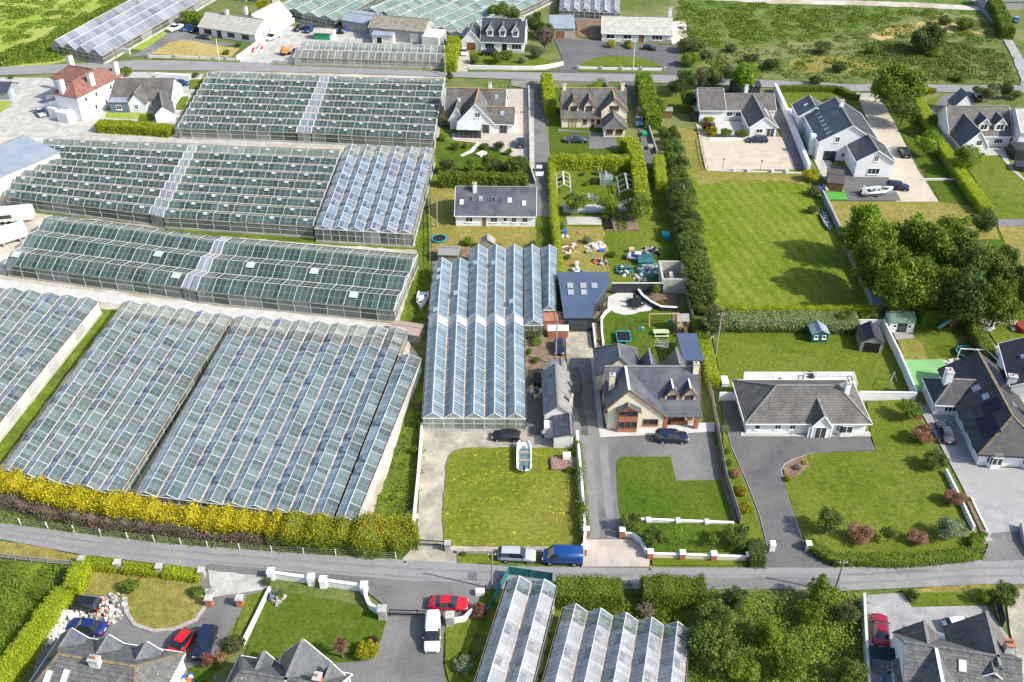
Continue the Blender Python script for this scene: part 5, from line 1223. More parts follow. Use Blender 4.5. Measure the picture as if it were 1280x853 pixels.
h.blk(0, 0, 4.6, 3, 2.3, 3.0, wall=GREENP, roof=PTILE, trim=None); h.blk(4.6, .1, 5.6, 2.9, 2.3, 2.8, wall=WHITE, roof=PTILE, trim=None)
h = House((500+8, 62), (548, 64), 'round-topped grey water tank beside the packing shed', cat='tank', name='water_tank', rot=0)
b = MB(); b.tube((8, 4, 0), (8, 4, 2.6), 3.2, 3.2, 20); b.build('tank_wall', METAL, h.root); b = MB(); b.tube((8, 4, 2.6), (8, 4, 3.0), 3.25, .4, 20); b.build('tank_cover', GREYW, h.root)
h = House((262, 8), (300, 8), 'old grey-roofed farm building behind the pale bungalow', cat='barn', name='barn', rot=-20)
h.blk(-6, 8, 8, 16, 3, 5.5, wall=GREYR, roof=PTILE, trim=None); h.blk(9, 9, 17, 17, 3, 5.5, wall=GREYR, roof=GTILE, trim=None)
# -- village at the left
h = House((88, 152), (122, 134), 'tall white house with red tiled hipped roof and four chimneys', rot=68)
h.blk(1.0, -3.0, 16.5, 3.8, 6.2, 8.4, hip=(3.2, 3.2), wall=WHITE, roof=RTILE, trim=None, ridge=RTILE); h.blk(8.6, 1.5, 15.5, 11.5, 6.2, 8.4, ax='y', hip=(0, 3), wall=WHITE, roof=RTILE, trim=None, ridge=RTILE)
h.blk(1.5, 3.8, 8.4, 8.5, 3.0, 4.3, wall=WHITE, roof=DSLATE, trim=None, rp=.1); h.blk(6, 8.5, 12, 12.5, 2.7, 3.6, wall=WHITE, roof=DSLATE, trim=None, rp=.1)
for x, y in ((1.6, 1.4), (7.5, -2.0), (15.8, -2.2), (15.0, 11.0)): h.chimney(x, y, 5.5, 9.4, 1.3, 1.0, WHITE, 2)
h.wins('S', -3.0, [(3.5, 4, .8, 1.2, 0), (7, 4, .8, 1.2, 0), (12, 4, .8, 1.2, 0), (6, 1.2, .8, 1.2, 0), (9.5, 1.2, .8, 1.2, 0)])
h.box(-1.4, -1, 0, 1.0, 2.4, 2.6, WHITE, 'porch'); h.box(-.2, 3.6, 0, 1.5, 6.0, 2.6, WHITE, 'outhouse')
h = House((141, 139), (200, 137), 'grey-roofed white bungalow with a slate-blue bay wall above the clipped hedge', rot=0)
h.blk(0, 1.5, 14.2, 10.5, 2.8, 5.9, wall=WHITE, roof=GTILE, trim=None); h.blk(4.6, -1.0, 8.6, 6, 2.6, 4.9, ax='y', wall=WHITE, roof=GTILE, trim=None)
g0 = MB(); g0.box(.1, -1.2, 0, 4.5, 1.4, 2.7); g0.build('bay_wall', mat('slate_blue_paint', (.12, .16, .21), s=2), h.root); g0 = MB(); g0.box(-.1, -1.4, 2.7, 4.7, 1.6, 2.85); g0.build('bay_roof', PALEM, h.root)
h.wins('S', -1.2, [(2.2, .8, 1.3, 1.2)]); h.wins('S', -1.0, [(6.4, .8, .9, 1.2)]); h.wins('S', 1.5, [(11, .9, 1.4, 1.1)]); h.wins('E', 14.2, [(4, 1, .8, 1.4, 0), (7, 1, .8, 1.4, 0)])
h = House((196, 154), (214, 154), 'small stone outhouse with slate roof by the end of the hedge', cat='outhouse', name='outhouse', rot=20)
h.blk(0, 0, 4.2, 9.5, 2.2, 4.0, ax='y', wall=WHITE, roof=GTILE, trim=None)
h = House((0, 125), (16, 125), 'grey garden shed with dark roof at the left edge', cat='shed', name='garden_shed', rot=-4)
h.blk(-4, 0, 2.6, 5.5, 2.4, 3.6, wall=mat('grey_boards', (.22, .25, .25), s=2), roof=DSLATE, trim=None); h.door('E', 2.6, 2, 1, 2, leaf=OFFW)
h = House((-10, 250), (20, 214), 'barn with pale blue metal roof cut by the left edge', cat='barn', name='barn', rot=57)
h.blk(-2, 0, 17, 13, 4.0, 4.8, wall=OFFW, roof=PALEM, trim=None, rp=.9)
b = P(16, 276, 0); t = thing('caravan', 'pale static caravan with rounded end at the left edge', 'caravan', b, rad(12))
m = MB(); m.loft([[(x, -1.4*k, .5), (x, -1.5*k, 1.6), (x, -1.2*k, 2.7), (x, 1.2*k, 2.7), (x, 1.5*k, 1.6), (x, 1.4*k, .5)] for x, k in ((-6, .9), (-5.5, 1), (3.4, 1), (4.0, .85), (4.2, .6))]); m.build('body', OFFW, t)
m = MB(); m.box(-2, -1.54, 1.3, .5, -1.46, 2.0); m.build('window', PANE, t)
for x in (-1.5, -.3):
    m = MB(); m.tube((x, -1.5, .35), (x, 1.5, .35), .35, .35, 10); m.build('wheel', RUBBER, t)
b = P(4, 306, 0); t = thing('storage_tank', 'long white cylindrical tank lying beside the low greenhouse at the left edge', 'tank', b, rad(38))
m = MB(); m.tube((-6, 0, 1.9), (4.5, 0, 1.9), 1.6, 1.6, 18); m.build('tank_shell', PLASTW, t, True); m = MB()
for x in (-3, 0, 3): m.box(x-.2, -1.2, 0, x+.2, 1.2, .9)
m.build('cradle', GREYW, t)
# -- outbuildings of the big cream house
h = House((706, 414), (738, 416), 'navy-roofed garage with anthracite walls and a kinked side, above the concrete drive', cat='garage', name='garage', rot=0)
pts = [(0, 0), (4.4, 0), (4.7, 3.5), (7.6, 9.2), (7.7, 12.3), (-.6, 12.3)]
m = MB(); m.hexa([(x, y, 0) for x, y in pts], [(x, y, 2.6+.06*y) for x, y in pts]); m.build('wall', ANTH, h.root)
pr = [(-.25, -.2), (4.6, -.2), (4.95, 3.45), (7.9, 9.1), (8.0, 12.6), (-.85, 12.6)]
m = MB(); m.hexa([(x, y, 2.62+.06*y) for x, y in pr], [(x, y, 2.85+.06*y) for x, y in pr]); ro = m.build('roof', BLUEM, h.root)
for x, y in ((1.2, 8.5), (1.2, 6.6), (3.4, 8.5), (3.4, 6.6), (5.3, 8.5)):
    z = 2.86+.06*y; m = MB(); m.hexa([(x-.5, y-.7, z), (x+.5, y-.7, z), (x+.5, y+.7, z+.084), (x-.5, y+.7, z+.084)], [(x-.5, y-.7, z+.1), (x+.5, y-.7, z+.1), (x+.5, y+.7, z+.184), (x-.5, y+.7, z+.184)]); sk_ = m.build('skylight', METAL, ro)
h.door('S', 0, 2.2, 3.6, 2.3, leaf=mat('garage_shutter', (.05, .056, .068), (.06, .066, .08), s=1, rough=.5, bands=('Z', .25, .4, .15)), frame=ANTH, kind='garage_door')
h = House((692, 560), (717, 560), 'long low outbuilding with grey corrugated roof and white end wall', cat='outbuilding', name='outbuilding', rot=0)
h.blk(-1.2, 4.2, 2.6, 14.0, 2.7, 4.3, ax='y', wall=OFFW, roof=CORR, trim=None, ov=.2); h.blk(.0, -.2, 2.7, 4.2, 2.4, 2.9, ax='y', rp=.9, hw2=2.75, wall=OFFW, roof=DSLATE, trim=None, ov=.12)
h.blk(-.8, 14.0, 2.4, 16.6, 2.4, 3.3, ax='y', rp=.8, wall=GREYR, roof=CORR, trim=None, ov=.1); h.chimney(2.7, 6.8, 2, 4.1, .5, .5, OFFW, 1)
h.box(-1.3, 2.0, 0, -.05, 3.6, 2.0, OFFW, 'annexe')
h = House((855, 462), (880, 462), 'open shelter with blue metal roof on posts behind the big cream house', cat='shelter', name='shelter', rot=0)
m = MB(); m.hexa([(-.5, -1.2, 2.55), (2.7, -1.2, 2.55), (2.5, 5.7, 2.7), (-.7, 5.7, 2.7)], [(-.5, -1.2, 2.7), (2.7, -1.2, 2.7), (2.5, 5.7, 2.9), (-.7, 5.7, 2.9)]); m.build('roof', BLUEM, h.root)
for x, y in ((-.3, -1), (2.5, -1), (-.5, 5.5), (2.3, 5.5)):
    m = MB(); m.box(x-.07, y-.07, 0, x+.07, y+.07, 2.6); m.build('post', BROWNW, h.root)
h = House((828, 367), (859, 367), 'roofless block outbuilding with bare concrete walls at the top of the patio', cat='outbuilding', name='outbuilding', rot=-1)
for nm, a in (('front_wall', (-.3, 0, 4.1, .35)), ('back_wall', (-.3, 5.9, 4.1, 6.25)), ('left_side_wall', (-.3, .35, .05, 5.9)), ('right_side_wall', (3.75, .35, 4.1, 5.9))):
    m = MB(); m.box(a[0], a[1], 0, a[2], a[3], 2.9); m.build('block_wall', CONC, h.root)
h.box(.05, .35, .1, 3.75, 5.9, .18, DCONC, 'floor_slab'); h.box(1.6, .36, .18, 2.2, 4.6, 1.6, OFFW, 'shelving')
# -- foreground houses cut by the lower edge
h = House((1124, 870), (1280, 870), 'grey-tiled house with lichen, crossing gables and a dormer, cut by the lower right edge', rot=-10.8)
xl, yr = h.L(1132, 803, 6); xr, _ = h.L(1275, 824, 6)
e0 = h.blk(xl, yr-5.2, xr, yr+3.6, 2.9, 6.0, rp=.59, wall=WHITE, roof=LTILE, trim=None, ridge=LTILE)
x1, y1 = h.L(1156, 778, 5); h.blk(x1-2.3, yr-1, x1+2.0, y1+.1, 2.8, 5.0, ax='y', rp=.53, wall=WHITE, roof=GTILE, trim=None)
x2, y2 = h.L(1234, 768, 6); h.blk(x2-3.3, yr-1, x2+2.6, y2+.2, 2.9, 6.0, ax='y', rp=.56, wall=WHITE, roof=GTILE, trim=None)
x3, y3 = h.L(1170, 809, 6); h.blk(x3-3.3, yr-8.5, x3+3.3, y3, 2.9, 5.95, ax='y', wall=WHITE, roof=LTILE, trim=None, ridge=WTRIM)
x4, y4 = h.L(1242, 840, 5.5); h.dormer(x4, y4, 2.6, 3.6, 4.6, 5.7, yr+.3, roof=LTILE, trim=WTRIM, frame=PALEW, ridge=LTILE)
xs, ys = h.L(1201, 837, 4.6); h.onroof(e0, 'S', xs, ys, .85, 1.3, pane=WTRIM); h.chimney(xr-.4, yr+2.2, 2.5, 5.8, .8, 1.0, WHITE, 2, cap=BRICK)
h = House((20, 853), (200, 853), 'grey house with speckled lichen roof and three rear gablets, cut by the lower left edge', rot=-9.8)
xl, yr = h.L(57, 815, 6); xr, _ = h.L(178, 834, 6)
f0 = h.blk(xl-1.5, yr-6.5, xr+1.6, yr+4.2, 2.9, 6.0, rp=.6, hip=(3.0, 2.4), wall=WHITE, roof=LTILE, trim=WTRIM, ridge=TRIDGE, ov=.3)
for px, py in ((88, 789), (134, 797), (182, 806)):
    a, c = h.L(px, py, 4.9); h.dormer(a, c+.1, 2.6, 3.0, 3.9, 5.0, yr+.4, face='N', roof=SLATE)
a, c = h.L(118, 826, 6.5); h.chimney(a, c, 5.0, 6.9, 1.1, .7, OFFW, 2)
for px in (62, 84): a, c = h.L(px, 850, 4.5); h.onroof(f0, 'S', a, c, .8, 1.4, pane=WTRIM)
h = House((280, 853), (430, 853), 'house with grey slate gables projecting to the lawn, cut by the lower edge', rot=-10.5)
xl, yr = h.L(283, 836, 6); xr, _ = h.L(400, 858, 6)
h.blk(xl-.5, yr-6.5, xr+1.5, yr+3.6, 2.9, 6.0, rp=.64, hip=(2, 0), wall=WHITE, roof=LTILE, trim=WTRIM, ridge=LTILE)
for px, py, z, w in ((330, 816, 5.0, 2.9), (378, 801, 6.0, 5.0), (414, 831, 5.0, 2.7)):
    a, c = h.L(px, py, z); h.blk(a-w/2, yr, a+w/2, c, 3.0, z, ax='y', wall=WHITE, roof=SLATE, trim=WTRIM, names=('gable_wall', 'gable_roof'))
a, c = h.L(397, 848, 6); h.chimney(a, c, 4, 6.4, .7, .9, BRICK, 1)
# -- sheds
shed((1021, 424), 0, 2.6, 2.4, 2.0, 2.7, 'green wooden shed with white domed roof at the top of the back lawn', DGREEN, PALEM, ax='y', windows=2)
shed((1085, 432), -8, 3.4, 4.2, 2.2, 3.3, 'open-fronted shed with dark felt roof beside the white garden wall', GREYW, FELT, ax='y', door=0, doorw=2.4, leafm=BLACKM)
shed((1122, 410), -2, 3.9, 3.0, 2.3, 3.2, 'white summerhouse with pale green roof and glazed front', WTRIM, GFELT, name='summerhouse', cat='summerhouse', door=0, doorw=1.6, windows=2, leafm=PANE)
shed((1172, 386), 0, 6.0, 2.6, 2.0, 2.7, 'low red-brown shed half hidden under the big trees', mat('red_stain', (.30, .09, .05), s=3), mat('red_felt', (.32, .10, .06), s=2), windows=0)
shed((1100, 385), -6, 3.4, 2.4, 1.6, 2.0, 'low white-roofed store at the foot of the field wall', GREYW, PALEM)
shed((562, 324), -5, 3.6, 3.0, 1.9, 2.5, 'grey felt-roofed shed at the far end of the two-span blue glasshouse', GREYW, mat('grey_felt', (.22, .21, .20), s=2), ax='x')
shed((610, 312), 0, 2.4, 2.0, 1.9, 2.7, 'small grey hut behind the three-span blue glasshouse', GREYW, GREYW, ax='y')
shed((501+8, 421), -14, 5.0, 3.0, 1.8, 2.2, 'low grey lean-to between the big glasshouse and the grass track', GREYW, mat('faded_red_felt', (.32, .24, .21), s=1), z=0)
shed((694, 408), 0, 4.0, 2.4, 2.0, 2.1, 'orange-roofed oil tank shelter behind the utility pole', TERRA, TERRA, name='shelter', cat='shelter', ax='y')
shed((1042, 232), -15, 3.2, 6.5, 2.2, 2.5, 'dark brown flat-roofed shelter beside the small artificial lawn', BROWNW, mat('brown_felt', (.075, .062, .058), s=2), name='shelter', cat='shelter')
shed((818, 146), 0, 8, 2.2, 2.0, 2.3, 'long low grey shed behind the conifer row', BROWNW, mat('grey_felt', (.22, .21, .20), s=2))
shed((930, 116), 0, 7, 3.6, 2.5, 2.9, 'dark flat-roofed store at the top of the l-shaped house', ANTH, FELT)
shed((806, 322+6), 0, 2.6, 2.8, 1.0, 1.3, 'low teal tarpaulin lean-to against the conifer row', TEAL, mat('teal_tarp', (.02, .10, .12), (.03, .14, .16), s=1))
shed((1198, 140), 0, 4.6, 4.0, 2.3, 5.2, 'small outhouse with dark pyramid roof behind the dormer house', WHITE, DSLATE, ax='y')
shed((1248, 8), 0, 12, 7, 2.6, 4.5, 'grey-roofed shed at the top right corner', GREYR, mat('dull_green_roof', (.12, .15, .13), s=1), door=-3, doorw=3, leafm=BLACKM)
# ================================================================== HEDGES
HG = 'clipped hedges'
hedge([(-40, 583), (0, 595), (60, 611), (130, 625), (200, 636), (270, 644), (345, 650)], 2.6, 3.0, 'bright yellow flowering gorse hedge under the big glasshouses', LY, dens=140, leaf=.19, rough=.2, core=LYG, name='gorse_hedge', m2=LHG, split=.6)
hedge([(-40, 606), (0, 617), (60, 632), (130, 645), (200, 654), (270, 661), (345, 667)], 1.9, 1.6, 'bare brown hedge in front of the yellow gorse', LBR, dens=100, leaf=.18, rough=.28, name='bare_hedge', m2=LO, split=.2)
hedge([(340, 652), (400, 658), (470, 662), (500, 659), (516, 655)], 3.6, 2.9, 'golden green hedge with yellow blossom ending at the concrete gateway', LYG, dens=130, leaf=.19, rough=.2, m2=LHG, split=.78, core=LG, name='gorse_hedge')
hedge([(696, 732), (777, 733)], 3.0, 2.6, 'clipped green hedge at the road, left of two beside the grey glasshouses', LHG, rough=.07, group=HG)
hedge([(804, 730), (882, 731)], 3.0, 2.7, 'clipped green hedge at the road, right of two, next to the thicket', LHG, rough=.07, group=HG)
hedge([(1012, 676), (1042, 695), (1135, 697), (1222, 688), (1223, 668)], 1.5, 1.25, 'low clipped hedge behind black railings around the lawn of young trees', LHG, rough=.05, group=HG, m2=LD, split=.4)
hedge([(101, 703), (87, 732)], 2.0, 2.2, 'short lime hedge beside the black estate car', LH, rough=.07, group=HG)
hedge([(79, 737), (66, 752), (42, 784), (18, 817), (-30, 870)], 2.2, 2.3, 'long lime hedge running down to the lower left corner', LH, rough=.08, group=HG)
hedge([(105, 701), (145, 705)], 1.5, 1.1, 'first short lime hedge between stone piers, nearest the long lime hedge', LH, rough=.06, group=HG)
hedge([(154, 707), (196, 711)], 1.5, 1.1, 'middle short lime hedge between stone piers along the dry lawn', LH, rough=.06, group=HG)
hedge([(205, 712), (249, 717)], 1.5, 1.1, 'last short lime hedge between piers, nearest the pale shrubs', LH, rough=.06, group=HG)
hedge([(683, 92), (688, 127)], 2.4, 3.4, 'tall lime column hedge at the corner of the far lane', LH, rough=.1, group=HG, leaf=.32)
hedge([(688, 196), (725, 197), (790, 197)], 2.4, 2.6, 'lime hedge across the foot of the cream dormer house garden', LH, rough=.08, group=HG, leaf=.32)
hedge([(782, 173), (792, 178), (798, 205), (802, 235), (804, 252)], 2.6, 2.9, 'lime hedge turning down beside the tarmac lane to the allotment', LH, rough=.08, group=HG, leaf=.32)
hedge([(689, 198), (691, 240), (695, 290), (698, 325), (702, 350)], 1.1, 2.0, 'thin lime hedge between the narrow lane and the allotment', LH, rough=.15, group=HG)
hedge([(804, 93), (810, 120), (818, 143)], 3.2, 3.8, 'tall bright conifer hedge at the head of the tarmac lane', LB, rough=.16, group=HG, leaf=.34)
hedge([(823, 193), (827, 226)], 2.0, 2.8, 'short lime hedge on the right of the tarmac lane', LH, rough=.08, group=HG)
CROW = [(834, 164), (846, 205), (854, 250), (863, 300), (872, 345), (878, 372)]
CPOS = []
for i_ in range(26):
    f_ = i_/25*5; k_ = min(4, int(f_)); f_ -= k_; CPOS.append((CROW[k_][0]*(1-f_)+CROW[k_+1][0]*f_, CROW[k_][1]*(1-f_)+CROW[k_+1][1]*f_))
hedge([(872, 398), (878, 420)], 1.9, 2.2, 'dark green end of the garden hedge beside the play tower', LHG, rough=.07, group=HG)
hedge([(879, 424), (886, 448), (892, 472)], 1.9, 2.0, 'bright lime garden hedge beside the blue shelter roof', LH, rough=.05, group=HG)
hedge([(910, 384), (1000, 383.5), (1096, 383)], 1.0, 2.9, 'thin yellow-green hedge top along the foot of the striped field', LH, rough=.07, group=HG)
hedge([(906, 394), (990, 394), (1072, 397)], 3.4, 2.5, 'pale silvery clipped hedge behind the back lawn', LHP, rough=.06, m2=LD, split=.45, core=LD, group=HG)
hedge([(1074, 389), (1096, 389)], 2.2, 2.2, 'short bright hedge at the corner of the grey field wall', LB, rough=.1, group=HG)
hedge([(549, 217), (600, 218), (658, 221)], 2.3, 2.9, 'thick green hedge behind the slate bungalow', LHG, rough=.08, group=HG, leaf=.32)
hedge([(122, 153), (165, 155), (212, 159)], 3.2, 2.0, 'wide lime hedge in front of the grey-roofed bungalow', LH, rough=.05, group=HG, leaf=.32)
hedge([(1148, 120), (1160, 147), (1177, 177), (1203, 215), (1234, 257)], 2.3, 2.2, 'long lime hedge running down beside the dark striped lawn', LH, rough=.06, group=HG, m2=LG, split=.55)
hedge([(972, 108), (1010, 107), (1048, 108), (1072, 119)], 1.6, 1.5, 'green hedge along the far road in front of the navy-roofed house', LHG, rough=.06, group=HG)
hedge([(1241, -8), (1251, 12), (1262, 36)], 3.2, 3.2, 'tall hedge along the lane at the top right corner', LHG, rough=.12, group=HG, leaf=.34)
hedge([(1153, 388), (1180, 387), (1208, 388)], 2.4, 2.3, 'leafy bright hedge behind the swing frame', LB, rough=.2, group=HG)
hedge([(1210, 388), (1224, 412), (1241, 446)], 2.0, 2.2, 'green hedge running down beside the round trampoline', LHG, rough=.12, group=HG)
hedge([(568, 46), (564, 62), (562, 77)], 3.0, 3.0, 'lime hedge beside the white garage gable on the far road', LH, rough=.1, group=HG, leaf=.34)
hedge([(722.5, 553), (726, 595), (729, 640), (731, 662)], .7, 1.3, 'narrow planted hedge between the two white drive walls', LHG, rough=.2, leaf=.2, group=HG)
hedge([(944, 674), (948, 700)], 2.0, 1.6, 'dark clipped hedge at the bungalow gateway, by the white pier', LD, rough=.08, group=HG)
hedge([(545, 110), (546, 128)], 1.2, 1.6, 'narrow green hedge beside the far glasshouse corner', LHG, rough=.2, group=HG)
hedge([(718, 128), (752, 100)], 1.4, 1.0, 'low scrub behind the cream dormer house', LHG, rough=.3)

# ================================================================== TREES AND SHRUBS
BT = 'big garden trees behind the summerhouse'
for a in [(1081, 294, 25, 'leftmost crown of the big trees, beside the dry lawn', LB), (1098, 330, 29, 'bright tree of the big group leaning over the grey field wall', LB), (1134, 300, 24, 'bright tree at the back of the big group, beside a bare bush', LB),
          (1128, 358, 28, 'front bright tree of the big group above the white-roofed store', LB), (1164, 318, 26, 'olive tree in the middle of the big group', LHG), (1160, 362, 26, 'shaded tree of the big group above the red-brown shed', LHG),
          (1190, 302, 25, 'green tree at the back right of the big group', LHG), (1212, 330, 28, 'dark tree at the heart of the big group', LG), (1206, 372, 28, 'darkest front tree of the big group, above the swing hedge', LD),
          (1244, 338, 24, 'green tree at the right of the big group beside the dry lawn', LG), (1250, 378, 24, 'front right tree of the big group above the paved patio', LHG), (1286, 362, 24, 'tree of the big group cut by the right edge', LG)]:
    tree(a[0], a[1], a[2]*1.18, a[3], 'big', a[4], name='broadleaf_tree', group=BT, sz=1.3)
tree(1228, 278, 16, 'small round dark tree at the foot of the lime hedge', 'mid', LD)
tree(1122, 110, 30, 'large tree standing over the white gate by the far road', 'big', LHG, name='broadleaf_tree')
tree(1130, 137, 19, 'bushy tree just below the large gate tree', 'mid', LG)
tree(1160, 178, 16, 'bright young tree on the dark striped lawn', 'mid', LB)
tree(1211, 199, 17, 'bright round tree in front of the dark front gable', 'mid', LB)
tree(1168, 152, 11, 'small tree between the hedge and the white dormer house', 'mid', LHG)
tree(1157, 47, 22, 'lone dark bushy tree on the rough field', 'big', LD, sz=.85, name='broadleaf_tree')
for cx, cy, r, k, m, l in [(1237, 115, 11, 'mid', LO, 'grey-green tree at the far road right of the white dormer house'), (1256, 112, 10, 'mid', LD, 'dark tree at the far road near the right edge'), (1222, 114, 8, 'bush', LHG, 'green shrub at the far road beside the dark car'), (1270, 118, 9, 'bush', LG, 'shrub at the far road in the top right garden'), (1158, 113, 8, 'bush', LYG, 'yellow shrub beside the lime hedge at the far road'), (1166, 114, 5, 'bush', LP, 'dark red shrub next to the yellow one at the far road'), (712, 588, 6, 'bush', LHG, 'lime shrubs at the foot of the timber decking'), (580, 692, 5, 'bush', LG, 'small shrub at the left end of the low stone wall'), (637, 688, 5, 'bush', LHG, 'lime shrub on the low stone wall behind the silver-blue estate')]:
    tree(cx, cy, r, l, k, m)
tree(1169, 67, 8, 'bright gorse bush below the lone field tree', 'bush', LHG)
tree(931, 94, 19, 'bright round tree behind the l-shaped house', 'mid', LB)
for cx, cy, r, m, l in [(858, 100, 13, LD, 'dark conifer left of the l-shaped house, topmost of the clump'), (846, 108, 11, LD, 'dark conifer at the head of the shaded garden'), (876, 98, 12, LO, 'grey-green tree in the clump behind the l-shaped house'),
                        (893, 97, 12, LG, 'green tree in the clump behind the l-shaped house'), (862, 125, 12, LD, 'dark conifer beside the white wall of the l-shaped house'), (824, 134, 11, LG, 'green conifer beside the shaded lawn'), (908, 92, 10, LO, 'pale tree next to the bright round tree')]:
    tree(cx, cy, r, l, 'mid', m, group='clump of trees by the l-shaped house')
for cx, cy, r, m, l in [(860, 57, 14, LO, 'grey-green bush at the edge of the forecourt'), (873, 56, 11, LG, 'green bush behind the forecourt corner'), (861, 75, 13, LB, 'bright bush at the corner of the forecourt'), (884, 68, 9, LO, 'olive bush in the rough field corner'),
                        (964, 81, 11, LD, 'dark bush beside the bare field patch'), (1050, 84, 10, LD, 'dark bramble below the bare field patch'), (1030, 60, 12, LO, 'olive bramble mound in the rough field'), (1090, 62, 9, LG, 'green bramble mound left of the lone tree'),
                        (940, 74, 10, LO, 'pale bramble mound in the rough field corner'), (1205, 30, 12, LG, 'green scrub at the lane corner'), (1182, 26, 9, LO, 'olive scrub beside the pale field bank'), (1020, 101, 9, LD, 'dark scrub along the far road by the pole'), (1200, 97, 9, LG, 'green scrub along the far road below the rough field'), (915, 60, 8, LO, 'pale scrub at the edge of the meadow')]:
    tree(cx, cy, r, l, 'big_bush', m, group='bushes of the rough field')
for cx, cy, r, m, l in [(721, 254, 14, LB, 'left of three round trees in the allotment'), (760, 256, 13, LB, 'middle of three round trees in the allotment'), (798, 257, 17, LG, 'largest and right of three round trees in the allotment')]:
    tree(cx, cy, r, l, 'mid', m, group='round allotment trees')
for cx, cy, r, k, m, l in [(560, 206, 10, 'mid', LO, 'grey-green tree at the left of the lane house garden'), (588, 208, 9, 'mid', LG, 'small tree in the middle of the lane house garden'), (612, 205, 12, 'mid', LG, 'bushy tree behind the thick green hedge'),
                           (628, 209, 10, 'mid', LO, 'olive tree behind the thick green hedge'), (646, 206, 15, 'mid', LG, 'largest tree at the right end of the lane house garden'), (571, 183, 7, 'bush', LD, 'round dark clipped bush beside the conservatory'), (623, 183, 8, 'bush', LD, 'round dark clipped bush in the lane house flower bed'),
                           (582, 182, 5, 'bush', LB, 'bright low shrub beside the conservatory'), (605, 183, 6, 'bush', LG, 'green low shrub in the lane house flower bed'), (634, 190, 6, 'bush', LO, 'olive low shrub in the lane house flower bed'), (637, 187, 3, 'bush', LYG, 'tiny golden shrub in the lane house flower bed'),
                           (554, 148, 10, 'mid', LO, 'grey-green tree between the glasshouse and conservatory'), (555, 172, 7, 'bush', LB, 'bright bush at the corner of the glasshouse track'), (562, 95, 5, 'small', LD, 'small dark palm at the far road'),
                           (681, 48, 13, 'mid', LBR, 'brown bare tree beside the forecourt'), (672, 66, 10, 'bush', LO, 'grey-green shrub beside the forecourt'), (682, 38, 10, 'mid', LG, 'green tree in front of the detached garage'), (653, 74, 7, 'bush', LS, 'silver shrub behind the white roadside wall'),
                           (594, 74, 8, 'bush', LO, 'pale shrub at the left end of the white roadside wall'), (624, 72, 11, 'bush', LG, 'round green shrub in front of the dormer house on the far road'), (635, 69, 9, 'bush', LHG, 'round lime shrub in front of the dormer house on the far road'),
                           (622, 14, 13, 'mid', LG, 'green tree behind the dormer house on the far road'), (640, 18, 10, 'mid', LG, 'smaller green tree behind the dormer house'), (668, 28, 13, 'mid', LD, 'dark tree between the dormer house and garage'),
                           (763, 55, 7, 'bush', LYG, 'larger yellow bush under the pale bungalow windows'), (789, 58, 5, 'bush', LYG, 'smaller yellow bush under the pale bungalow windows'), (784, 55, 6, 'bush', LG, 'green bush between two yellow ones'),
                           (238, 22, 13, 'big_bush', LB, 'large bright shrub beside the silvery glasshouse'), (250, 25, 9, 'big_bush', LG, 'green shrub behind the parked cars'), (298, 55, 5, 'bush', LG, 'small shrub at the corner of the parched lawn'), (283, 66, 5, 'bush', LHG, 'tiny shrub on the parched lawn'),
                           (329, 8, 10, 'mid', LYG, 'golden tree behind the sunlit gable'), (156, 90, 9, 'bush', LHG, 'lime shrub at the far road corner'), (142, 91, 7, 'bush', LP, 'purple shrub at the far road corner'), (14, 96, 4, 'bush', LG, 'small shrub at the left edge by the far road'), (244, 94, 5, 'bush', LHG, 'lime shrub by the glasshouse corner'),
                           (916, 151, 0, None, None, '')]:
    if k: tree(cx, cy, r, l, k, m)
for cx, cy, r, m, l in [(887, 150, 7, LYG, 'golden shrub at the head of the shrub court'), (883, 158, 9, LP, 'dark purple shrub in the shrub court'), (889, 165, 9, LYG, 'golden shrub in front of the purple one'), (908, 167, 9, LHG, 'round lime shrub behind the white court fence'), (928, 167, 9, LHG, 'round lime shrub next to the white gable')]:
    tree(cx, cy, r, l, 'bush', m, group='shrubs of the courtyard')
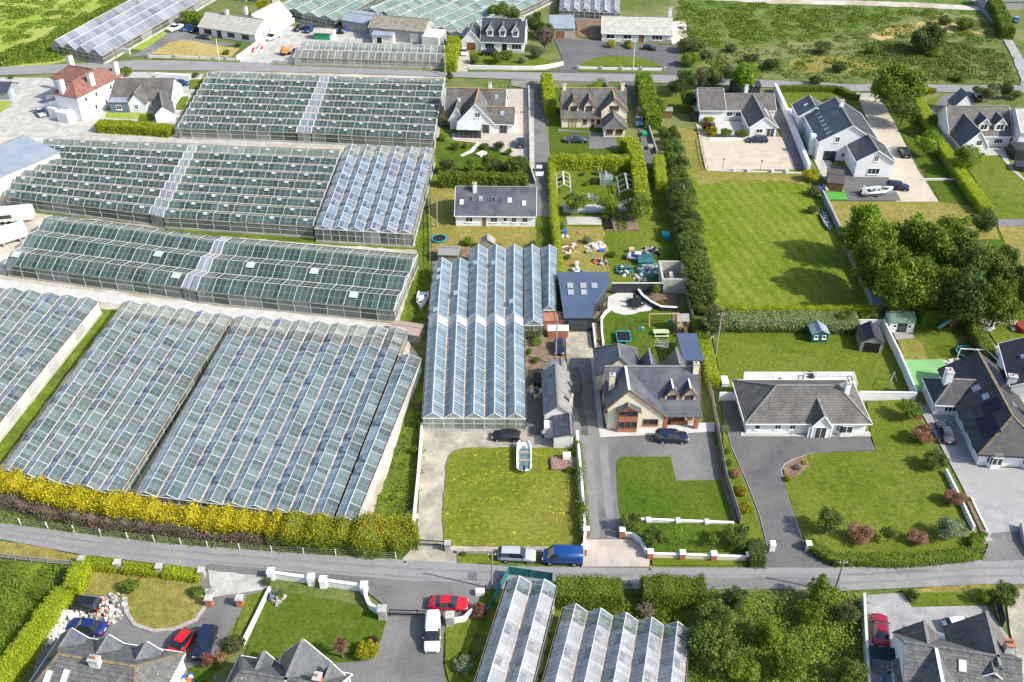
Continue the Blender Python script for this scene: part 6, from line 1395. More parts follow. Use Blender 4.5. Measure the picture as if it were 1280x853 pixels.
for cx, cy, r, m, l, k in [(1015, 220, 12, LYG, 'golden bush at the top of the field wall', 'big_bush'), (1018, 240, 10, LO, 'grey-green bush at the top of the field wall', 'big_bush'), (1016, 262, 8, LO, 'pale shrub behind the long blue boat', 'bush'), (884, 386, 11, LYG, 'golden bush at the foot of the conifer row', 'big_bush'), (893, 402, 20, LO, 'broad feathery grey-green conifer beside the leaning pole', 'mid'), (872, 384, 9, LG, 'green bush beside the roofless outbuilding', 'mid'),
                           (1057, 398, 13, LG, 'leafy green bush between the two garden sheds', 'mid'), (1147, 288, 14, LBR, 'bare brown bush at the back of the big trees', 'mid'), (819, 362, 6, LHG, 'small tree in the curved flower bed', 'small'), (812, 376, 5, LO, 'low shrub in the curved flower bed', 'bush'), (825, 379, 5, LYG, 'golden grass in the curved flower bed', 'bush'),
                           (668, 415, 12, LO, 'brown-green shrub at the end of the blue glasshouse', 'big_bush'), (673, 428, 8, LB, 'bright shrub in the yard beside the blue glasshouse', 'bush'), (660, 440, 6, LHG, 'lime weeds along the blue glasshouse wall', 'bush'), (670, 450, 6, LHG, 'lime bush behind the outbuilding', 'bush'), (586, 302, 8, LB, 'bright bush behind the three-span blue glasshouse', 'big_bush'), (572, 318, 8, LO, 'spiky pale shrub beside the grey felt shed', 'bush'), (623, 306, 4, LG, 'small bush on the dry lawn behind the glasshouse', 'bush'), (666, 306, 7, LG, 'low bush by the lane end', 'bush'),
                           (522, 508, 6, LBR, 'dead brown bush at the corner of the blue glasshouse', 'bush'), (522, 520, 6, LHG, 'lime bush at the corner of the concrete yard', 'bush'), (519, 562, 8, LHG, 'lime bush growing over the yard wall', 'bush'), (747, 400, 5, LO, 'olive shrub beside the anthracite garage', 'bush'), (753, 385, 6, LO, 'shrub bed corner next to the white patio', 'bush'), (749, 425, 4, LG, 'low green plant between the white walls', 'bush')]:
    tree(cx, cy, r, l, k, m)
# front gardens on the near road
for cx, cy, r, k, m, l, sz in [(1136, 512, 15, 'mid', LHG, 'round green young tree nearest the solar roof house wing', .8), (1153, 542, 15, 'mid', LR, 'bronze-leaved young tree beside the dark saloon', .8), (1169, 576, 15, 'mid', LG, 'dark green young tree below the bronze one', .8), (1193, 622, 13, 'mid', LR, 'bronze-leaved tree at the white bed wall', .8),
                           (1034, 653, 18, 'mid', LG, 'pale-stemmed birch near the bungalow gateway', 1.0), (1076, 666, 17, 'mid', LR, 'broad bronze tree along the low hedge', .7), (1113, 666, 11, 'small', LG, 'thin young green tree between two bronze ones', 1), (1147, 672, 13, 'mid', LR, 'smaller bronze tree along the low hedge', .7), (1190, 663, 18, 'mid', LS, 'silver-leaved round tree at the corner of the low hedge', .75)]:
    tree(cx, cy, r, l, k, m, group='young trees on the bungalow lawn', sz=sz)
for cx, cy, r, k, m, l in [(789, 652, 14, 'mid', LG, 'bushy green tree beside the brick gate pier'), (816, 672, 14, 'mid', LG, 'green tree at the corner of the front lawn strip'), (850, 668, 9, 'thin', LB, 'spindly young tree behind the middle brick pier'), (892, 672, 9, 'thin', LB, 'second spindly young tree on the front lawn strip'), (922, 668, 17, 'mid', LG, 'dense green tree beside the clipped gateway hedge'),
                           (906, 536, 7, 'bush', LS, 'pale round shrub beside the long timber fence'), (909, 565, 6, 'bush', LHG, 'green shrub on the drive verge'), (920, 592, 8, 'bush', LR, 'bronze shrub on the drive verge'), (925, 614, 10, 'bush', LYG, 'upper golden ball shrub on the drive verge'), (931, 634, 10, 'bush', LYG, 'lower golden ball shrub on the drive verge'), (912, 580, 6, 'bush', LG, 'dark shrub above the bronze one on the verge'),
                           (1006, 579, 4, 'bush', LYG, 'yellow shrub in the round corner bed'), (984, 599, 5, 'bush', LYG, 'second yellow shrub at the lower end of the corner bed'), (996, 584, 5, 'bush', LBR, 'brown low plant in the corner bed'),
                           (162, 730, 14, 'bush', LHG, 'large round clipped bush on the dry lawn'), (240, 722, 8, 'bush', LO, 'pale shrub at the end of the short hedges'), (247, 740, 10, 'bush', LG, 'green shrub beside the brick gate pier'), (264, 738, 8, 'bush', LW, 'white blossoming shrub at the gate pier'), (107, 722, 8, 'bush', LO, 'grey-green shrub by the short lime hedge'),
                           (258, 826, 9, 'small', LR, 'left red-leaved bush beside the dark hatchback'), (274, 822, 9, 'small', LR, 'right red-leaved bush in front of the pale shrub'), (292, 806, 14, 'big_bush', LO, 'tall pale shrub beside the low white wall'), (457, 814, 16, 'big_bush', LYG, 'large golden bush at the corner of the drive'), (466, 802, 8, 'bush', LP, 'purple bush behind the large golden one'), (347, 745, 9, 'bush', LG, 'dark green shrub inside the white road wall'), (334, 728, 7, 'bush', LO, 'brown-green shrub at the end of the white road wall'),
                           (601, 763, 13, 'big_bush', LR, 'rust-red shrub beside the red saloon'), (579, 832, 14, 'big_bush', LS, 'silvery fountain shrub on the small lawn'), (588, 818, 9, 'bush', LB, 'bright shrub behind the silvery one'), (808, 762, 13, 'big_bush', LBR, 'dead brown bush in front of the five-span glasshouse'), (827, 770, 7, 'bush', LHG, 'small lime bush in front of the five-span glasshouse'), (850, 776, 9, 'bush', LHG, 'lime bush at the glasshouse corner'), (866, 753, 9, 'bush', LHG, 'lime bush below the right clipped hedge'),
                           (891, 808, 30, 'mid', LG, 'dark dense tree at the front of the thicket'), (896, 770, 22, 'mid', LG, 'dark tree behind the front one in the thicket'), (920, 750, 16, 'mid', LD, 'dark tree of the thicket nearest the road'), (1030, 742, 22, 'mid', LB, 'greyish tree of the thicket under the leaning utility pole'), (1012, 765, 18, 'mid', LB, 'olive tree in the middle of the thicket'), (1058, 765, 16, 'mid', LO, 'greyish tree against the pale wall'),
                           (1065, 845, 20, 'mid', LG, 'leafy tree at the lower end of the pale wall'), (960, 790, 20, 'mid', LB, 'lime tree in the thicket'), (985, 830, 22, 'mid', LB, 'green tree low in the thicket'), (930, 840, 20, 'mid', LB, 'bright tree low in the thicket beside the dark one'),
                           (1140, 745, 10, 'bush', LG, 'leafy shrub on the verge above the gravel drive'), (1233, 745, 9, 'small', LHG, 'lime sapling at the end of the gravel drive'), (1257, 744, 16, 'mid', LG, 'bushy tree behind the dark fence at the lower right'), (1079, 800, 6, 'bush', LHG, 'lime shrub growing over the pale wall'), (1230, 667, 5, 'bush', LHG, 'small lime shrub at the end of the mulch bed'), (1212, 625, 4, 'bush', LHG, 'small lime shrub at the head of the mulch bed'),
                           (50, 742, 10, 'big_bush', LHG, 'lime scrub left of the long hedge')]:
    tree(cx, cy, r, l, k, m)
for i_, (x_, y_) in enumerate([(704, 222), (708, 258), (733, 230), (742, 226), (768, 224), (772, 244), (744, 247), (790, 228), (793, 244), (704, 282), (757, 272), (826, 300), (818, 320), (783, 333), (797, 335), (826, 345), (709, 322), (735, 300), (766, 318), (716, 245), (728, 218), (748, 216), (765, 214)]):
    tree(x_, y_, RN.uniform(3.5, 7), ('low green shrub', 'pale leafy plant', 'rough bush', 'dark little shrub')[i_ % 4]+' growing among the frames and scrap of the allotment', 'bush', (LG, LS, LHG, LD)[i_ % 4], group=('low green shrubs', 'pale leafy plants', 'rough bushes', 'dark little shrubs')[i_ % 4]+' of the allotment')
# cordyline palm
t = thing('cordyline_palm', 'brown shaggy cordyline palm on the lawn below the white road wall', 'palm', P(428, 823))
m = MB(); m.tube((0, 0, 0), (.05, 0, 2.6), .16, .12, 8); m.build('trunk', BARK, t)
m = MB()
for _ in range(170):
    d = sph(); c = Vector((.05, 0, 2.6)); e = c+Vector((d.x, d.y, d.z*.9-.15))*RN.uniform(.7, 1.2); m.bar(c, e, .07, .015, 0 if e.z > 2.4 else 1)
m.build('fronds', [LR, LBR], t)
for i_, (x_, y_) in enumerate(CPOS):
    up = i_ < 8
    for sgn in ((-1, 1) if up else (0,)):
        tree(x_+sgn*5.5+RN.uniform(-1, 1), y_, (7.6 if up else 14.5+.14*i_)*RN.uniform(.9, 1.15), ('shaggy evergreen in the left line' if sgn < 0 else 'shaggy evergreen in the right line' if sgn else 'shaggy evergreen in the single line')+' along the striped field', 'mid' if not up else 'bush', (LG, LD, LG, LG)[i_ % 4], name='evergreen', cat='tree', group='evergreen row along the striped field', sz=.85 if not up else 1.5)
# thicket ground cover and rough growth
LTH = leafmat('thicket_leaf', (.11, .16, .014), (.36, .44, .06), tr=.4)
def scrub(poly, n, h, leaf, m, label, name='undergrowth', clump=1.2):
    q = [P(*p) for p in poly]; x0, x1 = min(p.x for p in q), max(p.x for p in q); y0, y1 = min(p.y for p in q), max(p.y for p in q)
    mb = MB(); k = 0
    def ins(x, y):
        c = False
        for i in range(len(q)):
            a, b = q[i], q[i-1]
            if (a.y > y) != (b.y > y) and x < (b.x-a.x)*(y-a.y)/(b.y-a.y)+a.x: c = not c
        return c
    while k < n:
        x, y = RN.uniform(x0, x1), RN.uniform(y0, y1)
        if not ins(x, y): continue
        hh = h*RN.uniform(.3, 1.1); r = clump*RN.uniform(.5, 1.2); a0 = RN.random()
        for _ in range(int(14*r*r)+6):
            d = sph(); leafq(mb, (x+d.x*r, y+d.y*r, .12+abs(d.z)*hh), leaf, (d.x, d.y, abs(d.z)+.3), 0, min(1, max(0, a0*.6+RN.random()*.4)))
        k += 1
    o = mb.build(name, m); return tag(o, label, 'undergrowth', None, 'stuff')
scrub([(866, 745), (1078, 748), (1082, 880), (866, 880)], 520, 1.3, .24, LTH, 'tangled bright undergrowth of the thicket below the road')
scrub([(866, 745), (1078, 748), (1082, 880), (866, 880)], 260, 1.6, .26, LB, 'darker bramble in the thicket below the road')
scrub([(700, 742), (800, 742), (865, 760), (862, 785), (760, 770), (704, 755)], 70, .8, .26, LHG, 'weeds behind the clipped road hedges')
scrub([(-60, 700), (80, 712), (60, 745), (0, 815), (-60, 900)], 200, .5, .26, LHG, 'long grass and weeds left of the lime hedge')
scrub([(-40, 637), (60, 651), (160, 664), (260, 676), (480, 690), (480, 696), (260, 684), (160, 673), (60, 660), (-40, 647)], 190, .8, .26, LHG, 'low nettles and weeds along the wire fence below the gorse', clump=.7)
scrub([(664, 735), (700, 735), (668, 853), (655, 900), (640, 900)], 60, .6, .24, LHG, 'strip of weeds between the two grey glasshouses', clump=.8)
scrub([(880, 62), (960, 60), (1040, 48), (1085, 36), (1150, 24), (1225, 20), (1245, 42), (1272, 104), (1055, 103), (940, 98), (872, 92)], 300, .6, .5, LHG, 'rough tussocks and bramble across the field by the far road', clump=1.9)
scrub([(1080, 56), (1180, 50), (1255, 70), (1270, 102), (1100, 100)], 320, .6, .45, LG, 'green tussocks in the lower corner of the rough field', clump=1.8)
scrub([(0, 66), (60, 48), (95, 24), (140, 6), (170, -2), (64, 58), (90, 70), (62, 76), (0, 82), (-30, 84)], 260, .9, .5, LB, 'bright bramble bank below the pale meadow', clump=1.9)
scrub([(850, 2), (1215, 16), (1150, 22), (1080, 34), (1000, 52), (880, 58), (852, 60)], 330, .28, .5, LHG, 'coarse tufts across the meadow beyond the far road', name='tufts', clump=2.0)
scrub([(0, 0), (165, 0), (95, 22), (0, 62)], 120, .4, .55, LB, 'coarse tufts across the pale sunny meadow', name='tufts', clump=2.0)
scrub([(530, 300), (548, 300), (536, 400), (505, 404), (520, 350)], 50, .5, .26, LHG, 'weeds along the grass track')
scrub([(527, 460), (530, 520), (524, 570), (515, 640), (500, 660), (470, 655), (485, 600), (508, 530)], 60, .5, .26, LG, 'weeds along the lower grass track')

# ================================================================== WALLS AND FENCES
PW = 'white boundary walls'
wall([(721, 547), (726, 600), (729, 640), (731, 673), (729, 697)], 1.25, .22, WHITE, 'white wall along the left of the tarmac drive with brick piers at its foot', cap=WTRIM, pillars=([(732, 671), (729.5, 694)], .7, 1.5, BRICK, WTRIM))
wall([(720, 552), (723, 600), (726, 640), (727, 672)], 1.1, .18, WHITE, 'thin white wall beside the flowery lawn, outside the drive wall')
wall([(801, 652), (917, 656.5)], .45, .2, WHITE, 'low white wall across the front lawn with four square caps', cap=WTRIM, pillars=([(810, 653), (847, 654), (883, 655.5)], .5, .6, WHITE, WTRIM))
wall([(812, 698), (852, 699), (891, 700.5), (935, 702)], .85, .22, CREAM, 'front road wall with brick piers and white capping stones', cap=WTRIM, pillars=([(812, 698), (852, 699), (891, 700.5), (935, 702)], .7, 1.25, BRICK, WTRIM))
wall([(777, 672), (790, 673), (800, 680), (808, 696)], .9, .22, WHITE, 'curved white wall from the brick gate pier to the front road wall', cap=WTRIM, pillars=([(777, 672)], .7, 1.5, BRICK, WTRIM))
fence([(877, 464), (890, 500), (895, 532), (907, 600), (925, 656)], 1.5, 'long weathered timber fence between the cream house and the bungalow drive', GREYW)
wall([(898, 501), (922, 501)], 1.6, .2, WHITE, 'short white wall at the head of the bungalow drive')
wall([(1072, 500), (1143, 501)], 1.5, .22, WHITE, 'white garden wall right of the bungalow', cap=WTRIM)
wall([(1102, 410), (1122, 452), (1142, 499)], 1.8, .25, WHITE, 'white wall climbing between the back lawn and the green court')
wall([(1062, 409), (1101, 409)], 1.5, .2, WHITE, 'white wall behind the open-fronted shed')
wall([(1027, 247), (1048, 291), (1071, 345), (1093, 389)], 1.6, .3, GREYR, 'grey rendered wall along the right of the striped field', cap=GREYR)
wall([(968, 114), (985, 152), (1010, 216)], 2.0, .7, WHITE, 'thick white wall between the l-shaped house and the navy-roofed house')
fence([(887, 176), (945, 176)], .8, 'white picket fence in front of the courtyard shrubs', WTRIM, kind='panel')
wall([(883, 214), (943, 216), (1004, 218)], .35, .25, OFFW, 'low kerb wall along the foot of the buff gravel yard', pillars=([(917, 215), (935, 216), (965, 217), (983, 217.5)], .5, .8, WHITE, WTRIM))
fence([(876, 176), (879, 195), (884, 214)], 1.2, 'thin metal railing along the left of the buff gravel yard', METAL, kind='rails', step=4)
wall([(587, 87), (640, 88), (668, 88), (685, 86), (704, 82)], 1.0, .25, WHITE, 'white roadside wall in front of the dark-roofed dormer house', cap=WTRIM)
wall([(722, 87), (751, 88), (776, 88.5), (801, 89), (831, 89.5)], .8, .25, WHITE, 'white roadside wall with grey piers along the half-moon lawn', pillars=([(722, 87), (751, 88), (776, 88.5), (801, 89), (831, 89.5)], .6, 1.0, GREYR, GREYR))
wall([(186, 73), (220, 74), (258, 75.5), (294, 77)], .9, .25, OFFW, 'pale roadside wall with dark posts in front of the parched lawn', pillars=([(186, 73), (219, 74), (251, 75), (283, 76.5)], .5, 1.1, GREYR, GREYR))
wall([(296, 77), (322, 58), (345, 42), (368, 28)], 1.4, .25, WHITE, 'white wall running back beside the sunlit gable')
wall([(148, 66), (163, 68)], 1.4, .25, WHITE, 'short white entrance wall beside the silvery glasshouse')
wall([(341, 80), (450, 84), (553, 88)], 1.0, .3, CONC, 'concrete wall along the road under the derelict glasshouse')
wall([(661, 113), (662, 160), (663, 214), (669, 232)], 1.2, .25, GREYR, 'grey wall along the left of the narrow lane', cap=CONC)
wall([(798, 116), (807, 150), (821, 195)], 1.2, .25, GREYR, 'grey wall along the right of the tarmac lane')
wall([(640, 107), (684, 104), (760, 106)], .9, .3, STONE, 'stone roadside wall behind the cream dormer house')
wall([(337, 722), (388, 729)], 1.0, .3, WHITE, 'white road wall, left of two lengths, with square pier', cap=WTRIM, pillars=([(340, 723), (390, 730)], .8, 1.4, WHITE, WTRIM))
wall([(404, 732), (456, 739), (458, 752), (463, 762), (474, 769)], 1.0, .3, WHITE, 'curving white road wall beside the black gates', cap=WTRIM, pillars=([(405, 733), (456, 740)], .8, 1.4, WHITE, WTRIM))
for x, y, l in ((479, 773, 'stone gate pier at the left of the black gates'), (563, 781, 'stone gate pier beside the white van')):
    t = thing('gate_pier', l, 'gate pier', P(x, y)); m = MB(); m.cbox((0, 0, 0), (.9, .9, 1.7)); m.build('pier', STONE, t); m = MB(); m.cbox((0, 0, 1.7), (1.05, 1.05, .15)); m.build('pier_cap', CONC, t)
for x, y, l in ((263, 757, 'brick gate pier beside the white blossoming shrub'), (301, 757, 'brick gate pier on the right of the curved drive')):
    t = thing('gate_pier', l, 'gate pier', P(x, y)); m = MB(); m.cbox((0, 0, 0), (.75, .75, 1.4)); m.build('pier', BRICK, t); m = MB(); m.cbox((0, 0, 1.4), (.95, .95, .18), taper=.8); m.build('pier_cap', CONC, t)
for x, y, l in ((105, 707, 'stone pier at the left end of the short lime hedges'), (149, 712, 'stone pier between the first and middle short hedges'), (201, 717, 'stone pier between the middle and last short hedges'), (254, 722, 'stone pier at the right end of the short lime hedges'), (560, 688, 'concrete gate pier of the concrete driveway')):
    t = thing('stone_pier', l, 'pier', P(x, y)); m = MB(); m.cbox((0, 0, 0), (.7, .7, 1.3)); m.build('pier', STONE, t); m = MB(); m.cbox((0, 0, 1.3), (.85, .85, .14)); m.build('pier_cap', CONC, t)
for x, y, l in ((964, 688, 'white gate pier at the left of the bungalow drive'), (1009, 688, 'white gate pier at the right of the bungalow drive')):
    t = thing('gate_pier', l, 'gate pier', P(x, y)); m = MB(); m.cbox((0, 0, 0), (.7, .7, 1.3)); m.build('pier', WHITE, t); m = MB(); m.cbox((0, 0, 1.3), (.8, .8, .12), taper=.85); m.build('pier_cap', WTRIM, t)
wall([(568, 780), (580, 778), (590, 768)], 1.0, .25, WHITE, 'short curved white wall beside the rust-red shrub')
wall([(304, 807), (320, 775), (338, 738)], .7, .3, OFFW, 'low pale wall beside the lawn below the white road wall')
fence([(488, 771), (522, 772), (553, 775)], 1.3, 'black bar gates across the drive below the road', BLACKM, kind='bars', step=8, name='gate', cat='gate')
fence([(522, 683), (557, 685)], 1.2, 'dark metal gate across the concrete driveway', BLACKM, kind='bars', step=4, name='gate', cat='gate')
fence([(-40, 694), (0, 699), (60, 706), (92, 709)], 1.1, 'weathered post and rail fence at the left below the road', GREYW, kind='rails', rails=3)
fence([(-40, 648), (60, 661), (160, 674), (260, 685), (340, 691), (420, 695), (495, 699)], 1.15, 'wire fence with concrete posts along the road below the gorse', OFFW, kind='wire', step=3.4, rails=4)
wall([(528, 536), (523, 600), (518, 650), (512, 682)], 1.2, .3, OFFW, 'pale wall along the left of the concrete driveway')
wall([(571, 692), (600, 692), (640, 692)], .6, .35, STONE, 'low stone wall at the foot of the flowery lawn')
wall([(741, 410), (744, 437)], 1.0, .25, WHITE, 'short white wall at the right of the concrete garage drive')
wall([(763, 388), (756, 394), (751.5, 401), (752, 415), (754, 434)], .7, .3, WHITE, 'curving white wall around the play lawn')
wall([(796, 365), (803, 375), (814, 383), (826, 389), (846, 390)], .9, .3, ANTH, 'curved dark wall with white capping around the raised bed', cap=WTRIM)
wall([(764, 367), (828, 367)], 2.1, .22, ANTH, 'dark wall with pale capping behind the white patio', cap=PALEP)
fence([(858, 372), (863, 392), (869, 421)], 1.6, 'weathered fence beside the play tower', GREYW)
wall([(1181, 592), (1198, 626), (1216, 664)], .9, .25, WHITE, 'white wall along the right edge of the young tree lawn')
wall([(1213.5, 625), (1233, 665)], .4, .2, WTRIM, 'low white kerb wall beside the mulch bed')
wall([(1077, 753), (1079, 800), (1083, 870)], 1.7, .3, OFFW, 'pale stained wall between the thicket and gravel drive')
wall([(1275, 660), (1279, 680), (1292, 700)], 1.1, .4, STONE, 'dark stone gate wall at the right edge')
fence([(690, 727), (636, 719), (622, 745), (609, 772)], 1.6, 'teal debris netting around the corner of the grey two-span glasshouse', mat('teal_netting', (.02, .11, .12), (.03, .16, .17), s=2), kind='panel', name='netting_fence')
fence([(1243, 748), (1247, 765), (1252, 785)], 1.7, 'dark slatted fence at the end of the gravel drive', ANTH)
wall([(1240, 405), (1270, 406)], .8, .2, WHITE, 'white low wall beside the paved round patio')
fence([(1007, 686), (1040, 709), (1140, 705.5), (1227, 697)], 1.0, 'black railings along the foot of the low clipped hedge', BLACKM, kind='bars', step=3)
fence([(1073, 124), (1099, 125)], 1.6, 'white gate on the far road under the large tree', WTRIM, name='gate', cat='gate', step=3.5)
wall([(1152, 226), (1196, 226)], .5, .25, OFFW, 'low rail wall across the dark striped lawn')
fence([(1004, 485), (1006, 472), (1034, 472)], 1.0, 'white balustrade, left half, behind the bungalow', WTRIM, kind='bars', step=2)
fence([(1036, 472), (1066, 472), (1070, 485)], 1.0, 'white balustrade, right half, behind the bungalow', WTRIM, kind='bars', step=2)
fence([(1140, 526), (1150, 526)], 1.5, 'brown timber gate beside the solar roof house wing', BROWNW, name='gate', cat='gate')
fence([(536, 245), (538, 300), (538, 330)], 1.3, 'old fence along the left of the slate bungalow', GREYW, kind='rails', rails=2)
wall([(150, 121), (190, 118)], .9, .25, OFFW, 'low wall at the back of the grey-roofed bungalow yard')
wall([(195, 97), (238, 100)], 1.2, .8, WHITE, 'thick white wall at the far road beside the glasshouse')
# ================================================================== VEHICLES
CW, CR, CS, CB = paint('white', (.78, .78, .78)), paint('red', (.46, .012, .018)), paint('silver', (.36, .39, .44)), paint('blue', (.006, .042, .17))
CN, CK, CV, CG = paint('navy', (.010, .018, .045)), paint('black', (.010, .011, .013)), paint('royal', (.008, .022, .12)), paint('steel', (.05, .065, .085))
CM, CL, CP = paint('crimson', (.24, .008, .03)), paint('lightblue', (.10, .26, .42)), paint('palesilver', (.50, .53, .60))
car(541, 796, (540, 822), 'smallvan', CW, 'white van facing down the drive below the black gates', 'van', L=4.9)
car(561, 759, (590, 760), 'saloon', CR, 'bright red saloon parked outside the black gates')
car(646, 698, (670, 699), 'estate', CS, 'silver-blue estate parked on the road behind the blue van')
car(703, 701, (680, 700), 'van', CB, 'royal blue van parked on the road by the brick pier', 'van')
car(839, 551, (870, 552), 'suv', CN, 'navy suv in front of the large cream house')
car(633, 549, (612, 548), 'hatch', CK, 'black hatchback in front of the blue glasshouse')
car(103, 760, (80, 758), 'estate', CK, 'black estate car beside the log pile')
car(110, 788, (85, 784), 'saloon', CV, 'dark blue saloon beside the white rubble')
car(227, 810, (213, 828), 'hatch', CR, 'red hatchback beside the dark blue one below the dry lawn')
car(258, 808, (250, 830), 'suv', CN, 'dark blue car half behind the red-leaved bushes', L=4.3)
car(1099, 792, (1097, 765), 'saloon', CM, 'crimson saloon on the gravel drive by the pale wall')
car(1200, 786, (1225, 785), 'hatch', CW, 'white hatchback half hidden by the grey gable')
car(1180, 544, (1172, 526), 'saloon', CG, 'steel grey saloon beside the solar roof house')
car(946, 178, (930, 178), 'estate', CN, 'navy estate on the buff gravel yard')
car(1129, 194, (1122, 183), 'suv', CK, 'black car on the gravel drive beside the navy-roofed house', L=4.4)
car(1121, 237, (1138, 239), 'suv', CN, 'dark car behind the white rib boat')
car(812, 63, (832, 65), 'hatch', CK, 'black hatchback on the tarmac forecourt')
car(674, 218, (674.5, 230), 'hatch', CW, 'white hatchback in the narrow lane')
car(650, 182, (649, 168), 'mpv', CN, 'navy people carrier on the pink paving', L=4.3)
car(799, 155, (800, 165), 'pickup', CL, 'light blue truck in the tarmac lane', 'truck', L=4.6)
car(720, 178, (706, 178), 'pickup', CG, 'old blue pickup on the lawn of the cream dormer house', 'pickup')
car(52, 144, (58, 151), 'saloon', CP, 'pale silver saloon in the yard left of the red-roofed house')
car(255, 49, (240, 47), 'saloon', CG, 'grey saloon in front of the pale-roofed bungalow')
car(220, 38, (210, 42), 'pickup', CW, 'white pickup beside the silvery glasshouse', 'pickup')
car(234, 38, (226, 41), 'hatch', CB, 'blue hatchback between the white pickup and bright shrub')
car(244, 39, (236, 42), 'saloon', CN, 'navy saloon next to the blue hatchback')
car(342, 49, (333, 53), 'van', CW, 'white van in the nursery yard', 'van')
car(376, 38, (368, 41), 'suv', CK, 'black suv in front of the milky green glasshouse')
car(388, 40, (382, 43), 'suv', CV, 'dark blue suv next to the black one')
car(580, 68, (579, 78), 'hatch', CW, 'white small car in front of the garage gable')
car(611, 69, (600, 69), 'suv', CK, 'black car under the windows of the dark-roofed dormer house')
car(227, 107, (240, 107), 'hatch', CB, 'blue car beside the grey-roofed bungalow gable')
car(1221, 124, (1216, 116), 'hatch', CK, 'dark car behind the white dormer house')
car(1269, 27, (1268, 15), 'hatch', CL, 'bright blue car at the top right corner')
car(799, 325, (820, 327), 'saloon', CP, 'dusty lilac-silver saloon dumped among the scrap')
car(699, 438, (699, 455), 'hatch', CN, 'dark blue small car beside the brick store', L=3.6)
# boats
boat(1095, 244, (1125, 241), 6.8, 2.4, 'white rib boat on its trailer with black outboard', mat('grey_hull', (.30, .33, .36), s=2), METAL, tubes=True)
boat(655, 575, (655, 553), 5.6, 2.1, 'open white boat standing on the flowery lawn', PLASTW, mat('teal_deck', (.05, .13, .14), (.20, .22, .22), s=2), blunt=True)
boat(528, 378, (526, 388), 4.6, 2.0, 'small white cabin boat on the grass track', PLASTW, None, cabin=PLASTW, motor=False, z=.3)
boat(1032, 280, (1040, 297), 6.5, 1.3, 'long blue and grey boat beside the field wall', mat('faded_blue_hull', (.10, .17, .28), (.15, .22, .33), s=1), GREYW, motor=False, trailer=False, z=.05)
boat(1031, 271, (1027, 262), 4.0, 1.0, 'blue canoe above the long boat at the field wall', mat('blue_hull', (.06, .12, .20), s=2), None, motor=False, trailer=False, z=.05)
# poles
pole(614.5, 737, 7.5, 'timber utility pole beside the grey two-span glasshouse', (615, 691))
pole(1043, 741, 6.5, 'leaning timber utility pole by the thicket', (1055, 701))
pole(148, 88, 6.5, 'dark utility pole at the far road near the red-roofed house', (144, 60))
pole(791, 89, 8, 'pale utility pole behind the half-moon lawn wall', (794, 51), m=OFFW, arms=False)
pole(274, 77, 6.5, 'white pole behind the parched lawn wall', (270, 48), m=OFFW, arms=False)
pole(557, 96, 9, 'slim utility pole at the derelict glasshouse corner', (554, 46))
pole(894, 448, 7.5, 'pale leaning pole at the corner of the back lawn', (902.5, 391))
pole(1022, 101, 6, 'utility pole in the rough field', (1027, 72))
pole(1211, 90, 4, 'short pole at the right of the rough field', (1215, 70), arms=False)
pole(851, 261, 4.5, 'pale post standing in the conifer row', (855, 233), m=OFFW, arms=False)
pole(694, 457, 9, 'pale pole rising beside the orange-roofed shelter', (697, 393), arms=False)
pole(546, 285, 6, 'thin pole left of the slate bungalow', (546, 247), arms=False)
TARPB = mat('faded_blue_tarp', (.06, .12, .26), (.10, .18, .34), s=2)
TEALD = mat('dull_teal', (.05, .17, .17), (.08, .22, .22), s=2)
def lamp(x, y, label):
    t = thing('lamp_post', label, 'lamp post', P(x, y)); m = MB(); m.tube((0, 0, 0), (0, 0, 2.6), .05, .04, 6); m.build('post', BLACKM, t); m = MB(); m.cbox((0, 0, 2.6), (.26, .26, .36), taper=.7); m.build('lantern', BLACKM, t)
lamp(903, 214, 'leftmost black lamp post on the gravel yard kerb'); lamp(950, 216, 'middle black lamp post on the gravel yard kerb'); lamp(997, 217, 'rightmost black lamp post on the gravel yard kerb')
# play garden
def trampoline(x, y, label, w, d, h=.75, rnd=True, rim=TEAL, net=False, rz=0):
    t = thing('trampoline', label, 'trampoline', P(x, y), rz)
    N = 24 if rnd else 4
    ring = lambda k, z: [(w/2*k*math.cos(6.2832*i/N+(0 if rnd else .7854))*(1 if rnd else 1.414), d/2*k*math.sin(6.2832*i/N+(0 if rnd else .7854))*(1 if rnd else 1.414), z) for i in range(N)]
    m = MB(); m.poly(ring(.84, h-.02)); m.build('jumping_mat', BLACKM, t)
    m = MB(); m.loft([ring(1, h-.06), ring(1.02, h), ring(.98, h+.05), ring(.84, h+.03), ring(.84, h-.06), ring(1, h-.06)], cap=False); m.build('rim_pad', rim, t)
    for i in range(6 if rnd else 4):
        a = 6.2832*i/(6 if rnd else 4)+.3; p = (w/2*.95*math.cos(a), d/2*.95*math.sin(a)); m = MB(); m.tube((*p, 0), (*p, h), .04, .04, 6); m.build('leg', METAL, t)
    if net:
        n = MB()
        for p in ring(1.0, 0):
            n.tube((p[0], p[1], h), (p[0], p[1], h+1.7), .03, .03, 5)
        for z in (.5, .9, 1.3, 1.7):
            r = ring(1.0, h+z)
            for a, b in zip(r, r[1:]+r[:1]): n.bar(a, b, .025)
        n.build('safety_net', NETM, t)
trampoline(779, 425, 'rectangular trampoline with turquoise rim and dark net on the play lawn', 2.4, 3.0, rnd=False, net=True)
trampoline(549, 300, 'low round trampoline with turquoise rim on the dry lawn', 3.0, 3.0, .4)
trampoline(1206, 444, 'round trampoline with teal rim and safety net behind the solar roof house', 3.2, 3.2, net=True)
t = thing('play_tower', 'wooden play tower with grey roof and yellow slide', 'play tower', P(851, 413), rad(3))
for sx in (-.8, .8):
    for sy in (-.8, .8): m = MB(); m.box(sx-.06, sy-.06, 0, sx+.06, sy+.06, 2.5); m.build('post', PALEW, t)
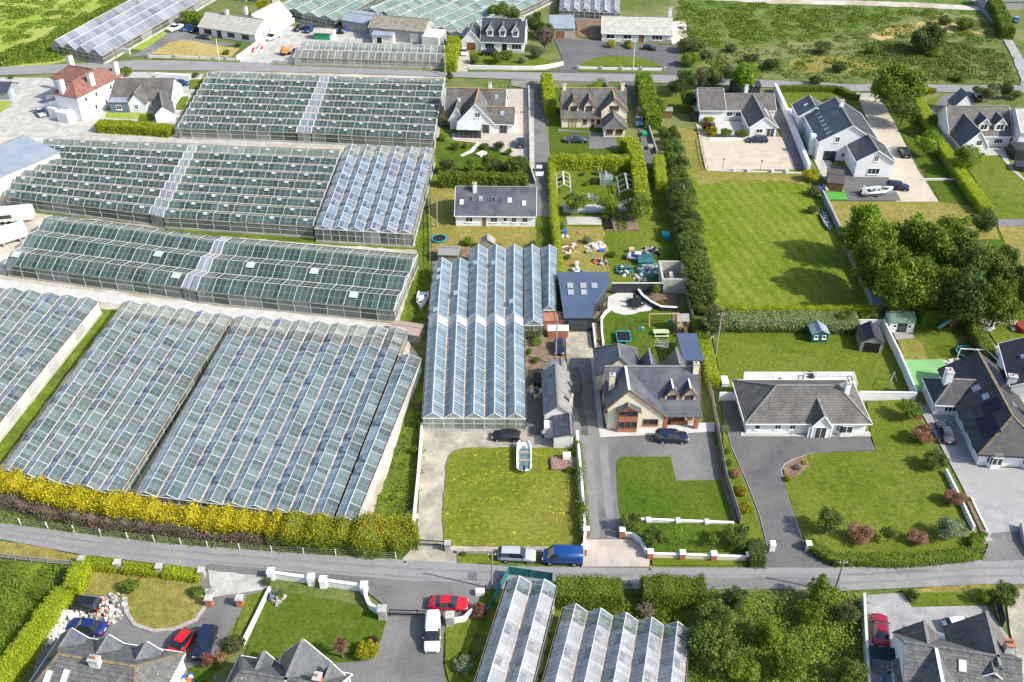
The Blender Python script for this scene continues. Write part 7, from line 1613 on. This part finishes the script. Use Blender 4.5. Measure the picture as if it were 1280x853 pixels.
m = MB(); m.box(-.9, -.9, 1.15, .9, .9, 1.25); m.box(-.9, -.93, 1.25, -.1, -.87, 1.9); m.box(-.93, -.9, 1.25, -.87, .9, 1.9); m.box(.87, -.9, 1.25, .93, .9, 1.9); m.build('platform', PALEW, t)
m = MB(); m.hexa([(-1, -1, 2.4), (1, -1, 2.4), (1, 1, 2.4), (-1, 1, 2.4)], [(-1, -.05, 3.3), (1, -.05, 3.3), (1, .05, 3.3), (-1, .05, 3.3)]); m.build('roof', GREYW, t)
m = MB(); m.hexa([(.15, -.9, 1.2), (.75, -.9, 1.2), (.75, -3.0, .15), (.15, -3.0, .15)], [(.15, -.9, 1.3), (.75, -.9, 1.3), (.75, -3.0, .25), (.15, -3.0, .25)]); m.build('slide', YELP, t)
m = MB()
for i in range(5): m.bar((-.7, -1-.12*(4-i), .2+.22*i), (-.1, -1-.12*(4-i), .2+.22*i), .05)
m.build('ladder', PALEW, t)
t = thing('swing', 'wooden swing beam beside the play tower with two swings', 'swing', P(830, 406), rad(2))
m = MB(); m.bar((-2.6, 0, 2.2), (2.4, 0, 2.2), .12); m.bar((-2.6, -.8, 0), (-2.6, 0, 2.2), .1); m.bar((-2.6, .8, 0), (-2.6, 0, 2.2), .1); m.build('frame', PALEW, t)
for x, mm in ((-1.3, REDP), (.9, TEAL)):
    m = MB(); m.bar((x-.2, 0, .5), (x-.2, 0, 2.2), .025); m.bar((x+.2, 0, .5), (x+.2, 0, 2.2), .025); o = m.build('ropes', NETM, t); m = MB(); m.cbox((x, 0, .42), (.5, .25, .08 if mm is REDP else .5)); m.build('seat', mm, o)
t = thing('picnic_bench', 'pale green bench table on the play lawn', 'bench', P(826, 419), rad(2))
m = MB(); m.box(-1.3, -.45, .65, 1.3, .45, .72); m.build('table_top', mat('pale_green_paint', (.38, .46, .24), s=2), t)
for sy in (-.9, .9): m = MB(); m.box(-1.2, sy-.15, .38, 1.2, sy+.15, .44); m.build('seat', mat('pale_green_paint', (.38, .46, .24)), t)
for sx in (-1, 1): m = MB(); m.bar((sx, -.9, 0), (sx, 0, .65), .1); m.bar((sx, .9, 0), (sx, 0, .65), .1); m.build('leg', PALEW, t)
t = thing('clothes_dryer', 'rotary clothes dryer behind the big cream house', 'clothes line', P(826, 441))
m = MB(); m.tube((0, 0, 0), (0, 0, 1.9), .04, .03, 6); m.build('pole', METAL, t); m = MB()
for i in range(4):
    a = i*1.571+.5; e = Vector((math.cos(a)*1.6, math.sin(a)*1.6, 1.95)); m.bar((0, 0, 1.5), e, .04)
m.build('arms', METAL, t); m = MB()
for k in (.3, .5, .7, .9):
    r = [Vector((math.cos(i*1.571+.5)*1.6*k, math.sin(i*1.571+.5)*1.6*k, 1.55+.4*k)) for i in range(4)]
    for a, b in zip(r, r[1:]+r[:1]): m.bar(a, b, .02)
m.build('lines', PLASTW, t)
t = thing('patio_table', 'dark dining table with chairs pushed in on the white patio', 'table', P(794, 382), rad(8))
m = MB(); m.box(-.9, -1.2, .7, .9, 1.2, .76); m.build('table_top', BLACKM, t)
for sx in (-.7, .7):
    for sy in (-1, 1): m = MB(); m.box(sx-.04, sy-.04, 0, sx+.04, sy+.04, .7); m.build('leg', BLACKM, t)
ch = None
def chair(c, rz, label, group, m_, first=[None]):
    if first[0] is None or first[0][1] is not m_:
        t = thing('garden_chair', label, 'chair', c, rz, group)
        m = MB(); m.box(-.24, -.24, .4, .24, .24, .45); m.build('seat', m_, t); m = MB(); m.box(-.24, .2, .45, .24, .25, .95); m.build('backrest', m_, t)
        for sx in (-.2, .2):
            for sy in (-.2, .2): m = MB(); m.box(sx-.02, sy-.02, 0, sx+.02, sy+.02, .4); m.build('leg', m_, t)
        first[0] = (t, m_); return t
    t = first[0][0].copy(); COL.objects.link(t); t.location = c; t.rotation_euler = (0, 0, rz); t['label'] = label; t['group'] = group
    for q in list(first[0][0].children): k = q.copy(); COL.objects.link(k); k.parent = t
    return t
c0 = P(794, 382)
for i, (dx, dy, rz) in enumerate(((-1.15, .7, 1.57), (-1.15, -.7, 1.57), (1.15, .7, -1.57), (1.15, -.7, -1.57), (0, 1.5, 0), (0, -1.5, 3.14))):
    chair(c0+Vector((dx, dy, .17)), rz+.14, 'dark garden chair at the patio dining table', 'chairs at the patio table', BLACKM)
for x, y, l in ((886, 414, 'white plastic chair under the feathery conifer, left one'), (889, 424, 'white plastic chair beside the leaning pole')): chair(P(x, y)+Vector((0, 0, .15)), RN.uniform(-1, 1), l, 'white garden chairs', PLASTW)
for i, (x, y) in enumerate(((1030, 238), (1033, 240))): chair(P(x, y)+Vector((0, 0, .25)), .4, ('upper', 'lower')[i]+' white chair at the small artificial lawn', 'white chairs by the shelter', PLASTW)
for i, (x, y) in enumerate(((1249, 440), (1255, 438), (1252, 444))): chair(P(x, y)+Vector((0, 0, .2)), i*2, 'grey metal chair on the white patio near the right edge', 'grey metal patio chairs', METAL)
t = thing('garden_slide', 'turquoise slide with orange top against the hedge', 'slide', P(1186, 408), rad(200))
m = MB(); m.hexa([(-.2, -.3, 1.3), (-.2, .3, 1.3), (2.2, .3, .1), (2.2, -.3, .1)], [(-.2, -.3, 1.4), (-.2, .3, 1.4), (2.2, .3, .2), (2.2, -.3, .2)]); m.build('chute', mat('turquoise_plastic', (.22, .5, .48), s=2), t); m = MB(); m.cbox((-.5, 0, 0), (.7, .7, 1.5)); m.build('tower', ORANGE, t)
t = thing('swing', 'pale timber swing frame beside the round trampoline', 'swing', P(1204, 412), rad(-40))
m = MB(); m.bar((-1.8, 0, 2.1), (1.8, 0, 2.1), .1)
for s in (-1.8, 1.8): m.bar((s, -.8, 0), (s, 0, 2.1), .09); m.bar((s, .8, 0), (s, 0, 2.1), .09)
m.build('frame', PALEW, t); m = MB(); m.bar((-.2, 0, .5), (-.2, 0, 2.1), .02); m.bar((.2, 0, .5), (.2, 0, 2.1), .02); m.cbox((0, 0, .45), (.5, .2, .06)); m.build('seat', NETM, t)
t = thing('swing', 'thin metal swing stand without a seat on the back lawn', 'swing', P(1112, 484), rad(60))
m = MB(); m.bar((-1.4, 0, 2.0), (1.4, 0, 2.0), .07)
for s in (-1.4, 1.4): m.bar((s, -.8, 0), (s, 0, 2.0), .06); m.bar((s, .8, 0), (s, 0, 2.0), .06)
m.build('frame', METAL, t)
t = thing('pergola', 'pale lattice pergola over the paved round patio', 'pergola', P(1226, 394), rad(-3))
m = MB()
for i in range(8): m.bar((-1.6+i*.46, -1.4, 2.2), (-1.6+i*.46, 1.4, 2.2), .06, .1)
for y in (-1.2, 0, 1.2): m.bar((-1.8, y, 2.1), (1.8, y, 2.1), .08, .12)
m.build('lattice', OFFW, t)
for sx in (-1.6, 1.6):
    for sy in (-1.2, 1.2): m = MB(); m.box(sx-.06, sy-.06, 0, sx+.06, sy+.06, 2.1); m.build('post', OFFW, t)
t = thing('slipper_bath', 'dark red hot tub cut by the right edge', 'hot tub', P(1277, 414)); t.name = 'hot_tub'
m = MB(); m.tube((0, 0, 0), (0, 0, 1.1), 1.1, 1.15, 18); m.build('tub', mat('red_cedar', (.22, .03, .02), s=3), t); m = MB(); m.tube((0, 0, 1.1), (0, 0, 1.2), 1.2, 1.1, 18); m.build('cover', mat('red_cedar', (.22, .03, .02)), t); m = MB(); m.tube((.6, .9, 0), (.6, .9, 2.2), .08, .08, 8); m.build('flue', METAL, t)
t = thing('pergola', 'white pergola frame behind the solar roof house', 'pergola', P(1212, 451), rad(-6))
m = MB(); m.bar((-2, 0, 2.2), (2, 0, 2.2), .14); m.bar((2, 0, 2.2), (3.3, -3.4, 2.2), .14); m.build('beam', WTRIM, t)
for p in ((-2, 0), (2, 0), (3.3, -3.4)): m = MB(); m.tube((*p, 0), (*p, 2.2), .07, .07, 6); m.build('post', WTRIM, t)
heap(1197, 458, 1.8, 26, 'pots and garden clutter on the patio behind the solar roof house', [PALEP, TERRA, LBR, OFFW], szs=(.25, .6), name='pot_heap', cat='pots')
heap(970, 478, 1.8, 22, 'white garden furniture and pots behind the bungalow', [PLASTW, WTRIM, GREYW], szs=(.3, .8), name='furniture_heap', cat='garden furniture', ry=.5)
heap(137, 762, 2.3, 150, 'pile of split pale logs beside the dry lawn', [GREYW, PALEP, PALEW, PALEP], szs=(.25, .5), hz=.9, name='log_pile', cat='logs')
heap(80, 775, 2.2, 110, 'white rubble heaped against the lime hedge', [WHITE, OFFW, PALEP], szs=(.3, .8), hz=.8)
heap(68, 790, 1.9, 80, 'second heap of white rubble nearer the house roof', [WHITE, OFFW, PALEP], szs=(.3, .7), hz=.7)
heap(100, 770, 1.0, 30, 'small heap of broken blocks between the two dark cars', [WHITE, OFFW, DCONC], szs=(.2, .6), hz=.5)
heap(744, 309, 1.9, 60, 'scatter of white sheets and blocks on the allotment', [OFFW, PALEP, GREYW], szs=(.3, .9), hz=.25, ry=.6)
heap(711, 312, 1.7, 44, 'heap of white sacks and boards at the lime hedge', [OFFW, OFFW, BROWNW], szs=(.3, .9), hz=.4)
heap(750, 328, 1.3, 36, 'dark scrap machine parts on bare ground', [BLACKM, METAL, ORANGE, RUBBER], szs=(.3, .8), hz=.7)
heap(780, 340, 1.6, 44, 'teal and white drums in front of the patio wall', [TEALD, DGREEN, OFFW, DGREEN], szs=(.4, .9), hz=.6)
heap(812, 340, 2.2, 70, 'grey scrap and glass frames beside the roofless outbuilding', [METAL, GREYW, TEALD, OFFW], szs=(.3, 1.0), hz=.6)
heap(813, 316, 1.6, 40, 'grey scrap behind the dumped saloon', [METAL, GREYW, BLACKM], szs=(.3, 1.0), hz=.5)
heap(720, 341, 1.4, 24, 'blue crates and boards behind the navy garage', [TARPB, GREYW, OFFW], szs=(.3, .8), hz=.4)
heap(705, 297, .8, 14, 'small heap of blue and grey tubs by the lime hedge', [TARPB, OFFW, GREYW], szs=(.3, .6), hz=.4)
heap(728, 292, 1.0, 14, 'scatter of orange pots on bare ground', [TERRA, ORANGE, GREYW], szs=(.2, .5), hz=.2)
heap(800, 349, 1.2, 26, 'white bags beside the grey scrap', [OFFW, PALEP, GREYW], szs=(.3, .7), hz=.5)
heap(846, 413, .7, 14, 'orange pumpkins of plastic toys below the slide', [ORANGE, REDP], szs=(.2, .35), hz=.2, name='toys', cat='toys')
heap(801, 411, .7, 12, 'blue and white toys on the play lawn', [BLUEP, PLASTW, TEAL], szs=(.15, .35), hz=.15, name='toys', cat='toys')
heap(424, 40, 2.2, 50, 'blue and dark farm machinery parts in the nursery yard', [BLACKM, BLUEP, METAL, RUBBER], szs=(.4, 1.2), hz=.9)
heap(855, 36, 1.8, 30, 'white scrap beside the pale bungalow gable', [PLASTW, GREYW, BLACKM], szs=(.4, 1.0), hz=.5)
heap(515, 645, .9, 22, 'white sacks along the concrete driveway wall', [PLASTW, GREYW], szs=(.2, .5), hz=.4, name='sacks', cat='sacks')
heap(668, 490, 1.6, 30, 'clutter of boxes in the dark yard by the blue glasshouse', [GREYW, OFFW, BLACKM, PALEW], szs=(.3, .8), hz=.5)
heap(236, 852, 1.0, 20, 'orange bucket and tools by the lower left house gable', [ORANGE, PLASTW, BLUEP], szs=(.3, .6), hz=.5, name='tools', cat='tools')
heap(1108, 845, 1.2, 20, 'toys and boxes behind the dark awning', [REDP, BLUEP, OFFW, GREYW], szs=(.2, .6), hz=.4)
heap(323, 62, 2.2, 40, 'white and red sacks along the white wall', [PLASTW, REDP, OFFW], szs=(.4, 1.0), hz=.7, ry=1.6)
heap(346, 750, 1.0, 22, 'grey-blue boulders on the lawn below the road', [mat('blue_stone', (.16, .18, .26), s=2), STONE], szs=(.4, .8), hz=.5, name='boulders', cat='boulders')
# kitchen garden
t = thing('raised_bed', 'vegetable bed with black covers, green rows and bare soil', 'vegetable bed', P(776, 281))
m = MB(); m.box(-3.2, -2.6, 0, 3.3, 2.6, .3); m.build('bed_soil', SOIL, t)
for x in (-2.75, -1.95): m = MB(); m.hexa([(x-.35, -2.4, .3), (x+.35, -2.4, .3), (x+.35, 2.4, .3), (x-.35, 2.4, .3)], [(x-.2, -2.4, .7), (x+.2, -2.4, .7), (x+.2, 2.4, .7), (x-.2, 2.4, .7)]); m.build('cover', BLACKM, t)
for x in (-.4, .7):
    m = MB()
    for _ in range(190): leafq(m, (x+RN.gauss(0, .2), RN.uniform(-2.4, 2.4), .3+RN.random()*.4), .3, (0, 0, 1))
    m.build('crop_row', LG, t)
def frame(x, y, w, d, h, label, m_=WTRIM, arch=False, rz=0, net=None):
    t = thing('plant_tunnel' if net is None else 'cloche', label, 'garden frame', P(x, y), rz); m = MB(); n = 4
    for i in range(n):
        v = -d/2+d*i/(n-1); m.bar((-w/2, v, 0), (-w/2, v, h), .08); m.bar((w/2, v, 0), (w/2, v, h), .08); m.bar((-w/2, v, h), (0, v, h+w*.25), .08); m.bar((0, v, h+w*.25), (w/2, v, h), .08)
    for p in ((-w/2, h), (0, h+w*.25), (w/2, h)): m.bar((p[0], -d/2, p[1]), (p[0], d/2, p[1]), .1 if p[0] else .3, .1)
    m.build('hoops', m_, t)
    if net: k = MB(); k.hexa([(-w/2, -d/2, .05), (w/2, -d/2, .05), (w/2, d/2, .05), (-w/2, d/2, .05)], [(-w/2, -d/2, h), (w/2, -d/2, h), (w/2, d/2, h), (-w/2, d/2, h)]); k.build('cover', net, t)
frame(704, 237, 2.8, 6, 2.0, 'pale glasshouse skeleton frame in the allotment corner', OFFW); frame(782, 240, 3.4, 7, 1.7, 'hooped frame with broad white ridge under the lime hedge', METAL)
frame(757, 229, 2.6, 2.6, 1.4, 'netted cage frame in the middle of the allotment', METAL, net=mat('green_net', (.16, .22, .18), s=4)); frame(735, 263, 10, 2.4, .7, 'long low cold frame behind the round allotment trees', METAL, net=mat('cloudy_glass', (.30, .33, .33), (.42, .45, .45), s=1)); frame(788, 262, 5, 2.2, .7, 'low glass cold frame behind the largest allotment tree', METAL, net=mat('cloudy_glass', (.3, .33, .33)))
crate(832, 299, (1.4, 1.5, 1.2), 'teal water tank beside the conifer row', TEAL, 'water_tank', 'tank')
crate(789, 316, (.9, .8, .9), 'pale cardboard box left of the dumped saloon', PALEW); crate(736, 317, (1.0, .8, .5), 'grey box on the allotment grass', GREYW); crate(752, 315, (.9, .7, .5), 'blue box at the end of the white scatter', BLUEP)
crate(721, 334, (.6, .6, 1.0), 'white gas cylinder cabinet behind the navy garage', PLASTW); crate(706, 293, (.7, .7, .9), 'blue barrel at the lime hedge', BLUEP, 'barrel', 'barrel')
crate(1025, 238, (.9, .8, .8), 'blue tarpaulin bundle beside the golden bush', BLUEP, 'bundle', 'bundle'); crate(671, 480, (1.0, 2.4, 1.2), 'black oil tank in the yard behind the outbuilding', BLACKM, 'oil_tank', 'tank'); crate(600, 744, (1.0, .7, .8), 'white cabinet on the road edge by the rust-red shrub', PLASTW, 'cabinet', 'cabinet')
crate(697, 420, (3.2, 1.6, 1.6), 'brick store with slatted white roof beside the concrete drive', BRICK, 'store', 'store', lid=OFFW)
crate(705, 582, (3.4, 2.2, .5), 'timber decking platform at the edge of the flowery lawn', GREYW, 'decking', 'decking', lid=mat('red_deck', (.20, .10, .08), (.28, .20, .17), s=2)); crate(708, 576, (1.0, .9, .6), 'white box standing on the timber decking', PLASTW, z=.58)
crate(1186, 805, (2.6, 1.0, .9), 'white covered log box beside the grey gable', PLASTW, 'log_box', 'box', rad(-10)); crate(1013, 466+5, (.7, 1.4, .5), 'dark pot trough behind the bungalow', BLACKM, 'trough', 'planter'); crate(905, 480, (1.0, 1.8, .8), 'white upturned dinghy behind the white wall', PLASTW, 'dinghy', 'boat')
crate(813, 187, (1.2, 1.6, .9), 'grey trailer box in the tarmac lane', GREYW, 'trailer', 'trailer'); crate(805, 170, (1.0, 1.8, .9), 'green quad bike box in the tarmac lane', GREENP, 'quad_bike', 'quad bike')
crate(602, 194, (1.3, 2.0, .5), 'white sun lounger on the lane house lawn', PLASTW, 'sun_lounger', 'lounger', rad(-40)); crate(1240, 832-10, (0, 0, 0), '', PLASTW) if False else None
crate(1232, 678, (1.1, .7, .6), 'stone trough at the right of the low clipped hedge', STONE, 'trough', 'planter'); crate(1267, 413, (1.0, .8, .4), 'white cover lying on the flowery grass', PLASTW, 'cover', 'cover'); crate(783, 551-7, (0, 0, 0), '', PLASTW) if False else None
crate(1275, 212, (2.6, 3, 1.3), 'dark covered trailer at the right edge', ANTH, 'trailer', 'trailer', rad(-20))
t = thing('awning', 'dark green awning over the side yard of the lower right house', 'awning', P(1104, 832), rad(-8))
m = MB(); m.hexa([(-1.9, -.8, 2.0), (1.9, -.8, 2.0), (1.9, .8, 2.15), (-1.9, .8, 2.15)], [(-1.9, -.8, 2.06), (1.9, -.8, 2.06), (1.9, .8, 2.21), (-1.9, .8, 2.21)]); m.build('canopy', mat('awning_cloth', (.008, .022, .022), s=2), t)
for sx in (-1.8, 1.8):
    for sy in (-.7, .7): m = MB(); m.tube((sx, sy, 0), (sx, sy, 2.05), .05, .05, 6); m.build('post', BLACKM, t)
# orange machines
def machine(x, y, rz, label, kind):
    t = thing(kind, label, 'digger', P(x, y), rz); m = MB(); m.cbox((0, 0, .6), (2.4, 1.3, .9), taper=.9); m.build('body', ORANGE, t)
    m = MB(); m.cbox((-.3, 0, 1.5), (1.0, 1.0, 1.0), taper=.85); m.build('cab', ORANGE, t)
    m = MB(); m.bar((1.0, 0, 1.3), (2.0, 0, 2.2), .22); m.bar((2.0, 0, 2.2), (2.8, 0, 1.0), .2); o = m.build('arm', ORANGE, t); m = MB(); m.cbox((2.8, 0, .5), (.7, 1.2, .6), taper=1.15); m.build('bucket', BLACKM, o)
    for sx in (-.8, .8):
        for sy in (-.7, .7): m = MB(); m.tube((sx, sy-.15, .5), (sx, sy+.15, .5), .5, .5, 12); m.build('wheel', RUBBER, t)
machine(432, 36, 2.2, 'orange digger beside the grey shed in the nursery yard', 'digger'); machine(357, 69, .6, 'orange dumper at the corner of the derelict glasshouse', 'dumper')
# person
t = thing('person', 'person in a white top and dark trousers standing by the outbuilding', 'person', P(678.5, 549.5)+Vector((0, 0, .1)), rad(150))
def skin(pts, edges, rads, name, mats):
    me = bpy.data.meshes.new(name); me.from_pydata(pts, edges, []); o = bpy.data.objects.new(name, me); COL.objects.link(o)
    o.modifiers.new('skin', 'SKIN'); ss = o.modifiers.new('sub', 'SUBSURF'); ss.levels = ss.render_levels = 1
    for v, r in zip(me.skin_vertices[0].data, rads): v.radius = (r, r)
    me.skin_vertices[0].data[0].use_root = True
    for m_ in mats: me.materials.append(m_)
    return o
bp_ = [(0, 0, .95), (0, 0, 1.2), (0, 0, 1.42), (0, 0, 1.52), (0, .02, 1.66), (0, .02, 1.76), (.10, 0, .88), (.12, .03, .48), (.12, -.02, .07), (.12, .13, .04), (-.10, 0, .88), (-.11, -.04, .48), (-.12, -.1, .07), (-.12, .05, .04), (.19, 0, 1.40), (.25, -.02, 1.14), (.24, .1, .92), (.23, .14, .82), (-.19, 0, 1.40), (-.26, 0, 1.14), (-.25, .12, .93), (-.24, .16, .83)]
be = [(0, 1), (1, 2), (2, 3), (3, 4), (4, 5), (0, 6), (6, 7), (7, 8), (8, 9), (0, 10), (10, 11), (11, 12), (12, 13), (2, 14), (14, 15), (15, 16), (16, 17), (2, 18), (18, 19), (19, 20), (20, 21)]
br = [.145, .13, .15, .065, .10, .085, .10, .068, .05, .045, .10, .068, .05, .045, .068, .05, .036, .04, .068, .05, .036, .04]
b = skin(bp_, be, br, 'body', [SKIN]); b.parent = t
sh = skin([(0, 0, .98), (0, 0, 1.2), (0, 0, 1.43), (.2, 0, 1.41), (.25, -.01, 1.2), (-.2, 0, 1.41), (-.25, 0, 1.2)], [(0, 1), (1, 2), (2, 3), (3, 4), (2, 5), (5, 6)], [.17, .16, .17, .085, .075, .085, .075], 'white_top', [PLASTW]); sh.parent = t
tr = skin([(0, 0, .97), (.10, 0, .86), (.12, .03, .48), (.12, -.02, .10), (-.10, 0, .86), (-.11, -.04, .48), (-.12, -.1, .10)], [(0, 1), (1, 2), (2, 3), (0, 4), (4, 5), (5, 6)], [.165, .115, .085, .07, .115, .085, .07], 'trousers', [mat('dark_cloth', (.015, .016, .02), s=4)]); tr.parent = t
m = MB(); m.ball((0, 0, 1.74), .115, 1.0, 10, 6); m.build('hair', BARK, t, True)
# ================================================================== CAMERA, SUN, SKY
cd = bpy.data.cameras.new('Camera'); cam = bpy.data.objects.new('Camera', cd); COL.objects.link(cam)
cam.location = (0, 0, CAM_H); cam.rotation_euler = (math.pi/2-PITCH, 0, 0)
cd.sensor_width = 36; cd.lens = 36*FPX/1280; cd.clip_end = 5000; cd.clip_start = 1
sc.camera = cam
SUN_EL, SUN_AZ = 39.0, 111.0      # azimuth clockwise from +Y
sd = bpy.data.lights.new('Sun', 'SUN'); so = bpy.data.objects.new('Sun', sd); COL.objects.link(so)
sd.energy = 3.9; sd.angle = rad(.8); sd.color = (1, .955, .88)
dv = Vector((math.sin(rad(SUN_AZ))*math.cos(rad(SUN_EL)), math.cos(rad(SUN_AZ))*math.cos(rad(SUN_EL)), math.sin(rad(SUN_EL))))
so.rotation_euler = dv.to_track_quat('Z', 'Y').to_euler(); so.location = (60, 40, 150)
w = bpy.data.worlds.new('World'); sc.world = w; w.use_nodes = True
nt = w.node_tree; bg = nt.nodes['Background']; sk = nt.nodes.new('ShaderNodeTexSky')
sk.sky_type = 'NISHITA'; sk.sun_disc = False; sk.sun_elevation = rad(SUN_EL); sk.sun_rotation = rad(SUN_AZ)
sk.altitude = 50; sk.air_density = 1.0; sk.dust_density = 2.0; sk.ozone_density = 1.0
nt.links.new(sk.outputs[0], bg.inputs[0]); bg.inputs[1].default_value = .15
vs = sc.view_settings; vs.view_transform = 'Standard'; vs.look = 'None'; vs.gamma = 1; vs.use_curve_mapping = False
vs.exposure = .74
sc.cycles.max_bounces = 6; sc.cycles.diffuse_bounces = 2; sc.cycles.glossy_bounces = 2; sc.cycles.transmission_bounces = 3
sc.cycles.transparent_max_bounces = 12; sc.cycles.use_denoising = True
